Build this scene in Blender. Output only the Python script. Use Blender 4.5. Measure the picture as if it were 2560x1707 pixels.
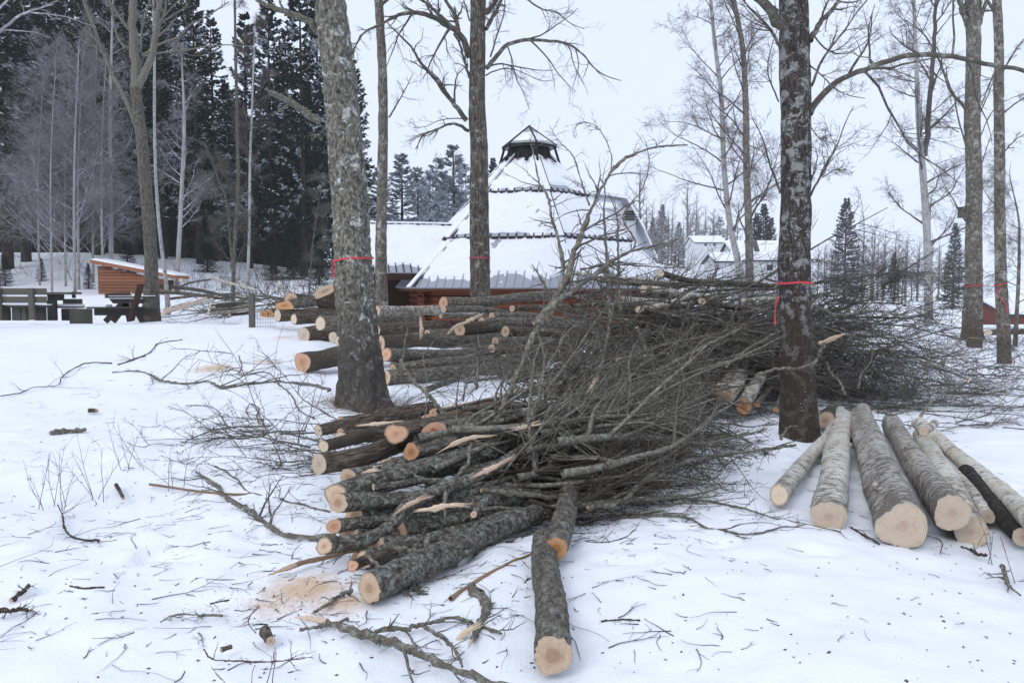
import bpy, math, random
import numpy as np
from mathutils import Vector

for _o in list(bpy.data.objects):
    bpy.data.objects.remove(_o)
S = bpy.context.scene
COL = S.collection

# ------------------------------------------------------------------ camera
CAM_H = 1.6
PW, PH, LENS = 2560.0, 1707.0, 28.0
FPX = LENS / 36.0 * PW
HORIZON = 715.0
PITCH = math.atan((PH / 2 - HORIZON) / FPX)
cam_data = bpy.data.cameras.new('camera')
cam_data.lens = LENS; cam_data.sensor_width = 36.0; cam_data.sensor_fit = 'HORIZONTAL'
cam_data.clip_start = 0.05; cam_data.clip_end = 6000
cam = bpy.data.objects.new('camera', cam_data); COL.objects.link(cam)
cam.location = (0, 0, CAM_H)
cam.rotation_euler = (math.radians(90) - PITCH, 0, 0)
S.camera = cam

# ------------------------------------------------------------------ sky, sun, exposure
SUN_EL, SUN_AZ = math.radians(38), math.radians(215)
world = bpy.data.worlds.new('World'); S.world = world
world.use_nodes = True
wn = world.node_tree; wn.nodes.clear()
w_out = wn.nodes.new('ShaderNodeOutputWorld')
w_bg = wn.nodes.new('ShaderNodeBackground')
w_sky = wn.nodes.new('ShaderNodeTexSky'); w_sky.sky_type = 'NISHITA'
w_sky.sun_disc = False; w_sky.sun_elevation = SUN_EL; w_sky.sun_rotation = SUN_AZ
w_sky.dust_density = 5.0; w_sky.air_density = 1.0; w_sky.altitude = 100
# an even overcast layer lies over the clear sky
w_mul = wn.nodes.new('ShaderNodeMixRGB'); w_mul.blend_type = 'MIX'
w_mul.inputs[0].default_value = 0.90
w_mul.inputs[2].default_value = (8.25, 9.2, 11.2, 1)      # cloud layer
wn.links.new(w_sky.outputs[0], w_mul.inputs[1])
wn.links.new(w_mul.outputs[0], w_bg.inputs[0])
w_bg.inputs[1].default_value = 0.10
wn.links.new(w_bg.outputs[0], w_out.inputs[0])

sun_d = bpy.data.lights.new('sun', 'SUN'); sun_d.energy = 0.8; sun_d.angle = math.radians(25)
sun_d.color = (1.0, 0.99, 0.98)
sun = bpy.data.objects.new('sun', sun_d); COL.objects.link(sun)
sun.rotation_euler = (math.radians(90) - SUN_EL, 0, math.radians(180) - SUN_AZ)
S.view_settings.view_transform = 'Standard'; S.view_settings.look = 'None'
S.view_settings.exposure = 0.10; S.view_settings.gamma = 1.0
S.view_settings.use_curve_mapping = False
S.render.engine = 'CYCLES'
S.cycles.use_denoising = True
try: S.cycles.denoiser = 'OPENIMAGEDENOISE'
except Exception: pass
S.cycles.max_bounces = 6; S.cycles.diffuse_bounces = 3; S.cycles.glossy_bounces = 2
S.cycles.transmission_bounces = 2; S.cycles.volume_bounces = 1
S.cycles.use_adaptive_sampling = True; S.cycles.adaptive_threshold = 0.02

# ------------------------------------------------------------------ photograph tiles -> pixels -> world
TILES = {0: (0, 0, 0.91875), 1: (0, 0, 1.96), 2: (800, 200, 2.6133), 3: (1600, 0, 1.845), 4: (600, 650, 2.352),
         5: (600, 950, 2.071), 6: (1500, 650, 1.9604), 7: (0, 600, 2.6133), 8: (0, 1000, 2.2178),
         9: (880, 0, 3.2667), 10: (1700, 700, 2.94), 11: (0, 680, 3.675)}
def src(t, x, y):
    a, b, k = TILES[t]
    return a + x / k, b + y / k
_cp, _sp = math.cos(PITCH), math.sin(PITCH)
def ray(u, v):
    xr = (u - PW / 2) / FPX; yr = -(v - PH / 2) / FPX
    return np.array([xr, _cp + _sp * yr, -_sp + _cp * yr])
def at_d(t, x, y, d):
    r = ray(*src(t, x, y)); r = r * (d / r[1])
    return np.array([r[0], r[1], r[2] + CAM_H])
def m_per(t, px, d):            # pixels of a tile -> metres at distance d
    return px / TILES[t][2] * d / FPX

# ------------------------------------------------------------------ noise
def _hash(i, j, k, seed):
    h = (i * 374761393 + j * 668265263 + k * 1440662683 + seed * 1274126177) & 0xFFFFFFFF
    h = ((h ^ (h >> 13)) * 1274126177) & 0xFFFFFFFF
    h = ((h ^ (h >> 16)) * 2246822519) & 0xFFFFFFFF
    return ((h ^ (h >> 15)) & 0xFFFFFF) / float(0xFFFFFF) * 2 - 1
def vnoise(p, seed=0):
    p = np.asarray(p, dtype=np.float64)
    i = np.floor(p).astype(np.int64); f = p - i; f = f * f * (3 - 2 * f)
    X, Y, Z = i[..., 0], i[..., 1], i[..., 2]; fx, fy, fz = f[..., 0], f[..., 1], f[..., 2]
    r = 0
    for a in (0, 1):
        for b in (0, 1):
            for c in (0, 1):
                w = (fx if a else 1 - fx) * (fy if b else 1 - fy) * (fz if c else 1 - fz)
                r = r + w * _hash(X + a, Y + b, Z + c, seed)
    return r
def fbm(p, oct=3, seed=0, gain=0.5):
    p = np.asarray(p, dtype=np.float64); r = 0; a = 1.0
    for o in range(oct):
        r = r + a * vnoise(p * (2 ** o) + o * 17.3, seed + o); a *= gain
    return r
def sst(a, b, x):
    t = np.clip((np.asarray(x, float) - a) / (b - a), 0, 1)
    return t * t * (3 - 2 * t)

# ------------------------------------------------------------------ terrain
def terrain(x, y, fine=True):
    x = np.asarray(x, float); y = np.asarray(y, float)
    q = x / np.maximum(y, 1.0)
    z = 0.60 * sst(8.5, 19, y) * sst(1.5, -7, x)
    z = z - 0.10 * sst(20, 23, y) * sst(26, 23, y) * sst(0, -6, x)
    z = z + 0.55 * sst(24, 38, y) * sst(4, -8, x)
    z = z + 2.4 * sst(38, 62, y) * sst(0, -34, x) + 0.6 * sst(38, 60, y) * sst(6, -10, x)
    z = z - 1.9 * sst(30, 62, y) * sst(0.16, 0.42, q)
    z = z + 8.0 * sst(70, 190, y) * sst(0.42, 0.10, q) + 22 * sst(160, 520, y) * sst(0.38, 0.0, q)
    if fine:
        p = np.stack([x, y, np.zeros_like(x)], -1)
        att = 1.0 / (1.0 + (np.abs(y) / 60.0) ** 2)
        z = z + att * (0.055 * vnoise(p * 0.7, 3) + 0.028 * vnoise(p * 2.2 + 5, 4) + 0.014 * vnoise(p * 6.0, 5))
        near = sst(14, 6, np.hypot(x, y))
        z = z + near * 0.006 * vnoise(p * 15.0, 6)
    return z
def at_h(t, x, y, h=0.0):       # where the ray meets the ground raised by h
    r = ray(*src(t, x, y)); lo, hi = 0.5, 0.5
    ds = np.concatenate([np.arange(0.8, 40, 0.1), np.arange(40, 400, 1.0)])
    P = r[None, :] * (ds / r[1])[:, None]; zz = P[:, 2] + CAM_H
    g = terrain(P[:, 0], P[:, 1], False) + h
    k = np.argmax(zz <= g) if np.any(zz <= g) else len(ds) - 1
    a, b = ds[max(k - 1, 0)], ds[k]
    for _ in range(25):
        m = 0.5 * (a + b); q = r * (m / r[1])
        if q[2] + CAM_H <= terrain(q[0], q[1], False) + h: b = m
        else: a = m
    q = r * (b / r[1])
    return np.array([q[0], q[1], q[2] + CAM_H])
def tz(x, y): return float(terrain(x, y, True))

# ------------------------------------------------------------------ mesh building
class MB:
    """collects vertices, faces, a 'bc' vector per vertex (bark coordinates)"""
    def __init__(s): s.v = []; s.f = []; s.bc = []; s.n = 0
    def add(s, v, f, bc=None):
        v = np.asarray(v, float).reshape(-1, 3); f = np.asarray(f, np.int64)
        s.v.append(v); s.bc.append(v if bc is None else np.asarray(bc, float).reshape(-1, 3))
        s.f.append(f + s.n); s.n += len(v)
    def box(s, c, size, axes=None):
        c = np.asarray(c, float); h = np.asarray(size, float) / 2
        ax = np.eye(3) if axes is None else np.asarray(axes, float)
        q = np.array([[i, j, k] for i in (-1, 1) for j in (-1, 1) for k in (-1, 1)], float) * h
        s.add(c + q @ ax, [[0, 1, 3, 2], [4, 6, 7, 5], [0, 4, 5, 1], [2, 3, 7, 6], [0, 2, 6, 4], [1, 5, 7, 3]], q)
    def bar(s, a, b, w, t, up=(0, 0, 1)):      # a plank from a to b: w across, t along 'up'
        a = np.asarray(a, float); b = np.asarray(b, float); L = np.linalg.norm(b - a)
        e = (b - a) / L; u = np.asarray(up, float); u = u - e * (u @ e); u /= np.linalg.norm(u)
        s.box((a + b) / 2, (L, w, t), [e, np.cross(u, e), u])
    def tubes(s, P, R, sides=3, cap=False):
        P = np.asarray(P, float); R = np.asarray(R, float)
        m, n, _ = P.shape
        if m == 0: return
        T = np.gradient(P, axis=1); T /= np.linalg.norm(T, axis=2, keepdims=True) + 1e-9
        D = P[:, -1] - P[:, 0]
        ref = np.zeros((m, 3)); ref[np.arange(m), np.argmin(np.abs(D), axis=1)] = 1.0
        N = np.cross(T, ref[:, None, :]); N /= np.linalg.norm(N, axis=2, keepdims=True) + 1e-9
        B = np.cross(T, N)
        a = np.arange(sides) * 2 * np.pi / sides
        ca, sa = np.cos(a), np.sin(a)
        off = N[:, :, None, :] * ca[None, None, :, None] + B[:, :, None, :] * sa[None, None, :, None]
        V = P[:, :, None, :] + off * R[:, :, None, None]
        sl = np.concatenate([np.zeros((m, 1)), np.cumsum(np.linalg.norm(np.diff(P, axis=1), axis=2), axis=1)], 1)
        rnd = np.random.RandomState(m * 7 + n).rand(m) * 30
        bc = np.empty((m, n, sides, 3))
        bc[..., 0] = ca * R[:, :, None] + rnd[:, None, None]; bc[..., 1] = sa * R[:, :, None]; bc[..., 2] = sl[:, :, None] + rnd[:, None, None]
        base = (np.arange(m) * n * sides)[:, None, None]
        i = np.arange(n - 1)[None, :, None] * sides; j = np.arange(sides)[None, None, :]; j2 = (j + 1) % sides
        F = np.stack([base + i + j, base + i + j2, base + i + sides + j2, base + i + sides + j], -1).reshape(-1, 4)
        s.add(V, F, bc)
    def mesh(s, name, mat=None, smooth=True):
        me = bpy.data.meshes.new(name)
        v = np.concatenate(s.v) if s.v else np.zeros((0, 3))
        bc = np.concatenate(s.bc) if s.v else v
        idx = []; tot = []
        for f in s.f:
            f = np.atleast_2d(f); idx.append(f.ravel()); tot.append(np.full(len(f), f.shape[1]))
        idx = np.concatenate(idx).astype(np.int32); tot = np.concatenate(tot)
        me.vertices.add(len(v)); me.vertices.foreach_set('co', v.astype(np.float32).ravel())
        me.loops.add(len(idx)); me.loops.foreach_set('vertex_index', idx)
        me.polygons.add(len(tot))
        me.polygons.foreach_set('loop_start', np.concatenate([[0], np.cumsum(tot)[:-1]]).astype(np.int32))
        me.update(calc_edges=True)
        me.polygons.foreach_set('use_smooth', np.full(len(tot), bool(smooth)))
        at = me.attributes.new('bc', 'FLOAT_VECTOR', 'POINT'); at.data.foreach_set('vector', bc.astype(np.float32).ravel())
        if mat is not None: me.materials.append(mat)
        return me
    def obj(s, name, mat, parent=None, smooth=True):
        o = bpy.data.objects.new(name, s.mesh(name, mat, smooth)); COL.objects.link(o)
        if parent is not None:
            o.parent = parent; o.location = [-c for c in parent.location]
        return o
def tag(o, label, cat, group=None, kind=None):
    if label: o['label'] = label
    if cat: o['category'] = cat
    if group: o['group'] = group
    if kind: o['kind'] = kind
    return o
def thing(name, label, cat, loc=(0, 0, 0), group=None):
    o = bpy.data.objects.new(name, None); COL.objects.link(o); o.location = [float(c) for c in loc]
    o.empty_display_size = 0.2
    return tag(o, label, cat, group)
def copy_thing(root, loc, rz, scale, label=None):
    r = root.copy(); COL.objects.link(r); r.location = [float(c) for c in loc]; r.rotation_euler = (0, 0, rz); r.scale = (scale[0], scale[0], scale[1])
    if label: r['label'] = label
    for ch in root.children:
        c = ch.copy(); COL.objects.link(c); c.parent = r
    return r

# ---- growing branches, all of one level at once
def unit(v): return v / (np.linalg.norm(v, axis=-1, keepdims=True) + 1e-9)
def grow(st, di, L, r0, n, wig, grav, rng, tip=0.15, curl=None):
    m = len(st); P = np.empty((m, n, 3)); P[:, 0] = st; d = unit(np.asarray(di, float)); L = np.asarray(L, float)
    g = np.array([0, 0, grav]) if np.isscalar(grav) else np.asarray(grav)
    for i in range(1, n):
        d = unit(d + rng.normal(0, wig, (m, 3)) + g)
        P[:, i] = P[:, i - 1] + d * (L / (n - 1))[:, None]
    R = np.asarray(r0, float)[:, None] * np.linspace(1, tip, n)[None, :]
    return P, R
def spawn(P, R, k, t0, t1, ang, Lr, Ls, rng, rr=0.6, up=0.0, lmin=0.0):
    m, n, _ = P.shape
    if np.isscalar(k): cnt = np.full(m, k)
    else: cnt = np.asarray(k)
    idx = np.repeat(np.arange(m), cnt); M = len(idx)
    t = t0 + (t1 - t0) * rng.rand(M); f = t * (n - 1); i = np.minimum(f.astype(int), n - 2); w = (f - i)[:, None]
    pos = P[idx, i] * (1 - w) + P[idx, i + 1] * w
    T = unit(P[idx, i + 1] - P[idx, i])
    rad = R[idx, i] * (1 - w[:, 0]) + R[idx, i + 1] * w[:, 0]
    q = rng.normal(0, 1, (M, 3)); q = unit(q - T * np.sum(q * T, 1, keepdims=True))
    a = np.radians(ang[0] + rng.normal(0, ang[1], M))
    d = T * np.cos(a)[:, None] + q * np.sin(a)[:, None]; d[:, 2] += up
    PL = np.sum(np.linalg.norm(np.diff(P, axis=1), axis=2), axis=1)
    L = np.maximum(PL[idx] * Lr * (1 - Ls * t) * (0.5 + rng.rand(M)), lmin)
    return pos, d, L, rad * rr
def resample(pts, n):
    pts = np.asarray(pts, float); s = np.concatenate([[0], np.cumsum(np.linalg.norm(np.diff(pts, axis=0), axis=1))])
    t = np.linspace(0, s[-1], n); 
    # smooth (Catmull-Rom like) through cubic interpolation of each axis
    out = np.empty((n, pts.shape[1]))
    m = np.gradient(pts, s, axis=0) if len(pts) > 2 else np.repeat((pts[1:] - pts[:1]) / (s[-1]), 2, 0)
    k = np.clip(np.searchsorted(s, t, 'right') - 1, 0, len(s) - 2); h = s[k + 1] - s[k]; u = (t - s[k]) / h
    u = u[:, None]; h = h[:, None]
    return (2 * u**3 - 3 * u**2 + 1) * pts[k] + (u**3 - 2 * u**2 + u) * h * m[k] + (-2 * u**3 + 3 * u**2) * pts[k + 1] + (u**3 - u**2) * h * m[k + 1]
def stem(mb, pts, radii, rings, sides, disp=None, seed=0):
    """one thick bent stem with real relief; returns the ring array and centre line"""
    pr = np.concatenate([np.asarray(pts, float), np.asarray(radii, float)[:, None]], 1)
    c = resample(pr[:, :3], rings)
    s0 = np.concatenate([[0], np.cumsum(np.linalg.norm(np.diff(pr[:, :3], axis=0), axis=1))])
    s = np.concatenate([[0], np.cumsum(np.linalg.norm(np.diff(c, axis=0), axis=1))])
    r = np.interp(np.linspace(0, s0[-1], rings), s0, pr[:, 3])
    T = unit(np.gradient(c, axis=0))
    n0 = np.cross(T[0], [0.31, 0.52, 0.79] if abs(T[0] @ [0.31, .52, .79]) < .9 else [1, 0, 0]); n0 /= np.linalg.norm(n0)
    N = np.empty_like(c); N[0] = n0
    for i in range(1, rings):
        v = N[i - 1] - T[i] * (N[i - 1] @ T[i]); N[i] = v / np.linalg.norm(v)
    B = np.cross(T, N)
    a = np.arange(sides) * 2 * np.pi / sides
    bc = np.empty((rings, sides, 3)); bc[..., 0] = np.cos(a) * r[:, None]; bc[..., 1] = np.sin(a) * r[:, None]; bc[..., 2] = s[:, None]
    bc[..., 0] += seed * 3.7
    rr = np.repeat(r[:, None], sides, 1)
    if disp is not None: rr = rr + disp(bc, a[None, :], s[:, None], r[:, None])
    V = c[:, None, :] + (N[:, None, :] * np.cos(a)[None, :, None] + B[:, None, :] * np.sin(a)[None, :, None]) * rr[..., None]
    i = np.arange(rings - 1)[:, None] * sides; j = np.arange(sides)[None, :]; j2 = (j + 1) % sides
    F = np.stack([i + j, i + j2, i + sides + j2, i + sides + j], -1).reshape(-1, 4)
    mb.add(V, F, bc)
    return V, c, r
# ------------------------------------------------------------------ materials
class NT:
    def __init__(s, name):
        s.m = bpy.data.materials.new(name); s.m.use_nodes = True; s.t = s.m.node_tree; s.t.nodes.clear()
        s.out = s.n('ShaderNodeOutputMaterial'); s.b = s.n('ShaderNodeBsdfPrincipled'); s.l(s.b.outputs[0], s.out.inputs[0])
        s.b.inputs['Roughness'].default_value = 0.9
        s.b.inputs['Specular IOR Level'].default_value = 0.25
    def n(s, t, **k):
        o = s.t.nodes.new(t)
        for a, b in k.items(): setattr(o, a, b)
        return o
    def l(s, a, b): s.t.links.new(a, b)
    def attr(s): return s.n('ShaderNodeAttribute', attribute_name='bc').outputs['Vector']
    def pos(s): return s.n('ShaderNodeNewGeometry').outputs['Position']
    def objc(s): return s.n('ShaderNodeTexCoord').outputs['Object']
    def vmul(s, v, k):
        o = s.n('ShaderNodeVectorMath', operation='MULTIPLY'); s.l(v, o.inputs[0]); o.inputs[1].default_value = k; return o.outputs[0]
    def noise(s, v, sc, det=4, rough=0.6, dist=0.0):
        o = s.n('ShaderNodeTexNoise'); s.l(v, o.inputs['Vector']); o.inputs['Scale'].default_value = sc
        o.inputs['Detail'].default_value = det; o.inputs['Roughness'].default_value = rough; o.inputs['Distortion'].default_value = dist
        return o.outputs[0]
    def voro(s, v, sc, feat='F1', rnd=1.0):
        o = s.n('ShaderNodeTexVoronoi', feature=feat); s.l(v, o.inputs['Vector']); o.inputs['Scale'].default_value = sc
        o.inputs['Randomness'].default_value = rnd
        return o.outputs[0]
    def ramp(s, f, stops):
        o = s.n('ShaderNodeValToRGB'); s.l(f, o.inputs[0]); e = o.color_ramp.elements
        while len(e) < len(stops): e.new(0.5)
        for k, (p, c) in enumerate(stops):
            e[k].position = p
            e[k].color = (c, c, c, 1) if np.isscalar(c) else (*c, 1)
        return o.outputs[0]
    def mix(s, f, a, b, mode='MIX'):
        o = s.n('ShaderNodeMixRGB', blend_type=mode)
        for k, x in ((0, f), (1, a), (2, b)):
            if hasattr(x, 'node'): s.l(x, o.inputs[k])
            elif k == 0: o.inputs[0].default_value = x
            else: o.inputs[k].default_value = (*x, 1) if not np.isscalar(x) else (x, x, x, 1)
        return o.outputs[0]
    def math(s, op, a, b=0.5, clamp=False):
        o = s.n('ShaderNodeMath', operation=op, use_clamp=clamp)
        for k, x in ((0, a), (1, b)):
            if hasattr(x, 'node'): s.l(x, o.inputs[k])
            else: o.inputs[k].default_value = x
        return o.outputs[0]
    def bump(s, h, st, dist, prev=None):
        o = s.n('ShaderNodeBump'); s.l(h, o.inputs['Height']); o.inputs['Strength'].default_value = st; o.inputs['Distance'].default_value = dist
        if prev is not None: s.l(prev, o.inputs['Normal'])
        return o.outputs[0]
    def rnd(s): return s.n('ShaderNodeObjectInfo').outputs['Random']
    def done(s, col, nor=None, rough=None):
        if hasattr(col, 'node'): s.l(col, s.b.inputs['Base Color'])
        else: s.b.inputs['Base Color'].default_value = (*col, 1)
        if nor is not None: s.l(nor, s.b.inputs['Normal'])
        if rough is not None: s.b.inputs['Roughness'].default_value = rough
        return s.m

def mat_plain(name, c, rough=0.9, var=0.25, sc=8.0):
    n = NT(name); f = n.noise(n.objc(), sc, 4)
    col = n.mix(f, tuple(x * (1 - var) for x in c), tuple(min(1, x * (1 + var)) for x in c))
    return n.done(col, n.bump(f, 0.15, 0.02), rough)

def mat_bark(name, dark, mid, light, lichen, stretch=0.35, sc=28.0, lich_sc=7.0, lich=(0.50, 0.60), bump=0.9, foot=None, spots=None):
    n = NT(name); v = n.attr()
    vs = n.vmul(v, (1, 1, stretch))
    a = n.noise(vs, sc, 6, 0.65, 0.6)
    c = n.voro(vs, sc * 1.1)
    col = n.ramp(a, [(0.30, dark), (0.48, mid), (0.66, light)])
    crack = n.ramp(c, [(0.05, 1.0), (0.55, 0.55)])
    col = n.mix(0.9, col, crack, 'MULTIPLY')
    ln = n.noise(v, lich_sc, 6, 0.7, 0.8)
    ln2 = n.math('ADD', n.math('MULTIPLY', ln, 0.72), n.math('MULTIPLY', n.noise(v, lich_sc * 6.0, 4, 0.7), 0.28))
    lm = n.ramp(ln2, [(lich[0], 0.0), (lich[1], 1.0)])
    lf = n.noise(v, sc * 2.2, 3, 0.6)
    lcol = n.mix(lf, tuple(x * 0.62 for x in lichen), tuple(min(1, x * 1.3) for x in lichen))
    col = n.mix(lm, col, lcol)
    if foot is not None:       # darker bark towards the butt: position along the stem
        z = n.n('ShaderNodeSeparateXYZ'); n.l(v, z.inputs[0])
        fz = n.math('ADD', z.outputs[2], n.math('MULTIPLY', ln, foot[1]))
        fm = n.ramp(n.math('DIVIDE', fz, foot[0] + foot[1]), [(0.50, 1.0), (0.85, 0.0)])
        col = n.mix(n.math('MULTIPLY', fm, 0.8), col, foot[2])
    if spots is not None:
        sv = n.voro(v, 22.0); sm = n.ramp(sv, [(0.10, 1.0), (0.16, 0.0)])
        sk = n.ramp(n.noise(v, 5.0, 2), [(0.55, 0.0), (0.62, 1.0)])
        col = n.mix(n.math('MULTIPLY', sm, sk), col, spots)
    h = n.math('ADD', n.math('MULTIPLY', a, 1.0), n.math('MULTIPLY', c, 0.7))
    return n.done(col, n.bump(h, bump, 0.02), 0.92)

def mat_birch(name, white=(0.70, 0.665, 0.59), warm=(0.50, 0.42, 0.30), dark=(0.05, 0.043, 0.038), rough_amt=0.385, stain=0.5):
    n = NT(name); v = n.attr()
    st = n.vmul(v, (1.0, 1.0, 9.0))
    a = n.noise(st, 9.0, 5, 0.7)
    b = n.noise(n.vmul(v, (1, 1, 2.2)), 13.0, 5, 0.7, 0.5)
    big = n.noise(v, 3.2, 4, 0.65)
    col = n.mix(n.ramp(big, [(0.42, 0.0), (0.62, stain)]), white, warm)
    col = n.mix(n.ramp(n.noise(v, 45.0, 4), [(0.35, 0.5), (0.6, 0.0)]), col, tuple(x * 0.55 for x in white))
    col = n.mix(n.ramp(a, [(0.34, 0.85), (0.43, 0.0)]), col, dark)
    zz = n.n('ShaderNodeSeparateXYZ'); n.l(v, zz.inputs[0])
    butt = n.ramp(n.math('DIVIDE', zz.outputs[2], 1.6), [(0.05, 1.0), (1.0, 0.0)])
    b = n.math('ADD', n.math('SUBTRACT', b, n.math('MULTIPLY', butt, 0.075)), n.math('MULTIPLY', n.math('SUBTRACT', n.noise(v, 2.6, 3), 0.5), 0.22))
    b = n.math('ADD', b, 0.02)
    ylw = n.math('MULTIPLY', n.ramp(n.noise(v, 7.0, 5, 0.7), [(0.56, 0.0), (0.66, 1.0)]), n.math('MULTIPLY', n.rnd(), 0.6))
    col = n.mix(ylw, col, (0.40, 0.33, 0.14))
    rm = n.ramp(b, [(rough_amt, 1.0), (rough_amt + 0.10, 0.0)])
    col = n.mix(n.math('MULTIPLY', rm, 0.9), col, n.mix(n.noise(v, 60.0, 3), (0.025, 0.021, 0.018), (0.22, 0.19, 0.155)))
    h = n.math('SUBTRACT', n.math('MULTIPLY', a, 0.6), rm)
    return n.done(col, n.bump(h, 0.55, 0.008), 0.85)

def mat_cut(name, edge, mid, heart, rings=34.0, heart_r=0.28, dirt=0.25):
    n = NT(name); v = n.attr()
    L = n.n('ShaderNodeVectorMath', operation='LENGTH'); n.l(v, L.inputs[0])
    wob = n.math('ADD', L.outputs['Value'], n.math('MULTIPLY', n.math('SUBTRACT', n.noise(v, 2.2, 3), 0.5), 0.16))
    wob = n.math('ADD', wob, n.math('MULTIPLY', n.math('SUBTRACT', n.rnd(), 0.5), 0.22))
    col = n.ramp(wob, [(heart_r * 0.75, heart), (heart_r, mid), (0.72, edge), (0.93, tuple(x * 0.9 for x in edge)), (0.99, tuple(x * 0.45 for x in edge))])
    sn = n.math('SINE', n.math('MULTIPLY', wob, rings * 6.283))
    col = n.mix(n.math('MULTIPLY', n.math('MULTIPLY', n.math('ADD', n.math('MULTIPLY', sn, 0.5), 0.5), n.noise(v, 3.0, 3)), 1.0), col, tuple(x * 0.45 for x in mid))
    saw = n.noise(n.vmul(v, (1.5, 40, 1)), 2.0, 3)
    col = n.mix(n.math('MULTIPLY', n.ramp(saw, [(0.45, 0.0), (0.7, 1.0)]), 0.16), col, tuple(x * 0.7 for x in mid))
    dn = n.noise(v, 3.0, 5, 0.7)
    col = n.mix(n.math('MULTIPLY', n.ramp(dn, [(0.50, 0.0), (0.7, 1.0)]), dirt), col, (0.30, 0.17, 0.09))
    hs = n.n('ShaderNodeHueSaturation'); n.l(col, hs.inputs['Color'])
    n.l(n.math('ADD', n.math('MULTIPLY', n.rnd(), 0.3), 0.85), hs.inputs['Value'])
    return n.done(hs.outputs[0], n.bump(n.math('ADD', saw, n.math('MULTIPLY', sn, 0.2)), 0.25, 0.004), 0.85)

def mat_wood(name, c1, c2, along=(1.5, 26, 26), bump=0.3, obj=False):
    n = NT(name); v = n.attr()
    g = n.noise(n.vmul(v, along), 1.0, 5, 0.65, 0.4); k = n.noise(v, 2.3, 3)
    col = n.mix(g, c1, c2); col = n.mix(n.math('MULTIPLY', k, 0.35), col, tuple(x * 0.5 for x in c1))
    hs = n.n('ShaderNodeHueSaturation'); n.l(col, hs.inputs['Color']); n.l(n.math('ADD', n.math('MULTIPLY', n.rnd(), 0.35), 0.8), hs.inputs['Value'])
    return n.done(hs.outputs[0], n.bump(g, bump, 0.008), 0.8)

def mat_twig(name, c1, c2, lichen, lm=(0.50, 0.62), sc=14.0):
    n = NT(name); v = n.attr()
    a = n.noise(v, 40.0, 3); col = n.mix(a, c1, c2)
    b = n.noise(v, sc, 5, 0.7)
    col = n.mix(n.ramp(b, [(lm[0], 0.0), (lm[1], 1.0)]), col, lichen)
    return n.done(col, n.bump(a, 0.6, 0.005), 0.9)

def mat_snow():
    n = NT('snow'); p = n.pos()
    a = n.noise(p, 3.0, 6, 0.6); b = n.noise(p, 28.0, 5, 0.65)
    c = n.voro(p, 6.5)
    col = n.mix(a, (0.845, 0.87, 0.91), (0.905, 0.92, 0.945))
    # specks of bark and needles lying in the snow
    sp = n.ramp(n.noise(p, 55.0, 2, 0.5), [(0.73, 0.0), (0.77, 1.0)])
    den = n.ramp(n.noise(p, 0.9, 4, 0.6), [(0.45, 0.05), (0.68, 0.7)])
    sep = n.n('ShaderNodeSeparateXYZ'); n.l(p, sep.inputs[0])
    col = n.mix(n.math('MULTIPLY', n.math('MULTIPLY', sp, den), 0.8), col, (0.10, 0.07, 0.05))
    # sawdust where the saw was used
    tot = None
    for (x, y, rx, ry, rz) in SAWDUST:
        dx = n.math('DIVIDE', n.math('SUBTRACT', sep.outputs[0], x), rx); dy = n.math('DIVIDE', n.math('SUBTRACT', sep.outputs[1], y), ry)
        d = n.math('SQRT', n.math('ADD', n.math('MULTIPLY', dx, dx), n.math('MULTIPLY', dy, dy)))
        k = n.math('MULTIPLY', n.math('SUBTRACT', 1.0, d, True), rz)
        tot = k if tot is None else n.math('MAXIMUM', tot, k)
    sn = n.noise(p, 9.0, 8, 0.8)
    sm = n.ramp(n.math('ADD', n.math('MULTIPLY', tot, 0.62), n.math('MULTIPLY', sn, 0.62)), [(0.60, 0.0), (0.84, 0.80)])
    sm = n.math('MULTIPLY', sm, n.ramp(tot, [(0.0, 0.0), (0.25, 1.0)]))
    col = n.mix(sm, col, (0.62, 0.40, 0.22))
    h = n.math('ADD', n.math('MULTIPLY', a, 1.0), n.math('MULTIPLY', b, 0.25))
    n.b.inputs['Specular IOR Level'].default_value = 0.15
    nb = n.bump(h, 0.45, 0.05)
    return n.done(col, n.bump(n.math('MULTIPLY', c, 0.5), 0.20, 0.03, nb), 0.75)

def sdust(t, x, y, rx, ry, k=1.0):
    p = at_h(t, x, y); return (float(p[0]), float(p[1]), rx, ry, k)
SAWDUST = [sdust(8, 1700, 1020, 0.55, 0.55, 1.0), sdust(8, 1500, 1100, 0.60, 0.35, 0.8), sdust(8, 1900, 1110, 0.45, 0.40, 0.9),
           sdust(7, 1400, 845, 0.75, 0.9, 1.0), sdust(7, 1740, 805, 0.7, 0.5, 0.9), sdust(7, 810, 768, 0.30, 0.35, 0.9),
           sdust(7, 1850, 640, 1.1, 1.4, 0.7), sdust(7, 1100, 590, 1.4, 1.2, 0.45), sdust(7, 1880, 570, 0.8, 0.9, 0.75),
           sdust(5, 1000, 1000, 0.5, 0.4, 0.55), sdust(6, 1900, 810, 0.8, 0.8, 0.5), sdust(6, 1700, 480, 1.2, 1.2, 0.6)]
M = {}
M['snow'] = mat_snow()
n_ = NT('snow_cap'); _p = n_.pos(); _a = n_.noise(_p, 5.0, 5)
M['snow_cap'] = n_.done(n_.mix(_a, (0.80, 0.82, 0.86), (0.88, 0.89, 0.92)), n_.bump(_a, 0.5, 0.06), 0.8)
M['bark_scaly'] = mat_bark('bark_scaly', (0.030, 0.025, 0.021), (0.215, 0.198, 0.16), (0.48, 0.455, 0.385), (0.62, 0.62, 0.60), 0.6, 24, 5.5, (0.55, 0.60), 1.0, foot=(1.6, 1.4, (0.05, 0.042, 0.036)))
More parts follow.
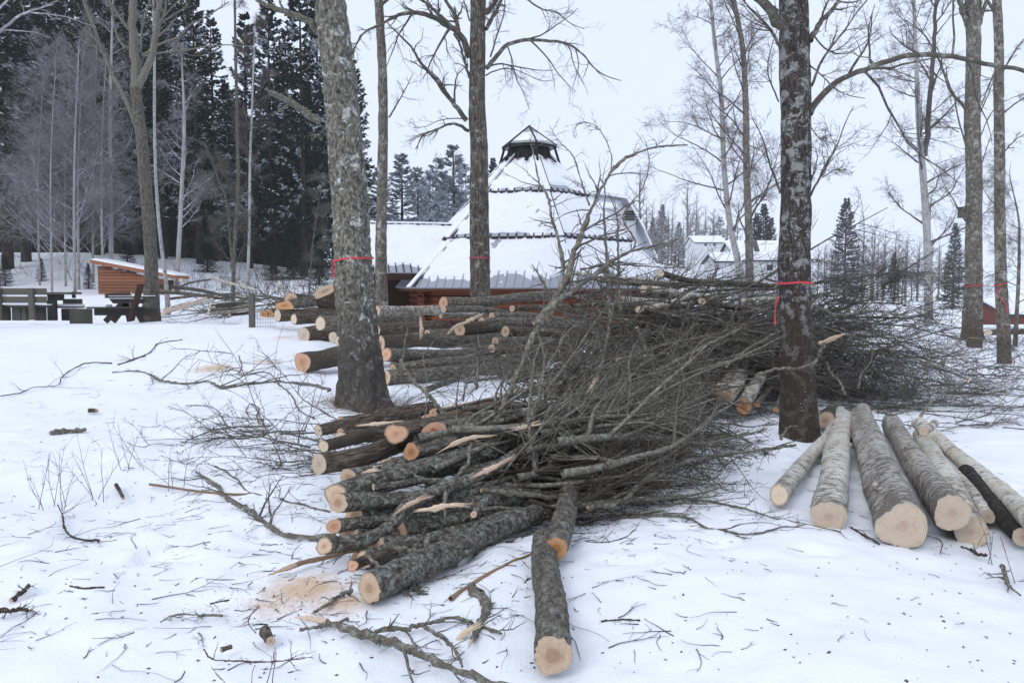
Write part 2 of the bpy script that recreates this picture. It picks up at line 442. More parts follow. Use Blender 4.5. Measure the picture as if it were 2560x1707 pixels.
M['bark_patchy'] = mat_bark('bark_patchy', (0.026, 0.021, 0.018), (0.080, 0.066, 0.057), (0.165, 0.142, 0.125), (0.31, 0.31, 0.30), 0.25, 42, 9.0, (0.515, 0.555), 1.0, foot=(1.9, 1.2, (0.050, 0.036, 0.028)), spots=(0.42, 0.44, 0.40))
M['bark_grey'] = mat_bark('bark_grey', (0.055, 0.046, 0.036), (0.19, 0.165, 0.135), (0.33, 0.295, 0.25), (0.42, 0.40, 0.36), 0.35, 26, 6.0, (0.53, 0.62), 0.7, foot=(1.0, 0.8, (0.075, 0.05, 0.035)))
M['bark_fissured'] = mat_bark('bark_fissured', (0.030, 0.024, 0.019), (0.12, 0.10, 0.08), (0.31, 0.275, 0.235), (0.38, 0.36, 0.32), 0.16, 36, 6.0, (0.54, 0.62), 1.0)
M['bark_olive'] = mat_bark('bark_olive', (0.055, 0.048, 0.038), (0.145, 0.132, 0.106), (0.235, 0.22, 0.185), (0.34, 0.335, 0.30), 0.4, 20, 4.0, (0.58, 0.70), 0.5, foot=(0.8, 0.5, (0.06, 0.045, 0.035)))
M['bark_log'] = mat_bark('bark_log', (0.040, 0.032, 0.025), (0.16, 0.138, 0.112), (0.34, 0.305, 0.255), (0.31, 0.305, 0.26), 0.4, 38, 15.0, (0.50, 0.66), 1.0)
M['bark_brown'] = mat_bark('bark_brown', (0.030, 0.022, 0.017), (0.125, 0.094, 0.072), (0.26, 0.21, 0.168), (0.30, 0.31, 0.28), 0.25, 36, 9.0, (0.58, 0.70), 0.9)
M['bark_lichen'] = mat_bark('bark_lichen', (0.026, 0.020, 0.016), (0.125, 0.105, 0.085), (0.29, 0.26, 0.22), (0.31, 0.32, 0.275), 0.6, 40, 26.0, (0.49, 0.60), 1.0)
M['birch'] = mat_birch('birch_bark')
M['birch_rough'] = mat_birch('birch_bark_rough', (0.52, 0.49, 0.45), (0.42, 0.34, 0.24), rough_amt=0.435, stain=0.6)
M['birch_tree'] = mat_birch('birch_bark_tree', (0.44, 0.44, 0.44), (0.33, 0.31, 0.29), rough_amt=0.39, stain=0.4)
M['birch_dark'] = mat_bark('birch_bark_dark', (0.012, 0.010, 0.009), (0.04, 0.032, 0.026), (0.10, 0.085, 0.07), (0.3, 0.3, 0.27), 1.6, 22, 6, (0.62, 0.7), 0.8)
M['cut_pale'] = mat_cut('cut_wood_pale', (0.69, 0.57, 0.43), (0.66, 0.53, 0.40), (0.58, 0.43, 0.32), 13, 0.20, 0.14)
M['cut_tan'] = mat_cut('cut_wood_tan', (0.68, 0.52, 0.38), (0.60, 0.42, 0.28), (0.44, 0.28, 0.18), 10, 0.36, 0.35)
M['cut_pink'] = mat_cut('cut_wood_pink', (0.70, 0.44, 0.30), (0.66, 0.38, 0.24), (0.55, 0.28, 0.16), 22, 0.35, 0.35)
M['cut_orange'] = mat_cut('cut_wood_orange', (0.62, 0.36, 0.20), (0.55, 0.27, 0.12), (0.42, 0.17, 0.07), 20, 0.4, 0.4)
M['split'] = mat_wood('split_wood', (0.78, 0.64, 0.48), (0.62, 0.44, 0.29), (40, 40, 3))
M['split_dark'] = mat_wood('split_wood_weathered', (0.37, 0.245, 0.15), (0.24, 0.155, 0.095), (40, 40, 3))
M['peeled'] = mat_wood('peeled_wood', (0.62, 0.44, 0.33), (0.70, 0.54, 0.42), (40, 40, 3))
M['twig'] = mat_twig('twig_bark', (0.060, 0.051, 0.042), (0.145, 0.127, 0.104), (0.29, 0.285, 0.25), (0.50, 0.66), 10)
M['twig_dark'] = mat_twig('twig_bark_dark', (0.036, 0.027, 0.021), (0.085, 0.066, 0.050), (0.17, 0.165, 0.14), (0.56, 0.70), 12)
M['branch'] = mat_twig('branch_bark', (0.075, 0.062, 0.048), (0.18, 0.158, 0.125), (0.30, 0.31, 0.265), (0.47, 0.66), 34)
M['twig_red'] = mat_twig('twig_bark_reddish', (0.085, 0.045, 0.04), (0.14, 0.08, 0.07), (0.16, 0.12, 0.10), (0.6, 0.8), 9)
M['twig_far'] = mat_twig('twig_bark_far', (0.070, 0.055, 0.055), (0.13, 0.105, 0.10), (0.22, 0.21, 0.20), (0.55, 0.7), 2)
M['twig_frost'] = mat_twig('twig_frosted', (0.150, 0.138, 0.142), (0.27, 0.255, 0.26), (0.60, 0.61, 0.65), (0.54, 0.66), 1.6)
M['twig_white'] = mat_twig('limb_frosted', (0.20, 0.18, 0.19), (0.36, 0.34, 0.36), (0.68, 0.69, 0.74), (0.52, 0.64), 2.5)
M['needle'] = mat_twig('spruce_needles', (0.006, 0.014, 0.011), (0.016, 0.030, 0.023), (0.04, 0.055, 0.05), (0.56, 0.72), 1.5)
M['needle_frost'] = mat_twig('spruce_needles_frosted', (0.15, 0.18, 0.19), (0.27, 0.31, 0.33), (0.62, 0.66, 0.71), (0.44, 0.60), 0.9)
M['needle_snowy'] = mat_twig('spruce_needles_snowed', (0.16, 0.20, 0.21), (0.34, 0.38, 0.40), (0.72, 0.75, 0.80), (0.50, 0.66), 6.0)
M['dead'] = mat_twig('dead_twigs', (0.035, 0.024, 0.018), (0.060, 0.042, 0.032), (0.07, 0.06, 0.05), (0.6, 0.8), 2)
M['spruce_bark'] = mat_bark('spruce_bark', (0.02, 0.016, 0.013), (0.06, 0.048, 0.04), (0.11, 0.09, 0.075), (0.18, 0.18, 0.17), 0.4, 14, 3, (0.58, 0.7), 0.6)
M['red_log'] = mat_wood('red_brown_logs', (0.215, 0.070, 0.032), (0.135, 0.042, 0.020), (1.2, 18, 18))
M['orange_log'] = mat_wood('orange_brown_logs', (0.33, 0.145, 0.075), (0.215, 0.088, 0.045), (1.2, 18, 18))
M['dark_wood'] = mat_wood('dark_brown_wood', (0.055, 0.028, 0.020), (0.035, 0.018, 0.013))
M['old_wood'] = mat_wood('weathered_grey_wood', (0.15, 0.135, 0.11), (0.075, 0.068, 0.055))
M['old_wood_dark'] = mat_wood('weathered_dark_wood', (0.065, 0.058, 0.05), (0.035, 0.031, 0.027))
M['metal_roof'] = mat_plain('roof_sheet', (0.34, 0.36, 0.40), 0.45, 0.12, 3)
M['roof_edge'] = mat_plain('roof_edge_dark', (0.030, 0.020, 0.018), 0.6, 0.3, 6)
M['soot'] = mat_plain('sooty_wood', (0.018, 0.016, 0.016), 0.8, 0.4, 10)
M['white_wall'] = mat_plain('white_painted_wall', (0.62, 0.64, 0.66), 0.8, 0.06, 2)
M['red_wall'] = mat_plain('red_painted_wall', (0.16, 0.045, 0.035), 0.8, 0.2, 4)
M['glass'] = mat_plain('window_glass', (0.03, 0.035, 0.04), 0.15, 0.2, 2)
M['dark_panel'] = mat_plain('dark_roof_panel', (0.03, 0.03, 0.035), 0.4, 0.2, 2)
M['white_wire'] = mat_plain('white_coated_wire', (0.6, 0.6, 0.6), 0.5, 0.1, 3)
n_ = NT('red_ribbon'); _v = n_.noise(n_.pos(), 60.0, 2)
M['ribbon'] = n_.done(n_.mix(_v, (0.50, 0.045, 0.055), (0.62, 0.085, 0.095)), None, 0.5)
M['cone'] = mat_plain('brown_bark_bits', (0.11, 0.065, 0.04), 0.9, 0.4, 30)
# ------------------------------------------------------------------ snowy ground
def axis_coords(a, b, fine0, fine1, step, g):
    mid = list(np.arange(fine0, fine1, step)); up = []; x = fine1; s = step
    while x < b: up.append(x); x += s; s *= g
    dn = []; x = fine0 - step; s = step
    while x > a: dn.append(x); x -= s; s *= g
    return np.array(dn[::-1] + mid + up + [b])
gx = axis_coords(-2200, 2200, -3.4, 4.2, 0.05, 1.036)
gy = axis_coords(-60, 3200, 2.6, 9.0, 0.05, 1.026)
GX, GY = np.meshgrid(gx, gy)
GZ = terrain(GX, GY)
nx, ny = len(gx), len(gy)
_i = (np.arange(ny - 1)[:, None] * nx + np.arange(nx - 1)[None, :]).ravel()
_rp = np.random.RandomState(808)
for _k in range(230):      # boot prints of the forest workers
    if _k % 8 == 0:
        _x, _y, _h = _rp.uniform(-5, 4.5), _rp.uniform(3.0, 11), _rp.uniform(0, 6.283)
    _h += _rp.normal(0, .18); _x += math.cos(_h) * .55; _y += math.sin(_h) * .55; _s = (-1) ** _k * .10
    px_, py_ = _x - math.sin(_h) * _s, _y + math.cos(_h) * _s
    i0, i1 = np.searchsorted(gx, [px_ - .4, px_ + .4]); j0, j1 = np.searchsorted(gy, [py_ - .4, py_ + .4])
    if i1 - i0 < 3 or j1 - j0 < 3: continue
    sx_, sy_ = GX[j0:j1, i0:i1] - px_, GY[j0:j1, i0:i1] - py_
    uu = sx_ * math.cos(_h) + sy_ * math.sin(_h); vv = -sx_ * math.sin(_h) + sy_ * math.cos(_h); q_ = (uu / .17) ** 2 + (vv / .075) ** 2
    GZ[j0:j1, i0:i1] += -.034 * np.exp(-q_ ** 2) + .012 * np.exp(-(np.sqrt(q_) - 1.5) ** 2 * 5)
gm = MB(); gm.add(np.stack([GX, GY, GZ], -1), np.stack([_i, _i + 1, _i + nx + 1, _i + nx], -1))
ground = gm.obj('ground', M['snow']); tag(ground, 'trampled snow covering the clearing and slopes', None, None, 'structure')

# ------------------------------------------------------------------ trees
def root_at(t, x, y, d=None):
    p = at_h(t, x, y) if d is None else at_d(t, x, y, d)
    return p
def trunk_path(t, rows, d, base_extra=True):
    """rows: (x, y, width) in a tile's pixels from top to bottom; all at distance d"""
    pts = [at_d(t, x, y, d) for x, y, w in rows]; rad = [m_per(t, w, d) / 2 for x, y, w in rows]
    pts = pts[::-1]; rad = rad[::-1]
    z = tz(pts[0][0], pts[0][1]) - 0.12
    if pts[0][2] > z + 0.25:
        q = pts[0].copy(); dz = q[2] - z; dirn = (pts[1] - pts[0]) / max(1e-3, (pts[1] - pts[0])[2])
        q = q - dirn * dz * 0.5; q[2] = z
        pts = [q] + pts; rad = [rad[0] * 1.12] + rad
    else:
        pts[0] = np.array([pts[0][0], pts[0][1], z])
    return pts, rad
def extend_top(pts, rad, H, lean=0.0):
    top = pts[-1]; dirn = unit((pts[-1] - pts[-2])[None, :])[0]
    k = H - (top[2] - pts[0][2])
    if k > 0.5:
        a = top + dirn * k * 0.5; b = top + dirn * k * 0.9 + np.array([0.1, 0, k * 0.1])
        pts = pts + [a, b]; rad = rad + [rad[-1] * 0.6, rad[-1] * 0.15]
    return pts, rad
def bark_disp(amp, k=14.0, st=0.35, low=0.05, seed=0, flare=0.0, flare_h=0.5):
    def f(bc, a, s, r):
        q = bc * np.array([k, k, k * st])
        ridge = np.abs(vnoise(q, seed)) * 1.2 + 0.5 * np.abs(vnoise(q * 2.1, seed + 1))
        d = amp * (ridge - 0.6) + r * low * vnoise(bc * 2.5 + 9, seed + 2)
        if flare: d = d + r * flare * np.exp(-s / flare_h) * (0.55 + 0.45 * np.cos(a * 5 + 1.3 + 0.8 * np.sin(a * 2)))
        return d
    return f
def crown_mesh(limbs, rng, spec, mat, name, parent, rmin=0.0018, limbmat=None):
    """limbs: list of (pts, r0, rtip); spec: list of levels (k, t0, t1, (ang, sd), Lratio, Lshrink, n, wig, grav, rr, lmin, sides)"""
    mb = MB(); lb = MB() if limbmat is not None else mb
    for pts, r0, r1 in limbs:
        n = max(10, len(pts) * 4); c = resample(pts, n)[None]
        c = c + 0; R = np.linspace(r0, r1, n)[None]
        c[0, 1:] += rng.normal(0, 1, (n - 1, 3)) * R[0, 1:, None] * 0.18
        lb.tubes(c, R, 6)
        P, Rr = c, R
        for lev, (k, t0, t1, ang, Lr, Ls, nn, wig, gr, rr, lmin, sd) in enumerate(spec):
            pl = np.sum(np.linalg.norm(np.diff(P, axis=1), axis=2), axis=1)
            cnt = np.maximum(1, np.round(k * np.clip(pl / (pl.mean() + 1e-6), 0.3, 2.5))).astype(int)
            st, d, L, r = spawn(P, Rr, cnt, t0, t1, ang, Lr, Ls, rng, rr, 0.0, lmin)
            P, Rr = grow(st, d, L, np.maximum(r, rmin), nn, wig, gr, rng, 0.25)
            (lb if lev == 0 else mb).tubes(P, Rr, sd)
    if limbmat is not None: lb.obj('limbs', limbmat, parent)
    return mb.obj(name, mat, parent)
SP_NEAR = [(8, 0.15, 1.0, (42, 16), 0.42, 0.45, 8, 0.16, 0.01, 0.55, 0.12, 4),
           (5, 0.15, 1.0, (40, 16), 0.42, 0.4, 6, 0.18, 0.0, 0.55, 0.08, 3),
           (4, 0.2, 1.0, (40, 18), 0.45, 0.4, 5, 0.18, -0.02, 0.6, 0.05, 3)]
def auto_limbs(pts, rad, z0, z1, n, Lmax, rng, ang=50, grav=0.03, rr=0.42):
    pts = np.array(pts); out = []
    zs = pts[:, 2]
    for i in range(n):
        z = z0 + (z1 - z0) * (i + rng.rand()) / n
        c = np.array([np.interp(z, zs, pts[:, k]) for k in range(3)]); r = np.interp(z, zs, rad)
        a = rng.rand() * 6.283; e = math.radians(90 - ang + rng.normal(0, 8))
        d = np.array([[math.cos(a) * math.cos(e), math.sin(a) * math.cos(e), math.sin(e)]])
        L = Lmax * (1.0 - 0.75 * (z - z0) / max(z1 - z0, 1e-3)) * (0.6 + 0.6 * rng.rand())
        P, R = grow(c[None], d, np.array([L]), np.array([max(r * rr, 0.008)]), 7, 0.12, grav, rng)
        out.append((P[0], R[0, 0], R[0, -1]))
    return out
def big_tree(name, label, t, rows, d, H, mat, rings, sides, disp, limbs, nauto, Lauto, seed, zauto=None, twig='twig', spec=SP_NEAR, group=None):
    rng = np.random.RandomState(seed)
    pts, rad = trunk_path(t, rows, d)
    ztop = pts[-1][2]
    pts, rad = extend_top(pts, rad, H)
    tr = thing(name, label, 'tree', pts[0], group)
    mb = MB(); stem(mb, pts, rad, rings, sides, disp, seed); mb.obj('trunk', M[mat], tr)
    L = []
    for (tt, pp, r0, r1, dd) in limbs:
        q = [at_d(tt, x, y, d + o) for (x, y), o in zip(pp, np.linspace(0, dd, len(pp)))]
        L.append((q, r0, r1))
    if nauto:
        z0, z1 = zauto if zauto else (ztop - 0.5, pts[-1][2])
        L += auto_limbs(pts, rad, z0, z1, nauto, Lauto, rng)
    if L: crown_mesh(L, rng, spec, M[twig], 'crown', tr)
    return tr, pts, rad
def ribbon(label, pts, rad, t, xy, d, width, tilt=0.0, tail=None):
    c = at_d(t, xy[0], xy[1], d); z = c[2]; P = np.array(pts)
    cx = np.interp(z, P[:, 2], P[:, 0]); cy = np.interp(z, P[:, 2], P[:, 1]); r = np.interp(z, P[:, 2], rad) * 1.06 + 0.008
    width = width * .75
    mb = MB(); n = 40; a = np.linspace(0, 2 * np.pi, n, endpoint=False)
    wob = 1 + 0.02 * np.sin(a * 5)
    rows = []
    for k, (dz, dr) in enumerate(((-width / 2, 0), (width / 2, 0), (width / 2, 0.003), (-width / 2, 0.003))):
        rows.append(np.stack([cx + (r * wob + dr) * np.cos(a), cy + (r * wob + dr) * np.sin(a), z + dz + tilt * np.cos(a) + 0.006 * np.sin(a * 3)], -1))
    V = np.stack(rows, 0).reshape(-1, 3); F = []
    for k in range(4):
        for j in range(n):
            F.append([k * n + j, k * n + (j + 1) % n, ((k + 1) % 4) * n + (j + 1) % n, ((k + 1) % 4) * n + j])
    mb.add(V, F)
    o = mb.obj('marking_ribbon', M['ribbon'], None, False)
    tag(o, label, 'ribbon', 'red ribbons marking the trees')
    if tail:
        q = [at_d(t, x, y, d - r - 0.015) for x, y in tail]
        q = resample(q, 14); m2 = MB(); h = width / 2
        tang = unit(np.gradient(q, axis=0)); side = np.cross(tang, [0, 1, 0]); side = unit(side)
        tw = np.sin(np.linspace(0, 3.2, 14))[:, None] * 0.7
        side = side * np.cos(tw) + np.array([0, 1.0, 0]) * np.sin(tw)
        V = np.concatenate([q - side * h, q + side * h, q - side * h + [0, -.003, 0], q + side * h + [0, -.003, 0]]); F = []
        for j in range(13):
            F += [[j, j + 1, 14 + j + 1, 14 + j], [28 + j, 42 + j, 42 + j + 1, 28 + j + 1], [j, 28 + j, 28 + j + 1, j + 1], [14 + j, 14 + j + 1, 42 + j + 1, 42 + j]]
        m2.add(V, F); c = m2.obj('loose_end', M['ribbon'], o, False); c.location = (0, 0, 0)
    return o

# --- the leaning scaly trunk in front of the log pile
A_base = at_h(0, 838, 930); A_d = float(A_base[1])
ta, pa, ra = big_tree('leaning_tree', 'thick leaning tree with scaly grey lichened bark in front of the log pile', 0,
    [(758, 0, 70), (775, 150, 72), (790, 300, 77), (803, 450, 82), (811, 600, 85), (822, 750, 90), (833, 860, 98), (838, 925, 108)], A_d, 12, 'bark_scaly', 420, 110,
    bark_disp(0.034, 15, 0.45, 0.05, 11, 0.62, 0.34),
    [(0, [(735, 278), (705, 262), (672, 240), (640, 220), (618, 212)], 0.055, 0.035, -0.3), (0, [(735, 75), (700, 45), (650, 25), (600, 5), (560, -30)], 0.05, 0.02, -0.5),
     (0, [(735, 0), (722, -3), (690, -2)], 0.04, 0.02, -0.2), (0, [(800, 130), (815, 110), (828, 80)], 0.015, 0.006, 0.3), (0, [(742, 320), (730, 312), (722, 316)], 0.03, 0.02, -0.1)],
    14, 3.0, 21, spec=[(3, 0.3, 1.0, (45, 15), 0.3, 0.4, 6, 0.15, 0.0, 0.5, 0.1, 4), (2, 0.2, 1, (40, 15), 0.5, 0.4, 5, 0.15, 0, 0.6, 0.06, 3)], twig='branch')
ribbon('red ribbon tied round the thick leaning scaly trunk, its end hanging', pa, ra, 0, (808, 596), A_d, 0.035, 0.02, [(766, 600), (764, 618), (768, 638)])
# --- the dark patchy trunk beside the birch logs
D_base = at_h(0, 1838, 1010); D_d = float(D_base[1])
td, pd, rd = big_tree('dark_patchy_tree', 'dark barked tree with pale lichen patches and an arching limb, beside birch logs', 0,
    [(1822, 0, 62), (1826, 200, 66), (1828, 400, 66), (1825, 600, 69), (1828, 750, 74), (1832, 900, 80), (1837, 1005, 90)], D_d, 13, 'bark_patchy', 340, 90,
    bark_disp(0.014, 20, 0.18, 0.05, 31, 0.25, 0.16),
    [(0, [(1860, 262), (1885, 225), (1930, 185), (2000, 155), (2090, 128), (2180, 130), (2270, 148), (2352, 165), (2450, 200)], 0.0341, 0.0174, 0.4),
     (3, [(785, 905), (840, 800), (900, 690), (950, 560), (985, 490)], 0.0136, 0.0037, 0.2), (3, [(790, 830), (805, 790), (820, 720)], 0.0087, 0.0043, -0.2), (3, [(840, 820), (880, 795), (940, 768)], 0.0062, 0.0025, -0.1),
     (3, [(648, 890), (600, 760), (565, 640), (515, 540)], 0.0136, 0.0037, -0.4), (3, [(785, 190), (830, 110), (890, 40), (930, -20), (980, -90)], 0.0310, 0.0124, 0.5),
     (3, [(790, 400), (850, 260), (930, 160), (1000, 60), (1080, -40)], 0.0149, 0.0050, -0.4), (3, [(650, 230), (610, 150), (560, 90), (490, 20), (440, -60)], 0.0186, 0.0062, -0.5),
     (3, [(770, 170), (720, 130), (660, 70), (620, 30)], 0.0124, 0.0062, -0.5), (3, [(790, 590), (820, 630), (860, 655)], 0.0062, 0.0031, 0.2), (3, [(780, 300), (840, 350), (900, 410), (960, 440), (1040, 455)], 0.0093, 0.0037, -0.3),
     (3, [(640, 470), (590, 330), (600, 240), (640, 120)], 0.0093, 0.0031, -0.5), (3, [(790, 150), (860, 230), (930, 250), (1020, 210), (1100, 130)], 0.0099, 0.0031, 0.4)],
    16, 3.2, 22, twig='twig')
ribbon('red ribbon round the dark patchy trunk beside the birch logs, one end hanging', pd, rd, 0, (1826, 650), D_d, 0.030, 0.0, [(1789, 680), (1782, 700), (1780, 722), (1780, 746)])
# --- two slimmer trees by the hut
tb, pb, rb = big_tree('slim_tree', 'slim straight grey trunk rising before the snowy wing roof of the hut', 0,
    [(869, -10, 19), (878, 150, 20), (880, 300, 22), (877, 450, 23), (875, 600, 26), (877, 692, 30)], 17.0, 13, 'bark_grey', 200, 36,
    bark_disp(0.012, 16, 0.3, 0.08, 41),
    [(9, [(300, 960), (370, 850), (450, 700), (500, 600)], 0.02, 0.006, -0.4), (9, [(220, 200), (100, 270), (30, 380), (10, 470)], 0.02, 0.008, -0.5)], 12, 3.0, 23)
tc, pc, rc = big_tree('limbed_tree', 'straight grey trunk with long drooping limbs standing in front of the hut roof', 0,
    [(1098, -10, 34), (1097, 120, 35), (1096, 250, 38), (1100, 340, 40), (1101, 500, 43), (1102, 600, 45), (1103, 690, 47)], 17.5, 14, 'bark_fissured', 260, 48,
    bark_disp(0.016, 15, 0.2, 0.05, 51),
    [(9, [(935, 985), (860, 880), (760, 760), (690, 660), (580, 540), (470, 370), (380, 280), (290, 190)], 0.055, 0.012, -0.8),
     (9, [(950, 1070), (900, 1035), (810, 1012), (700, 1055), (580, 1110), (520, 1220)], 0.038, 0.010, -0.6), (9, [(900, 970), (800, 970), (700, 990), (600, 1035), (500, 1045)], 0.014, 0.005, -0.4),
     (9, [(960, 470), (905, 320), (860, 260), (780, 210), (660, 140), (560, 110), (440, 110), (330, 150), (220, 210), (100, 270), (40, 360)], 0.075, 0.014, -1.0),
     (9, [(870, 250), (850, 150), (800, 60), (740, -30)], 0.05, 0.03, 0.3), (9, [(800, 210), (700, 110), (610, 30), (520, -20)], 0.045, 0.02, 0.2), (9, [(960, 640), (920, 500), (870, 340), (830, 280)], 0.03, 0.02, -0.3),
     (9, [(1095, 560), (1170, 470), (1270, 370), (1400, 330), (1560, 335), (1730, 350), (1890, 450), (1960, 540), (2080, 625), (2200, 660)], 0.050, 0.008, -0.8),
     (9, [(1095, 560), (1180, 525), (1320, 540), (1480, 570), (1640, 580)], 0.022, 0.006, 0.4), (9, [(1090, 620), (1180, 575), (1300, 565), (1430, 610), (1540, 660), (1650, 658)], 0.016, 0.005, -0.4),
     (9, [(1090, 240), (1140, 160), (1200, 50), (1240, -40)], 0.045, 0.03, 0.4), (9, [(1095, 110), (1150, 50), (1200, -40)], 0.06, 0.04, -0.3), (9, [(1130, 470), (1190, 270), (1240, 120), (1250, -10)], 0.02, 0.01, -0.3),
     (9, [(1270, 380), (1310, 500), (1340, 640), (1400, 760), (1450, 900)], 0.016, 0.005, -0.3), (9, [(960, 170), (930, 60), (900, -40)], 0.02, 0.012, 0.3),
     (9, [(1420, -10), (1560, 80), (1680, 110), (1780, 190), (1900, 240)], 0.022, 0.006, -0.6), (9, [(970, 180), (1060, 110), (1190, 85), (1340, 120)], 0.012, 0.005, -0.9)],
    10, 3.5, 24)
ribbon('thin red ribbon round the trunk in front of the hut roof', pc, rc, 0, (1101, 593), 17.5, 0.03, 0.0)
# --- right-hand trees
te, pe, re = big_tree('forked_tree', 'stout grey forked trunk carrying a nest box, standing at the brush pile edge', 3,
    [(1530, -10, 58), (1538, 150, 58), (1535, 400, 62), (1533, 550, 64), (1540, 800, 68), (1540, 1050, 70), (1538, 1250, 72), (1533, 1525, 84)], 24.0, 15, 'bark_grey', 200, 40,
    bark_disp(0.018, 13, 0.25, 0.05, 61, 0.25, 0.3),
    [(3, [(1500, 500), (1440, 430), (1370, 260), (1300, 150), (1220, 90)], 0.0558, 0.0124, -0.6), (3, [(1510, 690), (1470, 560), (1430, 400), (1340, 330), (1290, 250)], 0.0310, 0.0093, -0.5),
     (3, [(1510, 120), (1480, 30), (1460, -50)], 0.0868, 0.0496, -0.3), (3, [(1560, 120), (1590, 30), (1620, -60)], 0.0806, 0.0434, 0.3), (3, [(1570, 520), (1620, 400), (1650, 280)], 0.0186, 0.0062, -0.3),
     (3, [(1565, 800), (1600, 680), (1635, 590)], 0.0186, 0.0062, -0.3), (3, [(1500, 1020), (1450, 930), (1390, 820), (1370, 740)], 0.0248, 0.0062, -0.5), (3, [(1565, 640), (1640, 500), (1720, 450), (1790, 430)], 0.0186, 0.0062, -0.5),
     (3, [(1470, 610), (1380, 560), (1300, 540)], 0.0155, 0.0062, -0.4)], 8, 4.0, 25)
ribbon('red ribbon round the stout forked trunk at the brush pile edge', pe, re, 3, (1540, 1316), 24.0, 0.05, 0.03)
F_base = at_h(0, 2303, 830); F_d = float(F_base[1])
tf, pf, rf = big_tree('slender_tree', 'slender pale grey trunk standing clear in snow with a crossed ribbon', 3,
    [(1645, -10, 38), (1655, 200, 40), (1655, 450, 42), (1658, 700, 44), (1660, 1000, 46), (1665, 1300, 50), (1676, 1535, 56), (1682, 1660, 60)], F_d, 12, 'bark_grey', 200, 36,
    bark_disp(0.008, 16, 0.3, 0.05, 71, 0.15, 0.2),
    [(3, [(1675, 330), (1720, 250), (1770, 180)], 0.02, 0.008, -0.3), (3, [(1680, 520), (1730, 480), (1790, 440)], 0.02, 0.008, -0.3), (3, [(1640, 320), (1600, 420), (1570, 500)], 0.02, 0.008, -0.3),
     (3, [(1680, 700), (1740, 640), (1790, 610)], 0.016, 0.006, -0.3), (3, [(1640, 950), (1600, 900), (1570, 840)], 0.012, 0.005, -0.3)], 10, 2.6, 26)
ribbon('red ribbon crossing the slender pale trunk that stands clear in snow', pf, rf, 3, (1665, 1308), F_d, 0.035, 0.04, [(1645, 1330), (1660, 1370), (1690, 1410), (1697, 1440)])
# --- left forked tree by the picnic table
G_base = at_h(1, 745, 1530); G_d = 24.0
tg, pg, rg = big_tree('olive_forked_tree', 'smooth olive grey tree forking high, growing beside the picnic table', 1,
    [(664, 430, 50), (672, 520, 53), (690, 650, 53), (708, 850, 55), (722, 1000, 57), (735, 1150, 58), (742, 1350, 64), (742, 1530, 79)], G_d, 6, 'bark_olive', 220, 40,
    bark_disp(0.010, 9, 0.3, 0.06, 81, 0.3, 0.35),
    [(1, [(662, 440), (665, 340), (655, 200), (650, 60), (655, -80), (640, -300)], 0.1595, 0.0660, 0.3), (1, [(675, 430), (715, 345), (755, 240), (770, 100), (778, -60), (800, -300)], 0.1320, 0.0550, -0.3),
     (1, [(665, 610), (620, 500), (560, 380), (510, 270), (460, 130), (410, 0), (380, -120)], 0.0715, 0.0385, -0.8), (1, [(700, 270), (790, 215), (890, 170), (920, 130), (1000, 90), (1120, 10)], 0.0440, 0.0165, -1.0),
     (1, [(700, 275), (800, 258), (920, 245), (1040, 225), (1150, 222), (1240, 230)], 0.0330, 0.0110, -0.7), (1, [(615, 240), (570, 170), (550, 60), (530, -40)], 0.0385, 0.0220, 0.5), (1, [(690, 250), (700, 120), (735, 0), (740, -80)], 0.0385, 0.0220, -0.4),
     (1, [(770, 120), (830, 50), (900, -20)], 0.0330, 0.0165, 0.4)],
    0, 0, 27, spec=[(4, 0.2, 1.0, (38, 14), 0.35, 0.4, 8, 0.12, 0.02, 0.5, 0.2, 4), (4, 0.2, 1.0, (38, 14), 0.4, 0.4, 6, 0.14, 0.0, 0.55, 0.1, 3), (3, 0.2, 1, (38, 15), 0.45, 0.4, 5, 0.15, 0, 0.6, 0.06, 3)], twig='branch')
# a frosted tree outside the left edge reaching in
big_tree('frosted_limb_tree', 'tree outside the clearing reaching in with long frosted limbs', 1, [(-140, -200, 40), (-130, 300, 50), (-120, 900, 60), (-110, 1480, 70)], 19.0, 9, 'bark_olive', 90, 20, bark_disp(0.01, 9, 0.3, 0.06, 83),
    [(1, [(-130, 260), (-40, 190), (30, 130), (100, 75), (180, 45), (260, 20)], 0.05, 0.012, -0.8), (1, [(-130, 200), (0, 150), (90, 152), (180, 160)], 0.03, 0.008, -0.6), (1, [(150, 62), (230, 70), (330, 85), (400, 110), (470, 135)], 0.018, 0.006, -0.4), (1, [(-130, 180), (-20, 60), (60, -20)], 0.05, 0.02, -0.4)], 6, 2.5, 29,
    spec=[(6, 0.2, 1.0, (40, 14), 0.28, 0.4, 7, 0.12, 0.02, 0.5, 0.15, 4), (4, 0.2, 1.0, (40, 14), 0.45, 0.4, 5, 0.14, 0.0, 0.6, 0.1, 3)], twig='twig_white')
